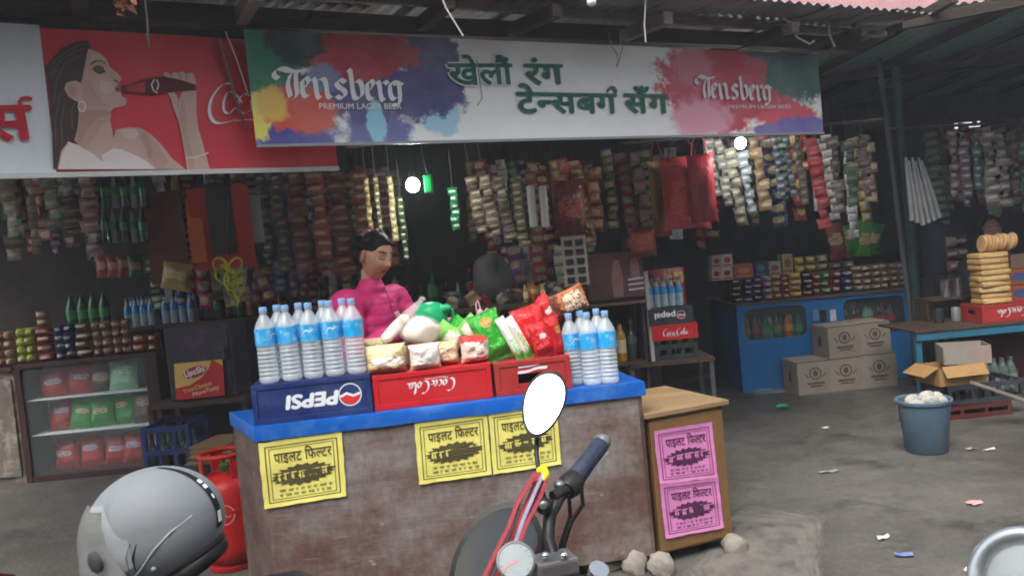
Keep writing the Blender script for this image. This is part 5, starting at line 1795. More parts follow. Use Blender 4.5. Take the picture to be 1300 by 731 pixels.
ORD = ['first', 'second', 'third', 'fourth', 'fifth', 'sixth', 'seventh', 'eighth', 'ninth', 'tenth', 'eleventh', 'twelfth', 'thirteenth', 'fourteenth', 'fifteenth', 'sixteenth', 'seventeenth']
def strip(px, y0, y1, wpx, Y, mat, label, seg=11, group='strips of packets hanging in the shop', tilt=0.0, name='packet_strip', fat=.35, yaw=0.0):
    """a hanging ribbon of joined sachets, each sachet a part"""
    top = at(px, y0, Y)
    L = (y1 - y0) / FPX * Y
    w = wpx / FPX * Y
    n = max(2, round((y1 - y0) / seg))
    h = L / n
    t = thing(name, label, 'packet strip', top, 0, group, rot=(0, rad(tilt), rad(yaw)))
    me = pillow_mesh(w, h * .98, h * fat, int(px) % 5, 4, 4, .12)
    for k in range(n):
        o = bpy.data.objects.new('sachet', me)
        if not me.materials: me.materials.append(mat)
        COL.objects.link(o); own_mat(o, mat)
        o.parent = t
        o.location = (random.uniform(-.06, .06) * w, random.uniform(-.1, .1) * w, -h * (k + 1))
        o.rotation_euler = (random.uniform(-.3, .3), random.uniform(-.09, .09), random.uniform(-.7, .7))
        sc_ = random.uniform(.88, 1.08); o.scale = (sc_, random.uniform(.6, 1.3), 1.0)
    MB().tube([(0, 0, 0), (0, 0, .22)], .0015, 5).build('string', m_twine, t)
    return t
def stack(px0, px1, y0, y1, Y, mat, label, rows, cols=1, dep=.10, crimp=.05, zbase=None, group=None, name='biscuit_pack', cat='packet', rounder=0.0):
    """packs piled up in columns; each pack is a thing"""
    a, b_ = at(px0, y1, Y), at(px1, y1, Y)
    z0 = (a.z + b_.z) / 2 if zbase is None else zbase
    W, H = (px1 - px0) / FPX * Y, (y1 - y0) / FPX * Y
    w, h = W / cols, H / rows
    for r in range(rows):
        for c in range(cols):
            x = a.x + (c + .5) * w
            me_seed = (r * 3 + c) % 4
            lb2 = label + ', ' + ORD[r] + ' up' + ('' if cols == 1 else ' in column ' + ('one', 'two', 'three', 'four', 'five', 'six')[c])
            packet(name, (x + random.uniform(-.06, .06) * w, Y + random.uniform(-.01, .01), z0 + r * h), w * .97, h * .97, dep, mat, lb2, cat, (0, 0, random.uniform(-.12, .12)), group, me_seed, nu=6, nv=6, crimp=crimp)
def board(px0, px1, y, Y0, Y1, th, name, mat, parent, dx=0):
    """a shelf board whose front edge shows at picture height y (middle), level in the world"""
    a, b_ = at(px0, y, Y0), at(px1, y, Y0)
    z = (a.z + b_.z) / 2
    MB().box(((a.x + b_.x) / 2, (Y0 + Y1) / 2, z - th / 2), (b_.x - a.x, Y1 - Y0, th)).build(name, mat, parent, world=True, bevel=.003)
    return z

m_dwood = M('dark_red_wood', '#3a1f1c', .55, .25, 4, .2, 30, stretch=(1, 1, .3), dirt='#241614', damt=.6)
m_pale = M('pale_laminate', '#dfe9ea', .5, .1, 3, dirt='#93a3a3', damt=.3)
m_grime = M('flaked_white_paint', '#6f655b', .8, .3, 5, .4, 30, dirt='#b6b0a4', dscale=7, damt=.8)
m_shelfw = M('shelf_timber', '#4a3a2f', .7, .3, 4, .2, dirt='#2a211c', damt=.6)

# ---------------------------------------------------------------- glass case of chips on the left
Yc = 6.42
cs = thing('display_case', 'glass fronted wooden case with three shelves of chip bags', 'display case', (at(120, 600, Yc).x, Yc, 0))
xa, xb = at(24, 530, Yc).x, at(207, 530, Yc).x
zt = at(115, 460, Yc).z
zb = at(115, 598, Yc).z
D_ = .34
zs1, zs2 = at(112, 502, Yc).z, at(113, 547, Yc).z
def bx(x0, x1, y0, y1, z0, z1, name, mat, par, bev=.004):
    return MB().box(((x0 + x1) / 2, (y0 + y1) / 2, (z0 + z1) / 2), (x1 - x0, y1 - y0, z1 - z0)).build(name, mat, par, world=True, bevel=bev)
bx(xa, xb, Yc, Yc + D_, zt, zt + .035, 'top_board', m_dwood, cs)
bx(xa, xa + .05, Yc, Yc + D_, 0, zt - .001, 'side_board', m_dwood, cs)
bx(xb - .10, xb, Yc, Yc + D_, 0, zt - .001, 'side_board', m_dwood, cs)
bx(xa + .052, xb - .102, Yc, Yc + D_, 0, zb, 'base_board', m_dwood, cs)
bx(xa + .052, xb - .102, Yc + D_ - .02, Yc + D_, zb + .001, zt - .001, 'back_panel', m_pale, cs)
for z in (zs1, zs2): bx(xa + .052, xb - .102, Yc + .05, Yc + D_ - .022, z - .01, z, 'shelf', m_pale, cs, .002)
gl = bx(xa + .052, xb - .102, Yc + .018, Yc + .022, zb + .001, zt - .001, 'glass_pane', GLASSY('case_glass', '#d5e2e2', .05, .05, .8), cs, 0)
cx = lambda px, z: at(px, 530, Yc).x
mr_, mg_ = wrap_of('#a3241d', '#a8a4b8', '#8a1c18', lz=.10, lx=.3), wrap_of('#2f8f3e', '#b8a878', '#2a7c36', lz=.10, lx=.25)
mp_, ml_ = wrap_of('#8fc6a4', '#bcd8c4', '#7ab48c'), wrap_of('#5a3a34', '#a89488', '#3a2a28')
rows = [(zs1, [(62, 34, mr_, 'red bag at the left of the top shelf in the glass case'), (92, 34, mr_, 'red bag next along the top shelf in the glass case'), (118, 26, ml_, 'dull brown bag in the middle of the top shelf in the glass case'), (150, 36, mp_, 'pale green bag at the right of the top shelf in the glass case')]),
        (zs2, [(64, 30, mr_, 'red bag at the left of the middle shelf in the glass case'), (90, 32, mg_, 'green bag second from left on the middle shelf in the glass case'), (118, 32, mg_, 'green bag in the centre of the middle shelf in the glass case'), (147, 32, mg_, 'green bag fourth on the middle shelf in the glass case'), (173, 26, ml_, 'brownish bag at the right of the middle shelf in the glass case')]),
        (zb, [(64, 32, mr_, 'red bag at the left of the bottom shelf in the glass case'), (97, 32, mr_, 'red bag second along the bottom shelf in the glass case'), (128, 28, mr_, 'red bag in the centre of the bottom shelf in the glass case'), (154, 30, mr_, 'red bag fourth along the bottom shelf in the glass case'), (182, 22, mr_, 'red bag at the right of the bottom shelf in the glass case')])]
for z, items in rows:
    for k, (px, wp, m_, lb_) in enumerate(items):
        x = at(px, 530, Yc).x
        h = .235 + random.uniform(-.01, .015)
        packet('chip_bag', (x, Yc + .14 + random.uniform(-.03, .05), z + .001), wp / FPX * Yc * 1.12, h, .07, m_, lb_, 'chip bag', (rad(-10), rad(random.uniform(-5, 9)), random.uniform(-.15, .15)), 'chip bags in the glass case', k)
# flaked cupboard at the far left
fc = thing('cupboard', 'flaking white painted cupboard left of the glass case', 'cupboard', (at(0, 600, Yc).x, Yc, 0))
x2 = xa - .012
bx(x2 - .75, x2, Yc + .02, Yc + .45, 0, zt - .01, 'body', m_grime, fc)
bx(x2 - .36, x2 - .02, Yc - .002, Yc + .018, .06, zt - .07, 'door', m_grime, fc)
bx(x2 - .73, x2 - .38, Yc - .002, Yc + .018, .06, zt - .07, 'door', m_grime, fc)
bx(x2 - .78, x2 + .005, Yc - .01, Yc + .47, zt - .009, zt + .022, 'top_board', m_dwood, fc)
# packs on top of the case
ZT = zt + .036
tops = [(-4, 10, '#8a6a50', 4, 1, 'beige round bun pack at the far left above the flaking cupboard'), (10, 22, '#96765c', 4, 1, 'beige bun pack right of the far left column above the cupboard'), (26, 49, '#a8b422', 4, 2, 'yellow green packet in the pile on the glass case'), (50, 73, '#8c2a34', 4, 1, 'crimson biscuit pack in the pile on the glass case'),
        (75, 98, '#2f3676', 4, 2, 'blue packet in the pile on the glass case'), (99, 122, '#5c4038', 4, 1, 'brown biscuit pack in the pile on the glass case'), (123, 147, '#8a6e58', 4, 2, 'tan round bun pack left of centre on the glass case'), (148, 172, '#86684f', 4, 2, 'tan round bun pack right of centre on the glass case'), (172, 190, '#b0541f', 2, 1, 'orange packet at the right of the glass case top'), (191, 205, '#7a3420', 2, 1, 'dark orange packet at the right end of the glass case top')]
for (p0, p1, c, r, n, lb_) in tops:
    hpx = 11 * r
    stack(p0, p1, 460 - hpx, 460, Yc + .15, wrap_of(c, '#c9b89a' if c[1] in '89' else '#d8d0b8'), lb_, r, n, .12, .02 if 'bun' in lb_ else .06, ZT if p0 > 22 else zt + .024, lb_.split(' ')[0] + ' packs piled on the left cases')
stack(48, 66, 392, 412, Yc + .16, wrap_of('#8a6e58', '#c9b89a'), 'loose round bun on top of the crimson pile', 2, 1, .1, .02, ZT + 4 * 11 / FPX * (Yc + .15), 'loose buns')

# ---------------------------------------------------------------- shelves on the left back wall
sh = thing('wall_shelf', 'dim timber wall shelf with water packs at the back left', 'shelf', (at(170, 414, 7.0).x, 7.2, 0))
z1 = board(60, 345, 413, 6.95, 7.49, .03, 'shelf_board', m_shelfw, sh)
for px in (66, 200, 340):
    x = at(px, 420, 7.0).x
    bx(x - .025, x + .025, 7.0, 7.05, 0, z1 - .031, 'upright', m_shelfw, sh)
for k, px in enumerate((162, 172, 182, 192, 210, 221, 232, 243)):
    for r in (0, 1):
        x = at(px, 400, 7.05).x
        put_bottle('soda', 'water', (x, 7.06 + r * .09, z1), 'small water bottle on the back left shelf, %s in the %s row' % (ORD[k], ('front', 'rear')[r]), 'shrink packed water bottles', 1.05)
for k, px in enumerate((90, 104, 118, 132)):
    put_bottle('big', 'green', (at(px, 400, 7.1).x, 7.12, z1), 'large green soda bottle on the back left shelf, %s from left' % ORD[k], 'green soda bottles on the back left shelf', .95)
for k, px in enumerate((262, 276, 290, 304, 318, 332)):
    put_bottle('soda', ('dark', 'green', 'maroon', 'green', 'orange', 'dark')[k], (at(px, 400, 7.1).x, 7.12, z1), 'small soda bottle beside the water packs, %s from left' % ('first', 'second', 'third', 'fourth', 'fifth', 'sixth')[k], 'soda bottles on the back left shelf', 1.0)
# second shelf with drinks in the middle of the back wall
sh2 = thing('wall_shelf', 'dim timber wall shelf of dark bottles behind the shopkeeper', 'shelf', (at(420, 398, 6.9).x, 7.1, 0))
z2 = board(350, 640, 400, 6.85, 7.49, .03, 'shelf_board', m_shelfw, sh2)
for px in (356, 500, 634):
    x = at(px, 420, 6.9).x
    bx(x - .025, x + .025, 6.9, 6.95, 0, z2 - .031, 'upright', m_shelfw, sh2)
for k in range(17):
    px = 360 + k * 16
    put_bottle(('big', 'soda', 'glass')[k % 3], ('dark', 'maroon', 'green', 'dark', 'clear')[k % 5], (at(px, 395, 7.0).x, 7.0 + .05 * (k % 2), z2), 'dim drink bottle on the shelf behind the shopkeeper, %s from left' % ORD[k], 'drink bottles on the shelf behind the shopkeeper', .95)

# ---------------------------------------------------------------- things hanging at the left
rail = thing('hanging_rail', 'thin bamboo rail carrying the goods at the left', 'rail', at(200, 214, 5.9))
MB().tube([at(-60, 214, 5.9), at(200, 188, 5.9), at(520, 160, 5.9)], .014, 6).build('pole', m_beam, rail, world=True)
rail = thing('hanging_rail', 'thin bamboo rail carrying the strips behind the bulb', 'rail', at(600, 214, 4.9))
MB().tube([at(440, 186, 4.9), at(600, 170, 4.9), at(800, 154, 4.9)], .012, 6).build('pole', m_beam, rail, world=True)
rail = thing('hanging_rail', 'bamboo rail behind the right end of the beer banner', 'rail', at(950, 168, 5.8))
MB().tube([at(790, 182, 5.8), at(950, 168, 5.8), at(1120, 152, 5.8)], .013, 6).build('pole', m_beam, rail, world=True)
rail = thing('hanging_rail', 'bamboo rail over the right hand stall', 'rail', at(1240, 160, 6.4))
MB().tube([at(1130, 164, 6.4), at(1240, 158, 6.4), at(1380, 140, 6.4)], .013, 6).build('pole', m_beam, rail, world=True)
G1 = 'packet strips hanging at the left'
for (px, y0, y1, w_, Y, c, lb_) in [
        (8, 226, 330, 22, 5.9, '#6a5a44', 'long tan packet strip at the left edge under the white sign'), (36, 226, 322, 12, 5.9, '#7c7058', 'narrow pale packet strip second from the left edge'),
        (62, 224, 290, 22, 5.9, '#4e5a3a', 'olive snack strip under the join of white and red banner'), (86, 222, 300, 24, 6.0, '#5c4a42', 'brown snack strip left of the hanging green bottles'), (108, 222, 322, 24, 5.9, '#6c4440', 'dull pink snack strip next to the hanging green bottles'),
        (330, 222, 330, 18, 5.9, '#2e3040', 'dark blue packet strip right of the red cloth bag'), (350, 222, 345, 16, 5.8, '#23252c', 'blackish packet strip left of the maroon strips'),
        (374, 218, 345, 26, 5.9, '#6e1f20', 'maroon packet strip, leftmost of the maroon ones'), (400, 218, 330, 24, 5.8, '#7a2524', 'maroon packet strip, second of the maroon ones'), (426, 216, 350, 26, 5.9, '#6a1c1e', 'maroon packet strip just left of the shopkeeper'), (455, 216, 300, 26, 5.8, '#74221f', 'maroon packet strip above the shopkeeper'), (484, 216, 290, 20, 5.9, '#5a201c', 'maroon packet strip between shopkeeper and bulb')]:
    strip(px, y0, y1, w_, Y, wrap_of(c, '#8f7f68' if Y > 5.85 else '#a08874'), lb_, seg=14 if w_ > 20 else 11, group=G1)
for (px, y0, y1, w_, c, lb_) in [(464, 226, 300, 7, '#b89a5a', 'glittering gold sachet strip above the shopkeeper'), (476, 224, 310, 7, '#8a7a54', 'bronze sachet strip right of the gold one'), (494, 224, 306, 8, '#c7b27c', 'pale gold sachet strip left of the bulb'), (508, 250, 330, 8, '#4a5a3c', 'olive sachet strip under the bulb'), (574, 238, 292, 12, '#1f7a52', 'green glittering sachet strip right of the bulb')]:
    strip(px, y0, y1, w_, 4.9, WRAP('foil_' + c[1:], c, '#e8e0c8', c, .15, wr=1.0), lb_, seg=9, group='glittering sachet strips by the bulb', fat=.5)
for (px, y0, y1, w_, c, tl, lb_) in [(598, 224, 296, 18, '#6b5848', 6, 'brown sachet strip, leftmost of the tan group right of the bulb'), (614, 222, 300, 17, '#766450', 6, 'tan sachet strip, second of the group right of the bulb'), (632, 222, 306, 16, '#7a6a5a', 6, 'tan sachet strip, third of the group right of the bulb'), (654, 222, 314, 15, '#6a6444', 2, 'olive sachet strip left of the white tubes')]:
    strip(px, y0, y1, w_, 4.9, wrap_of(c, '#b0a48c'), lb_, seg=9, group='tan sachet strips right of the bulb', tilt=-tl)
# white tubes
for px, lb_ in ((672, 'left one of the two white plastic tubes hanging'), (687, 'right one of the two white plastic tubes hanging')):
    t_ = thing('plastic_tube', lb_, 'tube', at(px + 6, 288, 4.85), 0, 'white tubes')
    L = 52 / FPX * 4.85
    MB().lathe([(.020, 0), (.024, .01), (.024, L - .01), (.018, L)], 12).build('roll', M('white_roll', '#b9b6b0', .4, .08), t_, smooth=40)
    MB().tube([(0, 0, L), (0, 0, L + .06)], .002, 5).build('string', m_twine, t_)
# red pouch of sweets and blister card
t_ = thing('sweet_pouch', 'clear pouch of red sweets hanging left of the bottle poster', 'pouch', at(726, 300, 4.95))
packet('pouch_body', (0, 0, 0), .20, .34, .09, WRAP('red_sweets', '#6e1f1c', '#a8463a', '#4a1512', .15, wr=1.2), None, parent=t_, seed=3)
MB().tube([(0, 0, .34), (0, 0, .42)], .002, 5).build('string', m_twine, t_)
t_ = thing('blister_card', 'white card with two rows of blisters hanging under the sweets', 'card', at(733, 362, 4.95))
MB().box((0, 0, .15), (.15, .003, .30)).build('card', M('grey_card', '#8d8880', .6, .1), t_)
for r in range(5):
    for c in range(2):
        MB().box((-.034 + c * .068, -.008, .035 + r * .056), (.048, .012, .036)).build('blister', M('dark_blister', '#2c2a2a', .15, .1), t_, bevel=.004)
# bulb lamps
def lamp(px, py, Y, r, em, label, box=False):
    c = at(px, py, Y)
    t_ = thing('light_bulb', label, 'lamp', c)
    MB().ball((0, 0, 0), (r, r, r * 1.1), 16, 12).build('bulb', EMIT('lit_bulb', '#f4fff8', em), t_, smooth=60)
    MB().lathe([(r * .5, 0), (r * .55, .02), (r * .4, .05)], 12, (0, 0, r * .85)).build('holder', M('black_bakelite', '#1c1c1c', .4, .1), t_, smooth=40)
    MB().tube([(0, 0, r + .04), (.01, 0, r + .12), (0, .0, r + .3)], .004, 6).build('flex', M('black_bakelite', '#1c1c1c'), t_)
    return t_, c
t_, c_ = lamp(524, 235, 4.55, .036, 95, 'lit round bulb hanging above the shopkeeper')
t2 = thing('emergency_lamp', 'small green plastic lamp box beside the lit bulb', 'lamp', c_ + Vector((.085, .02, -.05)))
MB().box((0, 0, .05), (.045, .05, .10)).build('case', M('green_lamp_plastic', '#1f9a4c', .3, .1, trans=.3), t2, bevel=.006)
MB().tube([(0, 0, .10), (-.01, 0, .16), (-.02, 0, .3)], .003, 5).build('flex', M('black_bakelite', '#1c1c1c'), t2)
lamp(940, 182, 5.35, .034, 95, 'lit round bulb under the right end of the beer banner')

# hanging green bottles in two tiers
for tier in (0, 1):
    for k in range(5):
        put_bottle('soda', 'clear' if k % 2 else 'green', at(136 + k * 12, 264 + tier * 44, 6.0 + .04 * (k % 2)), 'green bottle hanging in the %s tier under the red banner, %s from left' % (('upper', 'lower')[tier], ORD[k]), 'bottles hanging in the bundle', 1.0)
for k in range(4):
    packet('snack_bag', at(132 + k * 14, 352, 6.3), .11, .17, .05, wrap_of(('#8c2026', '#8c2026', '#7a2430', '#2f6a44')[k], '#b08878'), ('left red', 'middle red', 'right red', 'green')[k] + ' snack bag hanging below the bottle bundle', 'packet', (0, 0, .2 * k), 'snack bags below the bottle bundle', k)
t_ = thing('poster_sheet', 'maroon printed sheet hanging left of the red cloth bag', 'sheet', at(216, 362, 6.1))
p_ = Plane(at(192, 362, 6.1), 0)
panel(p_, 0, .30, 0, .68, 'sheet', M('maroon_sheet', '#5f241d', .6, .3, 5, dirt='#3a1a18', damt=.6), t_, 8, 8, .03, seed=4)
packet('yellow_pouch', at(222, 368, 5.95), .22, .20, .05, wrap_of('#8a7a2c', '#b0a468'), 'yellow pouch propped under the maroon sheet', 'pouch', (0, rad(14), 0), None, 2)
t_ = thing('cloth_bag', 'red cloth bag with dark centre hanging from a cord', 'bag', at(286, 362, 5.6))
pz = Plane(at(250, 345, 5.6), .1)
panel(pz, 0, .40, .0, .56, 'red_cloth', M('red_cloth', '#8f2018', .8, .2, 7, .3, 40), t_, 12, 10, .05, seed=6)
panel(pz, .12, .29, .10, .58, 'dark_panel', M('charcoal_cloth', '#2a2422', .85, .25, 7), t_, 6, 8, .03, off=.03, seed=7)
panel(pz, -.02, .08, .06, .50, 'orange_edge', M('orange_cloth', '#a34c20', .8, .2, 7), t_, 5, 8, .03, off=.02, seed=8)
panel(pz, .36, .47, .16, .48, 'grey_edge', M('grey_cloth', '#6d6a64', .8, .2, 7), t_, 5, 8, .03, off=-.02, seed=9)
MB().tube([at(258, 215, 5.6), at(262, 250, 5.6), pz.pt(.2, .57)], .004, 6).build('cord', m_twine2, t_, world=True)
t_ = thing('rope_coil', 'bundle of yellow green rope with a hook hanging by the red bag', 'rope', at(292, 388, 5.35))
b = MB(); c0 = at(289, 345, 5.35)
for k in range(9):
    cc = c0 + Vector((random.uniform(-.05, .05), random.uniform(-.03, .03), random.uniform(-.13, .07)))
    R = Matrix.Rotation(random.uniform(0, 6), 3, 'Z') @ Matrix.Rotation(random.uniform(.6, 1.6), 3, 'X')
    rr = random.uniform(.03, .05)
    b.tube([cc + R @ Vector((rr * math.cos(a), rr * 1.3 * math.sin(a), 0)) for a in [2 * PI * q / 14 for q in range(15)]], .007, 6)
m_rope = M('yellow_green_rope', '#a3a62c', .7, .15, 20)
b.build('loops', m_rope, t_, world=True, smooth=60)
b = MB(); c1_ = at(297, 372, 5.35); b.tube([c1_ + Vector((.0, 0, .05)), c1_, c1_ + Vector((.025, 0, -.05)), c1_ + Vector((.01, 0, -.085)), c1_ + Vector((-.02, 0, -.07)), c1_ + Vector((-.015, 0, -.04))], .008, 6)
b.build('hook', m_rope, t_, world=True, smooth=60)
MB().tube([c0 + Vector((0, 0, .1)), at(290, 250, 5.5)], .003, 5).build('cord', m_twine, t_, world=True)

# ---------------------------------------------------------------- bench with the purple cabinet and noodle sign
Yb = 5.25
bn = thing('bench', 'low timber bench under the dark purple cabinet', 'bench', (at(250, 520, Yb).x, Yb + .2, 0))
zbn = board(186, 312, 510, Yb, Yb + .5, .03, 'seat', m_shelfw, bn)
for px in (189, 309):
    for yy in (Yb + .04, Yb + .46):
        x = at(px, 520, Yb).x
        bx(x - .02, x + .02, yy - .02, yy + .02, 0, zbn - .031, 'leg', m_shelfw, bn)
pc = thing('purple_cabinet', 'dark purple scuffed metal cabinet standing on the bench', 'cabinet', (at(250, 510, Yb + .2).x, Yb + .25, zbn))
m_purp = M('scuffed_purple_paint', '#3b3342', .5, .2, 4, .1, dirt='#6f6a78', dscale=9, damt=.35)
x0_, x1_ = at(212, 460, Yb + .12).x, at(297, 460, Yb + .12).x
zt_ = at(250, 413, Yb + .12).z
bx(x0_, x1_, Yb + .12, Yb + .45, zbn + .001, zt_, 'body', m_purp, pc, .01)
bx(x0_ + .02, x1_ - .02, Yb + .108, Yb + .119, zbn + .02, zt_ - .02, 'door', m_purp, pc, .004)
bx(x1_ - .06, x1_ - .045, Yb + .085, Yb + .107, zbn + .25, zbn + .33, 'handle', m_post2, pc, .003)
SG = Plane(at(224, 508, Yb + .06), .03, rad(8))
sg = thing('noodle_sign', 'red and yellow printed carton sign leaning on the purple cabinet', 'sign', SG.o)
sw, sh_ = 62 / FPX * Yb, 47 / FPX * Yb
panel(SG, 0, sw, 0.002, sh_, 'sign_board', M('sign_red', '#c22a2c', .5, .08), sg, 6, 6, .002, thick=.006)
ink = Ink(lambda x, z, o: SG.pt(x, z, .0045 + o))
ink.fill([(0, sh_), (sw * .78, sh_), (sw * .72, sh_ * .8), (sw * .55, sh_ * .55), (sw * .3, sh_ * .38), (0, sh_ * .32)]); ink.fill([(sw * .82, sh_), (sw, sh_), (sw, sh_ * .82)])
ink.build('yellow_print', M('sign_yellow', '#d9b765', .5, .06), sg)
ink = Ink(lambda x, z, o: SG.pt(x, z, .0056 + o)); ink.fill(ell(sw * .42, sh_ * .72, sw * .25, sh_ * .15, rot=.22)); ink.build('oval', M('sign_oval_red', '#a82a35', .5, .06), sg)
latin('LipoShi', SG, (sw * .22, sh_ * .60), sh_ * .17, m_white_ink, sg, 'brand_lettering', bold=.03, off=.0068, rot=.22, width=sw * .42)
latin('YourChoice', SG, (sw * .16, sh_ * .17), sh_ * .11, M('sign_yellow', '#d9b765'), sg, 'slogan_lettering', bold=.03, off=.006, rot=.2, width=sw * .6)
latin('MoreTasty', SG, (sw * .36, sh_ * .06), sh_ * .11, M('sign_pink', '#e8b8b0', .5, .05), sg, 'slogan_lettering', bold=.03, off=.006, rot=.2, width=sw * .56)

def open_crate(loc, rz, w, d, h, mat, label, rowsn=2, bottles=0, bmat='empty', group=None):
    """upright bottle crate: corner posts and rails with window slots, bottles inside"""
    t_ = thing('crate', label, 'crate', loc, rz, group)
    b = MB(); p = .03
    for sx in (-1, 1):
        for sy in (-1, 1): b.box((sx * (w / 2 - p / 2), sy * (d / 2 - p / 2), h / 2), (p, p, h))
    lv = [0.015] + [h * (k + 1) / rowsn - .02 for k in range(rowsn)]
    for z in lv:
        for sy in (-1, 1): b.box((0, sy * (d / 2 - .008), z), (w - 2 * p, .014, .035))
        for sx in (-1, 1): b.box((sx * (w / 2 - .008), 0, z), (.014, d - 2 * p, .035))
    for k in range(2):
        x = -w / 2 + w * (k + 1) / 3
        for sy in (-1, 1): b.box((x, sy * (d / 2 - .009), h / 2), (.022, .010, h - .04))
    b.box((0, 0, .006), (w - .02, d - .02, .008))
    b.build('crate_body', mat, t_, bevel=.002)
    k = 0
    for i in range(bottles):
        for j in range(2):
            put_bottle('glass', bmat, (-w / 2 + (i + .5) * w / bottles, -d / 2 + .06 + j * .09, .012), None, None, 1.0, t_, 'empty_bottle')
    return t_
xcr = at(221, 560, Yb - .1).x
open_crate((xcr, Yb - .05, 0), .05, .30, .36, .30, m_cdark, 'dark blue bottle crate at the bottom of the stack by the glass case', 2, 4)
open_crate((xcr, Yb - .05, .302), .03, .30, .36, .285, m_cdark, 'dark blue bottle crate on top of the stack by the glass case', 2, 4)
# flattened cartons
m_card = M('brown_cardboard', '#8a6f50', .85, .15, 6, .15, 60, dirt='#5c4a36', damt=.4)
for k in range(6):
    a = at(278, 552 - k * 8, 4.85 + .02 * k)
    o = MB().box((0, 0, .007), (.27 - .02 * (k % 3), .32, .012)).build('flat_carton', m_card, bevel=.002)
    o.location = (a.x + random.uniform(-.02, .02), a.y, .40 + k * .0145); o.rotation_euler = (0, 0, random.uniform(-.35, .35))
    tag(o, 'flattened brown carton in the pile behind the gas cylinder, %s from the bottom' % ORD[k], 'carton', 'flattened cartons in a pile')
st_ = thing('crate_stand', 'wooden box under the pile of flattened cartons', 'box', (at(278, 560, 4.9).x, 4.95, 0))
bx(st_.location.x - .15, st_.location.x + .15, 4.80, 5.12, 0, .398, 'box_body', m_shelfw, st_)

# ---------------------------------------------------------------- middle right: poster board, liquor, crates on a bench
Yd = 5.6
db = thing('display_board', 'dim pinkish board with a pictured bottle above the liquor shelf', 'display board', at(785, 380, Yd))
DP = Plane(at(748, 382, Yd), 0)
dw, dh = 72 / FPX * Yd, 58 / FPX * Yd
panel(DP, 0, dw, 0, dh, 'board', M('pink_grey_board', '#6a4a4c', .5, .2, 4, dirt='#4a3c40', damt=.5), db, 6, 6, .004, thick=.01)
ink = Ink(lambda x, z, o: DP.pt(x, z, .004 + o))
bw = .045
ink.fill([(.17, .01), (.24, .01), (.245, .14), (.235, .2), (.225, .26), (.185, .26), (.175, .2), (.165, .14)])
ink.fill([(.30, .12), (.36, .12), (.36, .22), (.345, .28), (.315, .28), (.30, .22)])
ink.build('pictured_bottle', M('printed_pink_bottle', '#a07470', .5, .2, 12), db)
ink = Ink(lambda x, z, o: DP.pt(x, z, .0045 + o))
for z in (.05, .085, .12): ink.line([(.28, z), (.38, z + .004)], .012)
ink.build('printed_lines', M('pale_print', '#b9b4b6'), db)
sf = thing('liquor_shelf', 'dark shelf unit with a yellow liquor bottle', 'shelf', (at(787, 460, Yd).x, Yd + .15, 0))
zsf = board(742, 822, 384, Yd - .02, Yd + .3, .02, 'shelf_board', M('dusty_pink_board', '#7a5c5a', .6, .2), sf)
zs_ = board(748, 822, 462, Yd, Yd + .3, .02, 'shelf_board', m_shelfw, sf)
for px in (748, 820):
    x = at(px, 430, Yd).x
    bx(x - .012, x + .012, Yd + .02, Yd + .30, 0, zsf - .021, 'upright', M('purple_upright', '#3c3040', .6, .2), sf)
bx(at(750, 430, Yd).x + .014, at(818, 430, Yd).x - .014, Yd + .28, Yd + .295, zs_ + .001, zsf - .022, 'back_panel', M('maroon_panel', '#3a2426', .6, .2), sf)
put_bottle('liquor', 'amber', (at(792, 452, Yd).x, Yd + .1, zs_), 'yellow labelled liquor bottle on the dark shelf', None, 1.15)
put_bottle('liquor', 'empty', (at(808, 452, Yd).x, Yd + .16, zs_), 'dull glass bottle right of the yellow liquor bottle', None, 1.05)
put_bottle('liquor', 'maroon', (at(772, 452, Yd).x, Yd + .16, zs_), 'dark bottle left of the yellow liquor bottle', None, 1.05)

Ye = 5.55
b2 = thing('bench', 'dark timber bench carrying the drink crates beside the liquor shelf', 'bench', (at(855, 500, Ye).x, Ye + .2, 0))
zb2 = board(800, 908, 458, Ye, Ye + .42, .028, 'seat', m_shelfw, b2)
for px in (803, 905):
    for yy in (Ye + .03, Ye + .39):
        x = at(px, 470, Ye).x
        bx(x - .015, x + .015, yy - .015, yy + .015, 0, zb2 - .029, 'leg', M('grey_pipe', '#6f7378'), b2)
xq = at(860, 440, Ye).x
open_crate((xq, Ye + .2, zb2 + .001), 0, .30, .30, .11, m_cgrey, 'charcoal crate of glass bottles on the bench, bottom of the stack', 1, 4, 'green')
for k in range(5): put_bottle('glass', ('green', 'empty', 'green', 'dark', 'green')[k], (xq - .12 + k * .06, Ye + .10, zb2 + .012), 'glass bottle standing in the charcoal crate on the bench, %s from left' % ORD[k], 'glass bottles in the charcoal crate', .55)
cc2 = crate((xq, Ye + .18, zb2 + .14), 0, .31, .30, .105, m_cred, 'red crate with white script in the middle of the bench stack')
for sx in (-1, 1):
    pass
lcola(cc2, -.1515, -.085, .03, .047, m_ginkw, False, .16)
cc1 = crate((xq - .02, Ye + .18, zb2 + .246), 0, .30, .30, .115, m_cgrey, 'charcoal crate with upside down lettering on top of the bench stack')
lwords(cc1, 'pepsi', -.1515, -.11, .04, .042, .14, m_ginkw, True, .03)
globe_logo(cc1, -.1515, .07, .06, .028, True, None)
for k in range(5):
    put_bottle('soda', 'water', (xq - .14 + k * .052, Ye + .12, zb2 + .362), 'small water bottle on top of the bench crate stack, number %s from left' % ('one', 'two', 'three', 'four', 'five')[k], 'small water bottles on the crate stack', .82)
for k, px in enumerate((832, 846, 858)):
    packet('snack_bag', (at(px, 352, Ye + .25).x, Ye + .24, zb2 + .362), .12, .26, .06, wrap_of('#8a2a1e', '#b08a4a'), 'red snack bag behind the small water bottles, %s' % ('left', 'middle', 'right')[k], 'packet', (0, 0, 0), 'snack bags behind the small water bottles', k)
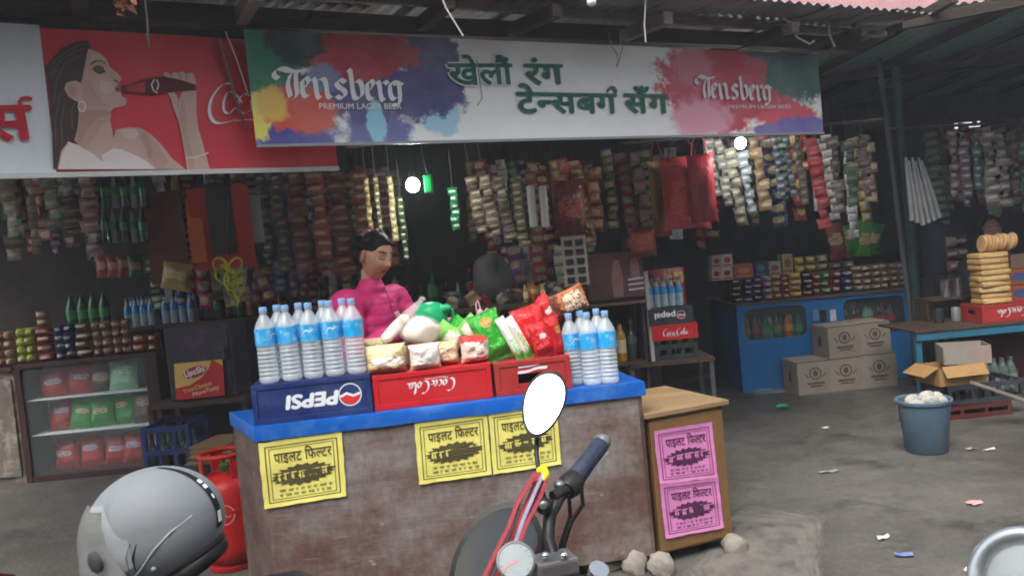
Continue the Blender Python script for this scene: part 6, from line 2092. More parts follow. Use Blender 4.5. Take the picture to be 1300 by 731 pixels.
o = bx(at(818, 370, Ye + .1).x, at(823, 370, Ye + .1).x, Ye + .05, Ye + .12, zb2 + .001, at(820, 345, Ye).z, 'white_post_card', M('white_card', '#a8a8a4', .6, .1), None)
o.name = 'card_strip'; tag(o, 'narrow white card strip left of the small water bottles', 'card')
cu = crate((at(862, 500, Ye + .1).x, Ye + .2, .0), 0, .34, .30, .16, m_cgrey, 'charcoal crate on the floor under the bench')
lwords(cu, 'PEPSI', -.1515, -.07, .06, .045, .16, m_ginkw, False, .03, .15)
globe_logo(cu, -.1515, -.11, .08, .026, False, None)
for k in range(5): put_bottle('glass', 'empty', (at(842, 480, Ye).x + k * .055, Ye + .14, .162), 'empty glass bottle on the crate under the bench, %s from left' % ORD[k], 'empty bottles under the bench', .8)
tin = MB().lathe([(.026, 0), (.027, .004), (.027, .10), (.024, .104)], 14).build('drink_can', M('gold_can', '#a8842c', .3, .15, metal=.5), smooth=40)
tin.location = (at(876, 500, Ye - .05).x, Ye - .05, 0); tag(tin, 'gold drink can on the floor by the bench crate', 'can')

# packets on a low table behind the chips
tb = thing('low_table', 'dim table of loose packets behind the chip bags', 'table', (at(670, 380, 5.2).x, 5.3, 0))
zq = board(560, 745, 386, 5.1, 5.55, .03, 'table_top', m_shelfw, tb)
for px in (565, 740):
    for yy in (5.14, 5.5):
        x = at(px, 400, 5.1).x
        bx(x - .02, x + .02, yy - .02, yy + .02, 0, zq - .031, 'leg', m_shelfw, tb)
for k in range(16):
    px = 572 + k * 11
    packet('loose_packet', (at(px, 380, 5.25).x, 5.2 + .08 * (k % 3), zq + .002 + .02 * (k % 2)), .10, .16, .04, wrap_of(('#5a4a42', '#3a3a4a', '#6a3a2e', '#7a5a3c', '#7a2a22', '#2f5a34')[k % 6], '#a09080'), 'loose packet in the heap behind the chip bags, %s from left' % ORD[k], 'packet', (rad(-60), rad(random.uniform(-40, 40)), random.uniform(-.6, .6)), 'heap of loose packets', k % 5)
for k, px in enumerate((668, 678, 690)):
    put_bottle('glass', ('amber', 'orange', 'amber')[k], (at(px, 380, 5.16).x, 5.16, zq), 'small tan jar on the packet table, %s' % ('left', 'middle', 'right')[k], 'small jars on the packet table', .55)
b = MB(); b.ball((0, 0, .16), (.13, .12, .17), 18, 12)
for v in b.v: v += v.normalized() * .02 * noise.noise(v * 9)
o = b.build('sack', M('grey_sack', '#4c4a4c', .85, .2, 6, .3), smooth=60); o.location = (at(628, 385, 5.45).x, 5.42, zq); tag(o, 'rounded grey sack on the table behind the chips', 'sack')

# red and yellow carrier bags
def carrier(px0, px1, y0, y1, Y, mat, label, seed, yaw=0):
    a = at((px0 + px1) / 2, y1, Y)
    w_, h_ = (px1 - px0) / FPX * Y, (y1 - y0) / FPX * Y
    t_ = thing('carrier_bag', label, 'bag', a, rad(yaw), 'carrier bags hanging at the right')
    packet('bag_body', (0, 0, 0), w_, h_, .07, mat, None, parent=t_, seed=seed, crimp=.01)
    b = MB()
    for s in (-1, 1): b.tube([(s * w_ * .30, 0, h_ * .98), (s * w_ * .24, 0, h_ + .07), (0, 0, h_ + .16)], [.018, .012, .006], 6, .3)
    b.build('handle', mat, t_)
    return t_
carrier(842, 905, 200, 290, 5.5, WRAP('red_carrier', '#9a2026', '#b9503c', '#a83040', .4, .3, .3, .4, .5), 'red printed carrier bag hanging under the beer banner', 1, 10)
carrier(878, 912, 196, 282, 5.42, WRAP('crimson_carrier', '#a32a38', '#7a2030', '#8a2030', .4, .2, .2, .3, .5), 'crimson carrier bag hanging in front of the red printed one', 2, -14)
carrier(826, 858, 205, 300, 5.65, WRAP('yellow_carrier', '#7a5a24', '#8a3a22', '#6a2a1a', .4, .3, .3, .3, .5), 'brown yellow carrier bag behind the red ones', 3, 30)
carrier(800, 835, 292, 326, 5.5, WRAP('orange_carrier', '#8a3418', '#a8502a', '#6a2410', .4), 'small orange bag hanging over the bottle poster', 4)
# strips at the right end of the beer banner
G2 = 'packet strips hanging at the right end of the banner'
for (px, y0, y1, w_, c, lc, tl, lb_) in [
        (898, 176, 250, 14, '#5c5650', '#9a948a', 4, 'short grey packet strip right of the carrier bags'), (912, 176, 262, 13, '#6e6a64', '#a8a298', 4, 'grey packet strip left of the right bulb'), (926, 188, 288, 16, '#7a7466', '#b0a890', 5, 'long grey packet strip below the right bulb'), (942, 192, 272, 14, '#8a8e92', '#c0c4c6', 5, 'silver packet strip below the right bulb'),
        (957, 174, 268, 17, '#80684c', '#a89070', 5, 'tan printed strip right of the bulb'), (982, 172, 252, 11, '#5a5c64', '#a0a4ac', 4, 'thin grey packet strip right of the tan one'), (997, 172, 250, 10, '#4c4e56', '#8a8e94', 4, 'thin dark packet strip right of the thin grey one'), (1010, 172, 260, 10, '#4a4440', '#6a645c', 4, 'dark brown strip left of the red strip'),
        (1030, 174, 290, 18, '#8a2026', '#a84044', 5, 'long red packet strip at the end of the beer banner'), (1056, 174, 270, 16, '#4a4038', '#7a7060', 3, 'brown snack strip just right of the beer banner'), (1075, 178, 262, 18, '#3c4a38', '#6a7460', 3, 'olive snack strip right of the brown one'), (1094, 176, 250, 16, '#4c3c3c', '#746460', 3, 'dull snack strip left of the grey post')]:
    strip(px, y0, y1, w_, 5.75, wrap_of(c, lc), lb_, seg=10 if w_ < 16 else 13, group=G2, tilt=-tl)

# ================================================================ the blue counter at the right
def holed(pl, outer, holes, th, name, mat, parent):
    c = bpy.data.curves.new('outline', 'CURVE'); c.dimensions = '2D'; c.fill_mode = 'BOTH'; c.extrude = th / 2
    for pts in [outer] + holes:
        s = c.splines.new('POLY'); s.points.add(len(pts) - 1); s.use_cyclic_u = True
        for q, p in zip(s.points, pts): q.co = (p[0], p[1], 0, 1)
    o = bpy.data.objects.new('outline', c); COL.objects.link(o)
    dg = bpy.context.evaluated_depsgraph_get()
    me = bpy.data.meshes.new_from_object(o.evaluated_get(dg))
    vs = [v.co.copy() for v in me.vertices]; fs = [tuple(p.vertices) for p in me.polygons]
    bpy.data.objects.remove(o); bpy.data.curves.remove(c); bpy.data.meshes.remove(me)
    b = MB(); b.add([pl.pt(v.x, v.y, v.z) for v in vs], fs)
    return b.build(name, mat, parent, world=True)
def rrect(x0, z0, x1, z1, r, n=5):
    q = []
    for (cx, cz, a0) in ((x1 - r, z1 - r, 0), (x0 + r, z1 - r, PI / 2), (x0 + r, z0 + r, PI), (x1 - r, z0 + r, 3 * PI / 2)):
        for k in range(n + 1): q.append((cx + r * math.cos(a0 + PI / 2 * k / n), cz + r * math.sin(a0 + PI / 2 * k / n)))
    return q
BC = Plane((at(940, 440, 7.3).x - .01, 7.3, 0), 0)
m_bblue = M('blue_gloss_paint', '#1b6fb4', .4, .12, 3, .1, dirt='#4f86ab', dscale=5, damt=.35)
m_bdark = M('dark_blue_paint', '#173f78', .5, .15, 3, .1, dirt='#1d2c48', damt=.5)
bc = thing('blue_counter', 'bright blue painted shop counter with two rounded glazed openings', 'counter', BC.pt(.8, 0))
bwid, bh = at(1156, 440, 7.3).x - BC.o.x, .80
w1_ = [BC.px(946, 430), BC.px(1022, 385)]
w2_ = [BC.px(1073, 424), BC.px(1146, 373)]
h1 = rrect(w1_[0][0], w1_[0][1] - .02, w1_[1][0], w1_[1][1] - .005, .07)
h2 = rrect(w2_[0][0], w2_[0][1] - .02, w2_[1][0], w2_[1][1] - .005, .05)
holed(BC, [(0, .0), (bwid, .0), (bwid, bh - .025), (0, bh - .025)], [h1, h2], .02, 'front_panel', m_bblue, bc)
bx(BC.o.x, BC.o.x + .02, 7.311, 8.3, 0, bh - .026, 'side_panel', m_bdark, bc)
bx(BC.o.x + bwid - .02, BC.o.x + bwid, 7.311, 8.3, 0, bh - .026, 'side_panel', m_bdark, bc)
bx(BC.o.x - .02, BC.o.x + bwid + .02, 7.27, 8.32, bh - .024, bh, 'top_board', M('worn_counter_top', '#5a4234', .6, .25, 4, dirt='#3a6f9a', damt=.4), bc)
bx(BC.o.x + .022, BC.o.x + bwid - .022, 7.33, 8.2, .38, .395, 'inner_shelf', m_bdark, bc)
for (ha, nm) in ((w1_, 0), (w2_, 1)):
    xm0, xm1 = BC.o.x + ha[0][0] - .02, BC.o.x + ha[1][0] + .02
    MB().box(((xm0 + xm1) / 2, 7.316, (ha[0][1] + ha[1][1]) / 2 - .01), (xm1 - xm0, .003, ha[1][1] - ha[0][1] + .06)).build('glass_pane', GLASSY('window_glass', '#9fb4b8', .06, .06, .8), bc, world=True)
for k in range(11):
    put_bottle('big', ('dark', 'green', 'maroon', 'dark', 'green', 'clear', 'green', 'dark', 'orange', 'green', 'green')[k], (BC.o.x + w1_[0][0] + .03 + k * .05, 7.42 + .05 * (k % 2), .396), 'soda bottle behind the left opening of the blue counter, %s from left' % ORD[k], 'bottles inside the blue counter, left opening', .78)
for k in range(9):
    put_bottle('big', ('dark', 'maroon', 'dark', 'dark', 'clear', 'clear', 'dark', 'maroon', 'dark')[k], (BC.o.x + w2_[0][0] + .03 + k * .055, 7.42 + .05 * (k % 2), .396), 'soda bottle behind the right opening of the blue counter, %s from left' % ORD[k], 'bottles inside the blue counter, right opening', .80)
# small cans stuck on the panel between the openings
for k, px in enumerate((1034, 1044, 1056)):
    a = at(px, 400, 7.28)
    o = MB().box((0, 0, 0), (.055, .02, .10)).build('sticker', M('white_blue_sticker%d' % k, ('#5f8fb8', '#20242c', '#c9ced2')[k], .5, .2, 20), bevel=.003)
    o.location = BC.pt(*BC.px(px, 400), .021) - Vector((0, 0, 0)); o.parent = None
    o.name = 'price_tag'; tag(o, ('light blue', 'black', 'white')[k] + ' tag stuck between the openings of the blue counter', 'tag')
# goods on it
def gstack(*a, **k): stack(*a, **k)
ZB = .801
low = [(928, 942, 352, 382, '#22201f', 4, 'black and white packet at the left front of the blue counter goods'), (943, 955, 352, 382, '#4a2f78', 4, 'purple packet second along the blue counter goods'), (956, 968, 352, 382, '#54307a', 4, 'violet packet third along the blue counter goods'), (968, 980, 350, 381, '#a09ab0', 4, 'lilac and white packet on the blue counter'), (980, 992, 348, 380, '#c08a2a', 4, 'yellow orange packet on the blue counter'), (992, 1001, 350, 379, '#a8322a', 4, 'red packet between the yellow ones on the blue counter'), (1001, 1018, 347, 378, '#c7a23a', 4, 'yellow packet in the middle of the blue counter'), (1018, 1031, 345, 376, '#2a2c2e', 4, 'black packet with white print in the middle of the blue counter'), (1031, 1041, 346, 374, '#8a2a2c', 3, 'dark red packet on the blue counter'), (1042, 1053, 344, 373, '#2a7a3c', 3, 'green packet on the blue counter'), (1054, 1067, 344, 372, '#8c2648', 3, 'magenta packet on the blue counter'), (1068, 1081, 342, 371, '#2a3468', 3, 'navy packet on the blue counter'), (1082, 1150, 334, 366, '#8f7a62', 4, 'beige bun pack at the right end of the blue counter')]
for (p0, p1, y0, y1, c, r, lb_) in low:
    gstack(p0, p1, y0, y1, 7.40, wrap_of(c, '#d0c8b8'), lb_, r, 6 if p1 - p0 > 40 else 1, .14, .03 if 'bun' in lb_ else .06, ZB, 'piled goods on the blue counter: ' + lb_.split(' packet')[0].split(' bun')[0])
# boxes on the second tier at the back
tier = thing('counter_rack', 'low rack behind the front packets on the blue counter', 'rack', (BC.o.x + .8, 7.75, ZB))
bx(BC.o.x + .02, BC.o.x + bwid - .02, 7.56, 7.95, ZB, ZB + .20, 'rack_body', m_shelfw, tier)
ZR = ZB + .201
def carton_box(px0, px1, y0, y1, Y, c, label, z=None, dep=.15, print_c='#8a2a2a'):
    a, b_ = at(px0, y1, Y), at(px1, y1, Y)
    w_, h_ = b_.x - a.x, (y1 - y0) / FPX * Y
    t_ = thing('packet_box', label, 'box', ((a.x + b_.x) / 2, Y + dep / 2, a.z if z is None else z), random.uniform(-.08, .08), 'boxes on the blue counter rack')
    MB().box((0, 0, h_ / 2), (w_ * .96, dep, h_)).build('carton', M('box_' + c[1:], c, .5, .12, 12), t_, bevel=.003)
    ink = Ink(lambda x, z_, o: Vector((x, -dep / 2 - .001 - o, z_)))
    ink.fill(ell(0, h_ * .55, w_ * .3, h_ * .22)); ink.line([(-w_ * .35, h_ * .15), (w_ * .35, h_ * .15)], h_ * .1)
    ink.mb.build('print', M('boxprint_' + print_c[1:], print_c, .5, .1), t_, recalc=False)
    return t_
for (p0, p1, y0, y1, c, pc_, lb_) in [(904, 917, 337, 353, '#c9c4bc', '#a83a3a', 'white box, lower left of the four white boxes'), (917, 931, 337, 353, '#cfcac2', '#a83a3a', 'white box, lower right of the four white boxes')]:
    carton_box(p0, p1, y0, y1, 7.6, c, lb_, ZR, .14, pc_)
hq = 16 / FPX * 7.6
for (p0, p1, c, lb_) in ((904, 917, '#bdb8b2', 'white box, upper left of the four white boxes'), (917, 931, '#c9c4bc', 'white box, upper right of the four white boxes')):
    carton_box(p0, p1, 321, 337, 7.6, c, lb_, ZR + hq + .002, .14, '#a83a3a')
for (p0, p1, y0, y1, c, pc_, lb_) in [(933, 958, 334, 352, '#b05a4c', '#c98a78', 'salmon pink box on the counter rack'), (959, 975, 330, 350, '#28406c', '#5a78a8', 'blue box right of the salmon one'), (976, 992, 332, 349, '#8fa8a4', '#a83a3a', 'pale teal box with red print'), (994, 1008, 322, 347, '#a09468', '#6a5a34', 'tall khaki box on the counter rack')]:
    carton_box(p0, p1, y0, y1, 7.6, c, lb_, ZR, .14, pc_)
for k, (p0, p1, c, lb_) in enumerate([(1009, 1022, '#b5a83c', 'yellow packet on the rack right of the khaki box'), (1022, 1036, '#a89c44', 'second yellow packet on the rack'), (1037, 1052, '#8a8470', 'clear bag of beans on the rack'), (1053, 1068, '#7c7260', 'clear bag of lentils on the rack'), (1069, 1084, '#94886c', 'clear bag of grain on the rack')]):
    stack(p0, p1, 326, 346, 7.62, wrap_of(c, '#c9c0a0'), lb_, 2, 1, .12, .05, ZR, 'bags on the counter rack: ' + lb_.split(' on')[0])
for k, px in enumerate((1070, 1084, 1098, 1108)):
    packet('snack_bag', (at(px, 335, 7.5).x, 7.52, ZR + .10 + .02 * (k % 2)), .17, .33 - .05 * (k % 2), .07, wrap_of(('#7a2a22', '#2f7a34', '#3c8a3c', '#2f6a34')[k], '#b8a07a'), ('red', 'green', 'bright green', 'dark green')[k] + ' snack bag piled high at the right of the rack', 'packet', (0, rad(-10 + 8 * k), 0), 'snack bags piled on the rack', k)

# cartons on the ground
m_carton = M('tan_carton', '#9c9386', .85, .12, 5, .12, 60, dirt='#6b5e4c', damt=.4)
m_cprint = M('carton_print', '#5a5348', .8, .2)
def carton(px0, px1, y1, Y, w_, h_, d_, z, yaw, label, mat=None, prn=True):
    a = at((px0 + px1) / 2, y1, Y)
    t_ = thing('carton', label, 'carton', (a.x, Y + d_ / 2, z), rad(yaw), 'tan cartons in front of the blue counter')
    MB().box((0, 0, h_ / 2), (w_, d_, h_)).build('carton_body', mat or m_carton, t_, bevel=.004)
    ink = Ink(lambda x, zz, o: Vector((x, -d_ / 2 - .0012 - o, zz)))
    ink.line([(-w_ / 2 + .004, h_ * .985), (w_ / 2 - .004, h_ * .985)], .008)
    if prn:
        ink.line(ell(0, h_ * .62, h_ * .17, h_ * .17, 20) + [(h_ * .17, h_ * .62)], .012); ink.fill(ell(0, h_ * .62, h_ * .08, h_ * .1, 12))
        ink.line([(-.07, h_ * .33), (.07, h_ * .33)], .02); ink.line([(-.05, h_ * .24), (.05, h_ * .24)], .014); ink.line([(-.09, h_ * .62), (-.06, h_ * .5)], .01); ink.line([(.09, h_ * .62), (.06, h_ * .5)], .01)
    ink.mb.build('print', m_cprint, t_, recalc=False)
    s = MB(); s.box((-w_ / 2 - .001, 0, h_ * .5), (.0025, .05, h_ * .3)); s.build('side_slot', m_cprint, t_)
    return t_
cwid = .285
carton(1013, 1058, 494, 6.92, .31, .285, .33, 0, 3, 'single tan carton on the ground left of the stack')
carton(1054, 1094, 487, 6.93, cwid, .285, .33, 0, 3, 'tan carton at the bottom left of the stack by the blue counter')
carton(1094, 1139, 480, 6.95, .305, .29, .33, 0, 2, 'tan carton at the bottom right of the stack by the blue counter')
carton(1051, 1092, 444, 6.94, cwid, .27, .33, .287, 4, 'tan carton at the top left of the stack by the blue counter')
carton(1092, 1130, 439, 6.96, .27, .27, .33, .292, 2, 'tan carton at the top right of the stack by the blue counter')
b = MB()
g0 = ground_at(985, 497)
for j in range(7):
    for i in range(10):
        b.v.append(Vector((g0.x - .2 + i * .05, g0.y - .10 + j * .04, .006 + .07 * max(0, noise.noise(Vector((i * .45, j * .5, 3.3))) + .15) * (1 - abs(i - 4.5) / 6))))
for j in range(6):
    for i in range(9):
        a = j * 10 + i; b.f.append((a, a + 1, a + 11, a + 10))
tag(b.build('plastic_sheet', GLASSY('crumpled_film', '#b4c0c4', .2, .35, .8), world=True, smooth=60), 'crumpled clear plastic sheet on the ground by the blue counter', 'plastic sheet')

# ================================================================ stall at the far right
m_tblue = M('teal_blue_frame', '#2c6c86', .5, .2, 5, .1, dirt='#33414a', damt=.5)
Yt = 6.1
tb2 = thing('stall_table', 'blue edged stall table with a thin blue leg at the right', 'table', (at(1240, 460, Yt).x, Yt + .3, 0))
xL, xR = at(1163, 420, Yt).x, at(1420, 420, Yt).x
zt2 = at(1230, 417, Yt).z
bx(xL, xR, Yt, Yt + .02, zt2 - .06, zt2 - .001, 'front_rail', m_tblue, tb2)
bx(xL - .01, xR, Yt - .01, Yt + .62, zt2, zt2 + .018, 'table_top', m_shelfw, tb2)
for (x, y) in ((xL + .025, Yt + .045), (xL + .45, Yt + .58), (xR - .03, Yt + .045), (xR - .03, Yt + .58)):
    bx(x - .022, x + .022, y - .022, y + .022, 0, zt2 - .001, 'leg', m_tblue, tb2)
zt3 = zt2 + .019
cr = crate((at(1290, 410, Yt + .05).x + .06, Yt + .2, zt3), 0, .62, .30, .135, m_cred2, 'dull red crate with upside down script on the stall table')
lcola(cr, -.1515, -.20, .035, .06, m_ginkw, True, .15)
zc_ = zt3 + .136
m_toast = WRAP('toast_pack', '#c9a468', '#e0c890', '#a87c44', .35, wr=.8)
me_t = MB().box((0, 0, .0215), (.225, .17, .043)).build('t', m_toast, bevel=.012); me_t.data.shade_smooth(); mt_ = me_t.data; bpy.data.objects.remove(me_t)
for k in range(9):
    o = mesh_obj('toast_pack', mt_, m_toast, None, (at(1262, 380, Yt + .12).x + random.uniform(-.014, .014), Yt + .16 + random.uniform(-.01, .01), zc_ + k * .0432), (0, 0, random.uniform(-.12, .12)))
    tag(o, 'flat toast pack in the tall pile on the stall crate, %s from the bottom' % ORD[k], 'bread', 'pile of toast packs')
zl = zc_ + 9 * .0432
t_ = thing('sliced_loaf', 'sliced loaf lying on top of the toast pile', 'bread', (at(1268, 325, Yt + .15).x, Yt + .16, zl))
for k in range(9):
    b = MB(); b.lathe([(.060, 0), (.066, .006), (.062, .022)], 14, R=Matrix.Rotation(PI / 2 + random.uniform(0, .35), 3, 'Y'), c=(-.12 + k * .028, random.uniform(-.01, .01), .064 + random.uniform(0, .012)))
    b.build('slice', M('toast_slice', '#c9a070', .7, .15, 20), t_, smooth=40)
for r in range(2):
    t_ = thing('biscuit_box', 'orange brown biscuit box with blue oval, %s of the two on the stall crate' % ('lower', 'upper')[r], 'box', (at(1292, 380, Yt + .1).x + .06, Yt + .2, zc_ + r * .125))
    MB().box((0, 0, .06), (.22, .16, .12)).build('carton', M('orange_brown_box', '#8a4a2c', .5, .15, 10), t_, bevel=.003)
    ink = Ink(lambda x, z, o: Vector((x, -.0815 - o, z))); ink.fill(ell(-.02, .06, .06, .032)); ink.mb.build('oval_print', M('blue_oval', '#3a4a7a', .5, .1), t_, recalc=False)
t_ = thing('biscuit_box', 'brown box on top of the orange biscuit boxes', 'box', (at(1290, 330, Yt + .1).x + .06, Yt + .2, zc_ + .25))
MB().box((0, 0, .05), (.18, .15, .10)).build('carton', M('brown_box', '#6a5244', .6, .15, 10), t_, bevel=.003)
MB().box((0, 0, .1012), (.17, .05, .0015)).build('tape', M('tape_tan', '#a08a68', .4, .1), t_)
# shelf with steel pots
Yp = 6.55
ps_ = thing('pot_shelf', 'dark rack with steel pots behind the stall table', 'rack', (at(1205, 385, Yp).x, Yp + .1, zt3))
zpp = board(1178, 1238, 378, Yp, Yp + .25, .018, 'shelf_board', m_shelfw, ps_)
for px in (1180, 1236):
    x = at(px, 390, Yp).x
    bx(x - .012, x + .012, Yp + .02, Yp + .23, zt3, zpp - .019, 'upright', m_shelfw, ps_)
m_steel = M('steel', '#b9bec0', .22, .1, 8, metal=.9)
for k, px in enumerate((1202, 1217)):
    o = MB().lathe([(.046, 0), (.050, .004), (.050, .135), (.054, .14), (.048, .142), (.046, .01)], 20).build('steel_pot', m_steel, smooth=40)
    o.location = (at(px, 375, Yp + .1).x, Yp + .1, zpp); tag(o, ('left', 'right')[k] + ' one of the two shiny steel pots in the right stall', 'pot')
for k, (px, c) in enumerate(((1190, '#3a3a3e'), (1212, '#8a8e90'), (1228, '#4a4a4e'))):
    o = MB().lathe([(.03, 0), (.036, .004), (.036, .10), (.030, .112), (.006, .115)], 14).build('tin', M('tin_' + c[1:], c, .4, .2, metal=.4), smooth=40)
    o.location = (at(px, 400, Yp - .1).x, Yp - .12, zt3); tag(o, ('dark', 'silver', 'grey')[k] + ' tin on the stall table below the pots', 'tin')
# small packs behind
for k in range(6):
    packet('snack_pack', (at(1214 + (k % 2) * 12, 330, 6.9).x, 6.95, at(1220, 345 - (k // 2) * 16, 6.9).z), .12, .09, .05, wrap_of(('#7a4a4c', '#8a8078', '#5a3a4a')[k % 3], '#b0a8a0'), 'small snack pack behind the steel pots, %s up in the %s pile' % (ORD[k // 2], ('left', 'right')[k % 2]), 'packet', (0, 0, .1), 'snack packs behind the pots', k)
rk = thing('side_rack', 'dim upright rack behind the steel pots', 'rack', (at(1215, 380, 6.9).x, 7.0, 0))
bx(at(1203, 380, 6.9).x, at(1240, 380, 6.9).x, 6.88, 7.1, 0, at(1220, 346, 6.9).z - .001, 'rack_body', m_ply, rk)
# grey blue sacks hanging/standing left of it
b = MB(); b.tube([(0, 0, 0), (0, 0, .15), (0, 0, .4), (0, 0, .52)], [.14, .17, .15, .06], 14, .8)
for v in b.v: v += Vector((1, 1, 0)) * .02 * noise.noise(v * 6)
o = b.build('grey_sack', M('blue_grey_sack', '#3c4450', .8, .2, 6, .3), smooth=60)
o.location = (at(1190, 350, 7.3).x, 7.3, at(1190, 352, 7.3).z); tag(o, 'tall blue grey sack standing at the back of the right stall', 'sack')
sx_ = thing('sack_stand', 'dark board stand under the blue grey sack', 'stand', (o.location.x, 7.3, 0))
bx(o.location.x - .2, o.location.x + .2, 7.12, 7.5, 0, o.location.z - .001, 'stand_body', m_ply, sx_)
# white plastic tubes hanging in a bundle
for k in range(6):
    a, b_ = at(1150 + k * 4, 200 + (k % 2) * 4, 6.6), at(1158 + k * 7, 286 - abs(k - 2) * 3, 6.55)
    o = MB().tube([a, a.lerp(b_, .5) + Vector((0, 0, .01)), b_], [.012, .022, .024], 8, .8).build('plastic_roll', M('dusty_white_film', '#8a8c8e', .35, .15, 12), world=True, smooth=50)
    tag(o, 'dusty white plastic roll in the bundle beside the grey post, %s from left' % ORD[k], 'plastic roll', 'bundle of white plastic rolls')
G3 = 'packet strips hanging in the right stall'
for (px, y0, y1, w_, c, lc, lb_) in [(1207, 166, 250, 11, '#5a4a4c', '#8a8084', 'thin pinkish strip, leftmost in the right stall'), (1222, 166, 262, 13, '#4a4048', '#8a828a', 'dull violet strip second in the right stall'), (1238, 168, 240, 11, '#3c5452', '#7a9494', 'teal strip third in the right stall'), (1254, 168, 256, 17, '#6c6a66', '#a8a49c', 'wide grey strip in the middle of the right stall'), (1270, 168, 262, 17, '#74726c', '#aca8a0', 'wide grey strip right of the middle one in the right stall'), (1286, 170, 250, 12, '#4a3840', '#7a686c', 'dark strip near the right edge of the picture'), (1299, 168, 280, 14, '#2f5a44', '#5a8a6c', 'green strip at the right edge of the picture')]:
    strip(px, y0, y1, w_, 6.4, wrap_of(c, lc), lb_, seg=11, group=G3)
# cartons, crates below the stall
def openbox(px, py, Y, w_, d_, h_, z, yaw, mat, label, flaps=True):
    a = at(px, py, Y)
    t_ = thing('carton', label, 'carton', (a.x, Y + d_ / 2, z), rad(yaw))
    b = MB()
    for (cx, cy, sx, sy) in ((0, -d_ / 2, w_, .006), (0, d_ / 2, w_, .006), (-w_ / 2, 0, .006, d_ - .008), (w_ / 2, 0, .006, d_ - .008)): b.box((cx, cy, h_ / 2), (sx, sy, h_))
    b.box((0, 0, .004), (w_ - .01, d_ - .01, .006))
    b.build('carton_body', mat, t_)
    if flaps:
        MB().box((-w_ / 2 - .05, 0, h_ - .02), (.12, d_ * .9, .005), Matrix.Rotation(-.5, 3, 'Y')).build('flap', mat, t_)
        MB().box((0, -d_ / 2 - .03, h_ - .02), (w_ * .9, .09, .005), Matrix.Rotation(.9, 3, 'X')).build('flap', mat, t_)
    return t_
m_open = M('new_cardboard', '#a07c4e', .85, .12, 5, .1, dirt='#7a5c38', damt=.4)
m_grey_c = M('pale_carton', '#8f8a80', .85, .15, 5, .1, dirt='#8a4a40', dscale=5, damt=.4)
kb = open_crate((at(1262, 540, 5.55).x, 5.8, .101), .04, .55, .36, .14, m_cgrey, 'black bottle crate full of bottles under the stall', 1, 0)
for k in range(8): put_bottle('glass', 'empty', (-.23 + k * .066, -.10, .02), None, None, .5, kb, 'empty_bottle')
kr = open_crate((at(1248, 570, 5.55).x, 5.8, 0), .02, .52, .36, .10, M('grimy_maroon_plastic', '#5a2422', .6, .25, 8, .1, dirt='#3a2a26', damt=.6), 'dirty red crate on the ground under the stall', 1)
openbox(1222, 498, 5.62, .34, .30, .12, .242, 5, m_open, 'open brown carton on the black bottle crate')
openbox(1236, 470, 5.70, .30, .24, .125, .364, -16, m_grey_c, 'pale carton on top of the open brown carton', False)
pl_ = MB().box((0, 0, 0), (.62, .09, .022), Matrix.Rotation(.42, 3, 'Y')).build('plank', M('grey_plank', '#7c766c', .8, .25, 6, .3), bevel=.003)
pl_.location = at(1292, 505, 5.35); tag(pl_, 'grey plank leaning against the crates under the stall', 'plank')
b = MB(); b.ball((0, 0, .2), (.26, .16, .22), 18, 12)
for v in b.v: v += v.normalized() * .03 * noise.noise(v * 6); 
for v in b.v: v.z = max(v.z, 0)
o = b.build('red_sack', M('dark_red_sack', '#4a1c24', .8, .2, 7, .3), smooth=60); o.location = (at(1305, 460, 6.3).x, 6.55, 0); tag(o, 'dark red sack under the stall table', 'sack')
for k in range(4): put_bottle('big', 'empty', (at(1266 + k * 11, 470, 6.0).x, 6.15, 0), 'empty clear bottle under the stall table, %s from left' % ORD[k], 'empty bottles under the stall', .9)

# rubbish bucket
g0 = ground_at(1190, 578)
bk = thing('bucket', 'grey blue plastic rubbish bucket on the ground', 'bucket', (g0.x, g0.y + .12, 0))
m_bk = M('dusty_blue_plastic', '#50687a', .6, .15, 6, .1, dirt='#6a6a66', dscale=5, damt=.6)
MB().lathe([(.112, 0), (.118, .006), (.150, .300), (.162, .304), (.164, .320), (.158, .324), (.146, .318), (.112, .02), (.02, .018)], 28).build('bucket_body', m_bk, bk, smooth=40)
b = MB(); b.tube([(.160 * math.cos(a), .160 * math.sin(a) , .31 - .16 * math.sin(a * .5) ** 2 * (1 if 0 < a < PI else 0)) for a in [PI * q / 14 for q in range(15)]], .004, 6)
b.build('handle', m_steel, bk)
b = MB()
for k in range(7):
    c = Vector((random.uniform(-.07, .09), random.uniform(-.07, .07), .27 + random.uniform(0, .06)))
    n0 = len(b.v); b.ball(c, (.05, .045, .035), 10, 7)
    for v in b.v[n0:]: v += (v - c).normalized() * .015 * noise.noise(v * 30)
b.build('rubbish', M('crumpled_rubbish', '#a8a69e', .6, .3, 12, .4), bk, smooth=30)

# ================================================================ gas cylinder
g0 = ground_at(286, 735)
gy = thing('gas_cylinder', 'red gas cylinder with a guard ring left of the counter', 'gas cylinder', (at(284, 640, 4.12).x + .02, 4.12, 0))
m_gas = M('red_gas_paint', '#b31f1c', .42, .12, 5, .1, 40, dirt='#7a2420', dscale=6, damt=.4)
zr = at(280, 575, 4.12).z
MB().lathe([(.11, 0), (.118, .01), (.118, .03), (.10, .04), (.13, .055), (.150, .09), (.155, .13), (.155, zr - .20), (.148, zr - .155), (.125, zr - .12), (.08, zr - .098), (.03, zr - .09)], 32).build('tank', m_gas, gy, smooth=40)
MB().lathe([(.1565, .30), (.158, .305), (.158, .315), (.1565, .32)], 32).build('weld_seam', m_gas, gy, smooth=60)
b = MB(); ang = [2 * PI * q / 32 for q in range(33)]
b.tube([(.112 * math.cos(a), .112 * math.sin(a), zr) for a in ang], .013, 8)
b.build('guard_ring', m_gas, gy, smooth=60)
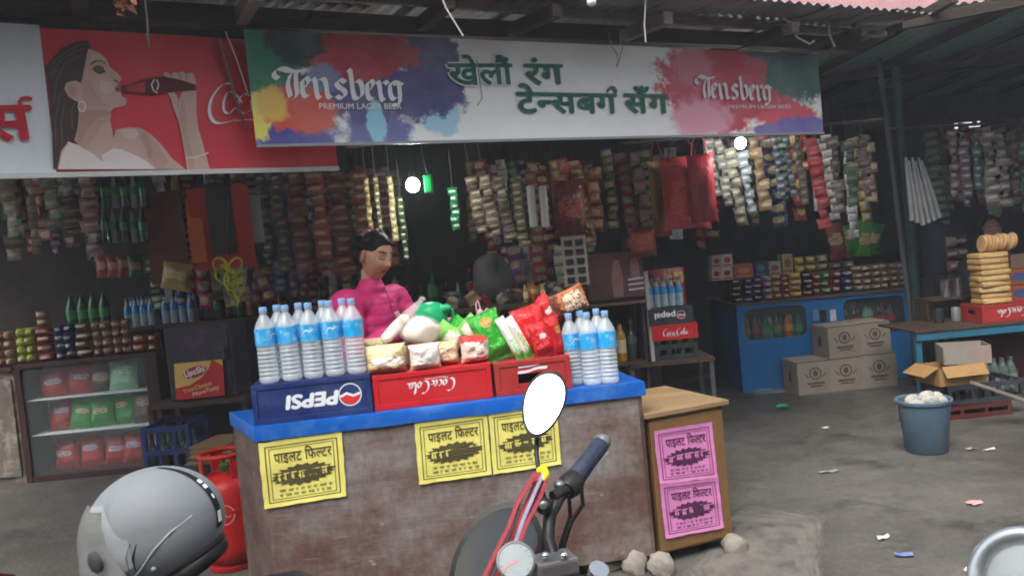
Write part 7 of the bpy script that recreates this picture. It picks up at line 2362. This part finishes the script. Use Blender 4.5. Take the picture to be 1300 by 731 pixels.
for a0, wd in ((-.5 * PI - .95, .5), (-.5 * PI + .9, .55), (.5 * PI - .6, .6), (.5 * PI + .6, .6)):
    b = MB(); n = 6
    for k in range(n + 1):
        a = a0 - wd / 2 + wd * k / n
        for r in (.108, .116):
            for z in (zr - .125, zr - .004): b.v.append(Vector((r * math.cos(a), r * math.sin(a), z)))
    for k in range(n):
        i = k * 4
        b.f += [(i, i + 4, i + 5, i + 1), (i + 2, i + 3, i + 7, i + 6), (i + 1, i + 5, i + 7, i + 3), (i, i + 2, i + 6, i + 4)]
    b.f += [(0, 1, 3, 2), (n * 4, n * 4 + 2, n * 4 + 3, n * 4 + 1)]
    b.build('guard_plate', m_gas, gy, smooth=40)
b = MB(); b.lathe([(.022, zr - .10), (.022, zr - .06), (.012, zr - .055), (.012, zr - .03), (.026, zr - .028), (.026, zr - .012), (.004, zr - .01)], 12)
b.build('valve', M('green_valve', '#4c7a3a', .4, .2, metal=.3), gy, smooth=40)
cyl = lambda x, z, o: Vector(((.1565 + o) * math.sin(x / .156), -(.1565 + o) * math.cos(x / .156), z))
cyl2 = lambda x, z, o: Vector(((.1525 + o + (zr - .185 - z) * .2) * math.sin(x / .15), -(.1525 + o + (zr - .185 - z) * .2) * math.cos(x / .15), z))
ink = Ink(cyl); zc = at(300, 650, 4.0).z
ink.line(ell(.035, zc, .048, .048, 28) + [(.083, zc)], .006)
V, F, x0, x1 = glyphs('GAS'); V = [(a - x0, c) for a, c in V]; ink.word(V, F, (.003, zc - .012), .035, .02)
ink.mb.build('stencil', M('pale_red_stencil', '#d9958c', .5, .1), gy, recalc=False)

# ================================================================ helmet
HP = at(197, 664, 1.86)
hm = thing('helmet', 'matt grey open face motorcycle helmet with clear visor', 'helmet', HP, 0)
RHm = Matrix.Rotation(rad(184), 3, 'Z') @ Matrix.Rotation(rad(9), 3, 'Y')      # local +X = face
hm.rotation_euler = RHm.to_euler()
m_shell = M('matt_grey_shell', '#777c80', .6, .06, 5, .03, 120)
m_blk = M('black_rubber', '#141516', .55, .15, 12)
n, m = 64, 40
A, B, Cc = .150, .118, .128
def hv(u, v, k=1.0, grow=0.0):
    t = PI * v - PI / 2; a = 2 * PI * u
    cx, cy, cz = math.cos(t) * math.cos(a), math.cos(t) * math.sin(a), math.sin(t)
    x, y, z = (A + grow) * cx, (B + grow) * cy, (Cc + grow) * cz
    if cx < 0: x *= 1.04
    if z < 0:
        y *= 1 + .10 * min(1, -z / .10)
    return Vector((x, y, z))
def cutz(x):        # lower rim of the shell along its length
    return -.115 + .055 * max(0, (-x - .02) / .15) ** 1.3
def sstep(e0, e1, x):
    t = max(0, min(1, (x - e0) / (e1 - e0))); return t * t * (3 - 2 * t)
def lowz(a, grow=0.0):
    """height of the shell's lower edge at azimuth a (0 = face): brow in front, rim elsewhere"""
    d = abs((a + PI) % (2 * PI) - PI)
    return .072 * (1 - sstep(rad(56), rad(72), d)) + cutz(A * math.cos(a)) * sstep(rad(56), rad(72), d)
def shell_grid(grow, dz, front=0.0):
    b = MB()
    for j in range(m + 1):
        for i in range(n):
            a = 2 * PI * i / n
            t0 = math.asin(max(-.98, min(.98, (lowz(a) + dz) / (Cc + grow))))
            t = t0 + (PI / 2 - t0) * j / m
            b.v.append(hv(i / n, (min(t, PI / 2 - 1e-4) + PI / 2) / PI, 1, grow))
    b.f = [(j * n + i, j * n + (i + 1) % n, (j + 1) * n + (i + 1) % n, (j + 1) * n + i) for j in range(m) for i in range(n)]
    return b
n = 96
so = shell_grid(0, 0).build('shell', m_shell, hm, smooth=60)
md = so.modifiers.new('thick', 'SOLIDIFY'); md.thickness = .014; md.offset = -1
shell_grid(-.019, -.02).build('liner', m_blk, hm, smooth=60)
# rubber trim round the lower rim and neck roll
pts = []
for k in range(41):
    a = rad(62) + (2 * PI - 2 * rad(62)) * k / 40
    x, y = math.cos(a), math.sin(a)
    z = cutz(A * x)
    s = math.sqrt(max(.05, 1 - (z / Cc) ** 2))
    pts.append(Vector((A * x * s * (1.04 if x < 0 else 1), B * y * s * 1.09, z)))
MB().tube(pts, .010, 8).build('rim_trim', m_blk, hm, smooth=60)
MB().tube([p * .93 + Vector((0, 0, -.026)) for p in pts], .021, 10).build('neck_roll', m_blk, hm, smooth=60)
# swept crease line along the side that faces the street and short grooves
def onshell(x, z, sgn=1, out=.0):
    s2 = 1 - (x / A) ** 2 - (z / Cc) ** 2
    y = B * math.sqrt(max(0.0, s2)) * (1 + .10 * min(1, max(0, -z / .10)))
    nrm = Vector((x / A ** 2, sgn * y / B ** 2, z / Cc ** 2)).normalized()
    return Vector((x, sgn * y, z)) + nrm * out
SG_ = 1 if (RHm @ Vector((0, 1, 0))).y < 0 else -1
m_line = M('pale_grey_ridge', '#8d9496', .5, .05)
MB().tube([onshell(x, z, SG_, .002) for x, z in ((.055, -.085), (.035, -.083), (.01, -.065), (-.03, -.03), (-.07, -.004), (-.11, .012), (-.145, .018))], .0022, 6).build('ridge', m_line, hm, smooth=60)
for (x, z) in ((.035, -.03), (.022, -.035)):
    MB().tube([onshell(x, z - .03, SG_, .0005), onshell(x - .006, z, SG_, .0015), onshell(x - .022, z + .028, SG_, .0005)], [.001, .0022, .001], 6).build('groove', m_blk, hm, smooth=60)
for (x, z) in ((.075, -.094), (-.015, -.072)):
    MB().ball(onshell(x, z, SG_, .001), .006, 10, 6).build('stud', m_line, hm, smooth=60)
# dark band with white marks up the back
b = MB(); nb = 16
for k in range(nb + 1):
    t = rad(-18) + rad(92) * k / nb
    for w_ in (-1, 0, 1):
        a = PI + SG_ * -.22 + w_ * .085
        p = hv((a % (2 * PI)) / (2 * PI), (t + PI / 2) / PI, 1, .0015)
        b.v.append(p)
for k in range(nb):
    for q in range(2):
        i = k * 3 + q; b.f.append((i, i + 1, i + 4, i + 3))
b.build('rear_band', m_blk, hm, smooth=60)
ink = Ink(lambda u, v, o: hv(((PI + SG_ * -.22 + u) % (2 * PI)) / (2 * PI), (v + PI / 2) / PI, 1, .003 + o))
for (v0, v1) in ((-.22, -.02), (.42, .5), (.54, .62)):
    ink.fill([(-.055, v0), (.055, v0), (.055, v1), (-.055, v1)])
ink.fill(ell(0, .25, .03, .05, 12))
ink.mb.build('white_marks', m_white_ink, hm, recalc=False)
# visor: clear curved shield from the brow down past the chin, and its pivots
b = MB(); nv, nh = 14, 36
for j in range(nv + 1):
    for i in range(nh + 1):
        a = rad(-86) + rad(172) * i / nh
        d = abs(a)
        zt_v = .088 - .080 * sstep(rad(60), rad(86), d)
        zb_v = -.135 + .085 * sstep(rad(40), rad(86), d)
        v = j / nv
        z = zt_v + (zb_v - zt_v) * v
        bulge = .012 + .026 * sstep(0, 1, (.08 - z) / .21) * (1 - sstep(rad(30), rad(86), d))
        s_ = math.sqrt(max(.1, 1 - (max(z, -.01) / (Cc + .01)) ** 2))
        b.v.append(Vector(((A + bulge) * math.cos(a) * s_, (B + .010) * math.sin(a) * s_ * (1.06 if z < -.03 else 1.0 + .06 * max(0, -z / .03)), z)))
b.f = [(j * (nh + 1) + i, j * (nh + 1) + i + 1, (j + 1) * (nh + 1) + i + 1, (j + 1) * (nh + 1) + i) for j in range(nv) for i in range(nh)]
vi = b.build('visor', GLASSY('smoky_visor', '#d8e0de', .05, .17, 1.0), hm, smooth=70)
for s in (-1, 1):
    c = onshell(.080, -.018, s, .020)
    nrm = Vector((.088 / A ** 2, s * .6 / B, 0)).normalized()
    R = nrm.to_track_quat('Z', 'Y').to_matrix()
    MB().lathe([(.024, 0), (.024, .007), (.020, .010), (.004, .011)], 20, c, R).build('pivot', M('dark_pivot', '#3b4144', .4, .1), hm, smooth=40)
# chin strap
MB().tube([Vector((.03, SG_ * .085, -.11)), Vector((.03, SG_ * .05, -.18)), Vector((.03, 0, -.205)), Vector((.03, -SG_ * .05, -.18)), Vector((.03, -SG_ * .085, -.11))], .010, 6, .25).build('chin_strap', m_blk, hm)

# ================================================================ motorcycles
m_chrome = M('chrome', '#c4c8ca', .12, .06, 5, metal=1.0)
m_iron = M('black_iron', '#1b1c1e', .42, .15, 14, dirt='#4a453e', dscale=14, damt=.35, metal=.2)
m_alloy = M('dull_alloy', '#8b8d8c', .4, .15, 10, metal=.8, dirt='#4a4640', damt=.4)
m_tyre = M('tyre_rubber', '#191919', .85, .2, 20, .4, 60)
m_tank = M('maroon_tank_paint', '#4a1418', .22, .1, 5, coat=.5)
m_seat = M('black_seat_vinyl', '#161616', .5, .15, 16, .2, 90)
def wheel(t, c, axis, r):
    R = Vector(axis).to_track_quat('Z', 'Y').to_matrix()
    w_ = bpy.data.objects.new('wheel', None); COL.objects.link(w_); w_.parent = t; w_.location = c
    prof = [(r - .055 + .035 * math.sin(a) * 1.0 + .0, .035 * math.cos(a)) for a in [PI * k / 8 for k in range(9)]]
    b = MB(); n_ = 32; pts = [(r - .05, -.035), (r - .02, -.04), (r - .004, -.02), (r, 0), (r - .004, .02), (r - .02, .04), (r - .05, .035), (r - .05, -.035)]
    for k in range(n_):
        a = 2 * PI * k / n_
        for (rr, z) in pts[:-1]: b.v.append(R @ Vector((rr * math.cos(a), rr * math.sin(a), z)))
    q = len(pts) - 1
    for k in range(n_):
        for i in range(q): b.f.append((k * q + i, k * q + (i + 1) % q, ((k + 1) % n_) * q + (i + 1) % q, ((k + 1) % n_) * q + i))
    b.build('tyre', m_tyre, w_, smooth=40)
    b = MB(); b.tube([R @ Vector(((r - .052) * math.cos(2 * PI * k / 32), (r - .052) * math.sin(2 * PI * k / 32), 0)) for k in range(33)], .012, 8)
    b.tube([R @ Vector((0, 0, -.05)), R @ Vector((0, 0, .05))], .035, 14)
    for k in range(10):
        a = 2 * PI * k / 10
        b.tube([R @ Vector((.03 * math.cos(a), .03 * math.sin(a), .02 * (-1) ** k)), R @ Vector(((r - .055) * math.cos(a + .2), (r - .055) * math.sin(a + .2), 0))], .003, 5)
    b.build('rim', m_alloy, w_, smooth=40)
def bike(label, steer, fwd, seat_h=.76, front=True, rear=True, name='motorcycle'):
    """steer: world point of the handlebar clamp; fwd: heading"""
    f = Vector((fwd[0], fwd[1], 0)).normalized(); s = Vector((f.y, -f.x, 0))     # s = rider's right
    base = Vector((steer.x, steer.y, 0))
    t = thing(name, label, 'motorcycle', base)
    P = lambda a, b_, z: f * a + s * b_ + Vector((0, 0, z))
    zc = steer.z
    if front:
        ax = P(.36, 0, .29)
        wheel(t, ax, s, .29)
        for q in (-1, 1):
            MB().tube([P(-.01, q * .085, zc - .03), P(.17, q * .085, .58), P(.36, q * .085, .29)], [.019, .019, .023], 10).build('fork', m_chrome, t, smooth=50)
        b = MB(); nn = 14
        for k in range(nn + 1):
            a = rad(10) + rad(140) * k / nn
            for q in (-1, -.5, .5, 1): b.v.append(ax + f * (.315 * math.cos(a)) + Vector((0, 0, .315 * math.sin(a) - .02 * abs(q))) + s * (.06 * q))
        for k in range(nn):
            for q in range(3): i = k * 4 + q; b.f.append((i, i + 1, i + 5, i + 4))
        b.build('mudguard', m_tank, t, smooth=50)
        MB().tube([P(.06, 0, zc - .10), P(.10, 0, zc - .10), P(.155, 0, zc - .10), P(.165, 0, zc - .10)], [.03, .075, .088, .06], 20).build('headlamp', m_iron, t, smooth=50)
    if rear:
        ax = P(-.92, 0, .29)
        wheel(t, ax, s, .29)
        b = MB(); b.tube([P(-.12, 0, zc - .16), P(-.22, 0, seat_h + .06), P(-.42, 0, seat_h + .03), P(-.50, 0, seat_h - .04)], [.06, .125, .115, .06], 18, 1.0); b.build('tank', m_tank, t, smooth=60)
        b = MB(); b.tube([P(-.46, 0, seat_h - .02), P(-.52, 0, seat_h - .01), P(-.85, 0, seat_h), P(-1.10, 0, seat_h + .03), P(-1.16, 0, seat_h + .03)], [.05, .095, .12, .11, .05], 16, 1.0)
        for v in b.v: v.z = seat_h - .02 + (v.z - seat_h + .02) * .42
        b.build('seat', m_seat, t, smooth=60)
        b = MB(); b.box(P(-.36, 0, .36), (.26, .26, .32)); b.build('engine', m_alloy, t, bevel=.03)
        b = MB(); b.tube([P(-.05, 0, zc - .14), P(-.20, 0, .62), P(-.25, 0, .30), P(-.6, 0, .26), P(-.92, 0, .29)], .022, 8); b.tube([P(-.12, 0, .70), P(-.6, 0, .66), P(-1.1, 0, .70)], .02, 8); b.build('frame', m_iron, t, smooth=50)
        for q in (-1, 1): MB().tube([P(-.92, q * .11, .30), P(-.80, q * .11, .66)], .022, 8).build('shock', m_chrome, t, smooth=50)
        MB().tube([P(-.35, .14, .22), P(-.7, .16, .24), P(-1.1, .17, .34)], [.02, .035, .04], 10).build('exhaust', m_chrome, t, smooth=50)
        MB().tube([P(-.4, -.12, .26), P(-.42, -.30, .01)], .012, 8).build('side_stand', m_iron, t, smooth=50)
    return t
# --- the one in front of the counter
C0 = at(704, 714, 1.44)
FW = (-.45, .9)
mc = bike('parked motorcycle with a white glaring mirror in front of the counter', C0, FW, .63)
for o in [c for c in mc.children if c.name.startswith('headlamp')]: bpy.data.objects.remove(o)
f_ = Vector((FW[0], FW[1], 0)).normalized(); s_ = Vector((f_.y, -f_.x, 0))
bar = [at(712, 745, 1.40), at(706, 712, 1.44), at(696, 684, 1.46), at(698, 655, 1.48), at(710, 632, 1.51), at(724, 614, 1.54), at(736, 600, 1.57)]
MB().tube(bar, .0112, 10).build('handlebar', m_iron, mc, world=True, smooth=60)
g1, g2 = at(729, 608, 1.55), at(763, 563, 1.63)
gd = (g2 - g1)
MB().tube([g1, g1 + gd * .04, g1 + gd * .5, g1 + gd * .95, g2], [.016, .0195, .0175, .0185, .015], 14).build('grip', M('slate_blue_grip', '#2c3548', .6, .2, 30, .3, 120), mc, world=True, smooth=50)
MB().tube([g2 - gd * .01, g2 + gd * .05, g2 + gd * .12, g2 + gd * .14], [.0165, .018, .016, .008], 12).build('bar_end', m_alloy, mc, world=True, smooth=50)
hz = g1 - gd * .18
MB().tube([hz - gd * .12, hz, hz + gd * .2], [.020, .025, .022], 12).build('switch_housing', m_iron, mc, world=True, smooth=40)
MB().ball(hz + Vector((-.018, -.012, .008)), (.012, .012, .009), 10, 8).build('switch', m_alloy, mc, world=True, smooth=40)
MB().tube([at(702, 630, 1.50), at(716, 622, 1.52), at(726, 620, 1.53)], [.011, .012, .010], 8).build('lever_clamp', m_iron, mc, world=True, smooth=50)
MB().ball(at(691, 642, 1.47), (.016, .014, .016), 12, 8).build('lever_pivot', m_iron, mc, world=True, smooth=50)
MB().ball(at(690, 641, 1.452), (.008, .004, .008), 12, 8).build('pivot_bolt', m_alloy, mc, world=True, smooth=50)
lv = [at(712, 622, 1.58), at(740, 606, 1.66), at(770, 574, 1.72)]
MB().tube(lv, [.007, .006, .007], 8, .6).build('brake_lever', m_alloy, mc, world=True, smooth=50)
for k, pts in enumerate(([(738, 618), (740, 640), (726, 660), (716, 690), (712, 730)], [(722, 628), (724, 655), (712, 690), (706, 735)], [(692, 655), (690, 690), (682, 735)])):
    MB().tube([at(x, y, 1.50 + .01 * k) for x, y in pts], .0042, 6).build('cable', m_blk, mc, world=True, smooth=60)
MB().box(at(703, 716, 1.42), (.075, .06, .03), Matrix.Rotation(.3, 3, 'Z')).build('clamp', m_alloy, mc, world=True, bevel=.006)
for px in (692, 716): MB().ball(at(px, 704, 1.40), (.008, .008, .006), 10, 6).build('clamp_bolt', m_chrome, mc, world=True, smooth=50)
# right mirror: pear-shaped glass facing the rider, on a thin stem
MB().tube([at(691, 632, 1.50), at(685, 606, 1.53), at(681, 575, 1.56), at(682, 548, 1.58)], .0045, 8).build('mirror_stem', m_iron, mc, world=True, smooth=60)
def mirror(px, py, Y, outline, nrm, mat_glass, name):
    c = at(px, py, Y)
    nrm = Vector(nrm).normalized()
    k = Y / FPX
    xr, up = RCAM @ Vector((1, 0, 0)), RCAM @ Vector((0, 1, 0))
    xr = (xr - nrm * xr.dot(nrm)).normalized(); up = nrm.cross(xr)
    pts = [c + xr * (x * k) + up * (-y * k) for x, y in outline]
    n_ = len(pts); b = MB()
    cen = sum(pts, Vector()) / n_
    b.v = [cen + (p - cen) * 1.0 + nrm * .002 for p in pts] + [cen + (p - cen) * 1.12 for p in pts] + [cen + (p - cen) * 1.03 - nrm * .014 for p in pts] + [cen + (p - cen) * .7 - nrm * .028 for p in pts]
    for l_ in range(3):
        for i in range(n_): b.f.append((l_ * n_ + i, l_ * n_ + (i + 1) % n_, (l_ + 1) * n_ + (i + 1) % n_, (l_ + 1) * n_ + i))
    b.f.append(tuple(range(3 * n_, 4 * n_)))
    sh_ = b.build(name, m_iron, mc, world=True, smooth=50)
    g = MB(); g.v = [cen + (p - cen) * .995 + nrm * .001 for p in pts] ; g.f = [tuple(range(n_))]
    g.build('mirror_glass', mat_glass, sh_, world=True)
    return sh_
m_mirror = M('mirror_silver', '#f2f4f4', .03, .0, 5, metal=1.0)
pear = []
for i in range(28):
    a = 2 * PI * i / 28
    x, y = 24 * math.cos(a), 42 * math.sin(a)
    x *= 1 - .16 * (y / 42); x += -3 * (y / 42)
    pear.append((x * math.cos(.2) - y * math.sin(.2), x * math.sin(.2) + y * math.cos(.2)))
cview = (Vector((0, 0, CAM_H)) - at(690, 512, 1.58)).normalized()
mirror(690, 512, 1.58, pear, (cview + Vector((0.0, -.1, .52))).normalized(), m_mirror, 'mirror')
rnd = ell(0, 0, 50, 74, 28, rot=.45)
mirror(630, 716, 1.72, rnd, Vector((-.09, -.915, .39)).normalized(), m_mirror, 'mirror')
MB().tube([at(650, 735, 1.70), at(640, 780, 1.6), at(690, 760, 1.45)], .005, 8).build('mirror_stem', m_iron, mc, world=True, smooth=60)
# instrument dial
dc = at(655, 712, 1.40); dn = (Vector((0, 0, CAM_H)) - dc).normalized()
R = (dn + Vector((0, 0, .25))).normalized().to_track_quat('Z', 'Y').to_matrix()
dl = bpy.data.objects.new('dial', None); COL.objects.link(dl); dl.parent = mc; dl.location = dc - mc.location
MB().lathe([(.022, -.03), (.030, -.022), (.034, -.004), (.034, .004), (.0305, .006), (.030, .001)], 28, R=R).build('bezel', m_alloy, dl, smooth=40)
MB().lathe([(.0302, 0), (.0302, .0012)], 24, R=R).build('dial_face', M('pale_dial', '#6f797b', .3, .15, 30), dl)
ink = Ink(lambda x, y, o: R @ Vector((x, y, .0022 + o)))
for k in range(11):
    a = rad(220 - 26 * k); ink.line([(.023 * math.cos(a), .023 * math.sin(a)), (.028 * math.cos(a), .028 * math.sin(a))], .0015)
ink.mb.build('dial_marks', m_black_ink, dl, recalc=False)
ink = Ink(lambda x, y, o: R @ Vector((x, y, .003 + o))); ink.line([(.004, .002), (-.024, -.012)], .004); ink.mb.build('needle', M('red_needle', '#c2352c', .4, .1), dl, recalc=False)
MB().lathe([(.0300, .0055), (.0300, .0062)], 24, R=R).build('dial_glass', GLASSY('dial_glass', '#d0dadb', .05, .15, .8), dl)
# elastic luggage straps tied to the mirror stem
m_strap = M('red_elastic_strap', '#8c343c', .7, .15, 30, .3, 150)
m_strap2 = M('grey_violet_strap', '#8a86a0', .7, .2, 30)
lc = thing('luggage_strap', 'bunch of red elastic straps tied to the mirror stem of the motorcycle', 'strap', at(650, 680, 1.42))
for k, pts in enumerate(([(680, 600), (662, 628), (650, 660), (632, 700), (608, 760)], [(684, 600), (672, 632), (658, 662), (640, 704), (620, 760)], [(688, 602), (678, 634), (662, 668), (646, 706), (628, 760)], [(694, 606), (684, 634), (668, 664), (654, 702), (634, 760)], [(678, 604), (656, 640), (646, 668), (624, 712), (602, 760)])):
    MB().tube([at(x, y, 1.515 - .028 * i - .006 * k) for i, (x, y) in enumerate(pts)], .0058, 8, .5).build('strap', m_strap, lc, world=True, smooth=60)
MB().tube([at(x, y, 1.50 - .028 * i) for i, (x, y) in enumerate([(690, 600), (680, 622), (664, 660), (650, 700), (636, 760)])], .0042, 8, .5).build('strap', m_strap2, lc, world=True, smooth=60, label='grey violet strap')
m_yh = M('yellow_plastic', '#d8cf1e', .4, .08)
MB().tube([at(684, 598, 1.515), at(690, 595, 1.51), at(693, 602, 1.50), at(689, 610, 1.49)], [.007, .009, .008, .004], 8).build('hook', m_yh, lc, world=True, smooth=60)
MB().tube([at(668, 618, 1.50), at(672, 614, 1.50), at(675, 618, 1.495)], .003, 6).build('hook', m_yh, lc, world=True, smooth=60)

# --- the one whose saddle carries the helmet (below the picture)
sp_ = Vector((HP.x - .02, HP.y + .02, 0))
zsd = HP.z - .175
mh = bike('motorcycle whose seat carries the grey helmet', Vector((sp_.x - .78, sp_.y - .1, .95)), (-.97, -.12), seat_h=zsd - .045)

# --- chrome headlamp of another one at the lower right corner
hl = at(1308, 742, 1.40)
m3 = bike('motorcycle with a chrome ringed headlamp at the right edge', Vector((hl.x + .27, hl.y + .06, hl.z + .04)), (-1.0, -.06), rear=True)
for o in [c for c in m3.children if c.name.startswith('headlamp')]: bpy.data.objects.remove(o)
nr = (Vector((0, 0, CAM_H)) - hl).normalized() + Vector((-.25, 0, .1)); nr.normalize()
R = nr.to_track_quat('Z', 'Y').to_matrix()
lm = bpy.data.objects.new('headlamp', None); COL.objects.link(lm); lm.parent = m3; lm.location = hl - m3.location
MB().lathe([(.03, -.13), (.075, -.09), (.092, -.02), (.096, 0)], 32, R=R).build('shell', m_iron, lm, smooth=50)
b = MB(); b.lathe([(.094, -.004), (.0995, .004), (.098, .012), (.090, .017), (.076, .014), (.066, .004)], 36, R=R); b.f = b.f[:-2]
b.build('chrome_ring', M('satin_chrome', '#a9afb2', .3, .08, 5, metal=.85), lm, smooth=60)
b = MB(); b.lathe([(.070, .002), (.06, .016), (.035, .026), (.004, .028)], 32, R=R); b.build('lens', GLASSY('lamp_lens', '#cfd6d8', .05, .3, .9), lm, smooth=60)
b = MB(); b.lathe([(.012, -.075), (.045, -.04), (.069, .0)], 28, R=R); b.f = b.f[:-2]; b.build('reflector', M('dark_reflector', '#5b5f66', .2, .1, metal=.9), lm, smooth=60)

# ================================================================ litter on the ground
def litter(px, py, w_, d_, mat, label, yaw=0.0, curl=.012):
    g = ground_at(px, py)
    b = MB(); sd_ = random.uniform(0, 99)
    for j in range(4):
        for i in range(4):
            b.v.append(Vector(((i / 3 - .5) * w_, (j / 3 - .5) * d_, .006 + curl * max(0, .4 + noise.noise(Vector((i * .7 + sd_, j * .7, 1)))))))
    for j in range(3):
        for i in range(3): a = j * 4 + i; b.f.append((a, a + 1, a + 5, a + 4))
    o = b.build('litter', mat, smooth=50)
    o.location = (g.x, g.y, 0); o.rotation_euler = (0, 0, yaw)
    return tag(o, label, 'litter')
m_scrap = M('paper_scrap', '#c9c6be', .8, .1); m_scrap2 = M('dusty_scrap', '#8f8d84', .8, .15)
litter(1237, 640, .07, .05, M('pink_scrap', '#c99a92', .7, .2, 20), 'pinkish folded paper scrap on the ground near the right edge', .4)
litter(1148, 706, .075, .035, M('blue_white_scrap', '#6f8bb8', .5, .5, 25), 'blue and white wrapper on the ground near the lower right', -.2)
litter(1121, 685, .06, .02, m_scrap, 'twisted white scrap above the blue wrapper', .3, .02)
litter(1052, 600, .11, .03, M('olive_scrap', '#8a9280', .7, .15), 'pale olive strip of paper on the ground left of the bucket', .1)
litter(1048, 544, .05, .04, m_scrap, 'small white scrap on the ground right of the small cabinet', 0)
litter(1147, 527, .04, .03, m_scrap, 'tiny white scrap beside the bucket', 0)
litter(1232, 571, .06, .03, m_scrap2, 'pale scrap in front of the red crate under the stall', .2)
litter(1256, 572, .08, .02, m_scrap, 'white sliver in front of the red crate under the stall', .35)
litter(1240, 727, .07, .06, m_scrap, 'white scrap at the lower edge beside the headlamp', .1, .03)
b = MB(); g0 = ground_at(993, 519); b.tube([(-.05, 0, .022), (0, .01, .024), (.03, .0, .022), (.05, -.005, .018)], [.016, .022, .02, .008], 10)
o = b.build('crushed_bottle', M('green_pet', '#2f9a5c', .15, .2, 9, trans=.3), smooth=50); o.location = (g0.x, g0.y, 0); tag(o, 'crushed green bottle lying on the ground', 'bottle')
# ================================================================ a second, dimmer layer of hanging goods
rr = random.Random(21)
PAL = ['#8a1f22', '#7a2a24', '#2f6a3a', '#5a3a60', '#a08a3a', '#2e3a64', '#96302a', '#8a8c8e', '#8a4a22', '#35603f', '#7c6f63', '#701c2c', '#a02a2c', '#b0b2b4']
def layer(xs, y0, y1, Y, where, grp):
    for k, px in enumerate(xs):
        c = PAL[rr.randrange(len(PAL))]
        w_ = rr.choice((12, 15, 18, 22))
        ya = y0 + rr.uniform(-4, 8)
        strip(px + rr.uniform(-3, 3), ya, ya + (y1 - y0) * rr.uniform(.6, 1.05), w_, Y + rr.uniform(-.15, .15), wrap_of(c, rr.choice(('#a09080', '#8a9094', '#b0a070', '#9a7a74')), lz=.3), 'dim rear packet strip %s, %s from left' % (where, ORD[k]), seg=rr.choice((10, 13, 17)), group=grp, tilt=rr.uniform(-5, 3), fat=rr.choice((.3, .5)), yaw=rr.uniform(-25, 25))
layer(range(4, 130, 14), 222, 330, 6.7, 'under the white and red banners', 'rear strips at the far left')
layer(range(200, 340, 20), 215, 345, 6.8, 'behind the red cloth bag', 'rear strips behind the red bag')
layer(range(345, 500, 14), 212, 350, 6.6, 'behind the maroon strips', 'rear strips behind the maroon ones')
layer(range(596, 760, 13), 205, 330, 6.3, 'behind the tan sachets', 'rear strips behind the tan ones')
layer(range(770, 900, 16), 190, 320, 6.9, 'behind the carrier bags', 'rear strips behind the carrier bags')
layer(range(905, 1110, 14), 172, 290, 6.9, 'behind the beer banner end', 'rear strips at the right')
layer(range(330, 440, 13), 330, 395, 6.5, 'low beside the shopkeeper', 'lower rear strips by the shopkeeper')
layer(range(640, 760, 14), 312, 376, 5.95, 'low behind the chip bags', 'lower rear strips behind the chips')
layer(range(190, 330, 16), 330, 398, 6.7, 'low behind the rope', 'lower rear strips behind the rope')
layer(range(1180, 1300, 14), 160, 290, 7.4, 'in the right hand stall', 'rear strips in the right stall')

# ================================================================ dusty air
hz_ = MB().box((0, 2.5, 4.4), (44, 32, 11)).build('haze', None)
hm_ = bpy.data.materials.new('dusty_air'); hm_.use_nodes = True
hn = hm_.node_tree.nodes; hn.remove(hn['Principled BSDF'])
pv = hn.new('ShaderNodeVolumePrincipled')
pv.inputs['Color'].default_value = (.86, .9, .96, 1)
pv.inputs['Density'].default_value = HAZE
pv.inputs['Anisotropy'].default_value = .3
hm_.node_tree.links.new(pv.outputs[0], hn['Material Output'].inputs['Volume'])
hz_.data.materials.append(hm_)
tag(hz_, 'thin dusty air over the street and shops', 'haze', kind='stuff')
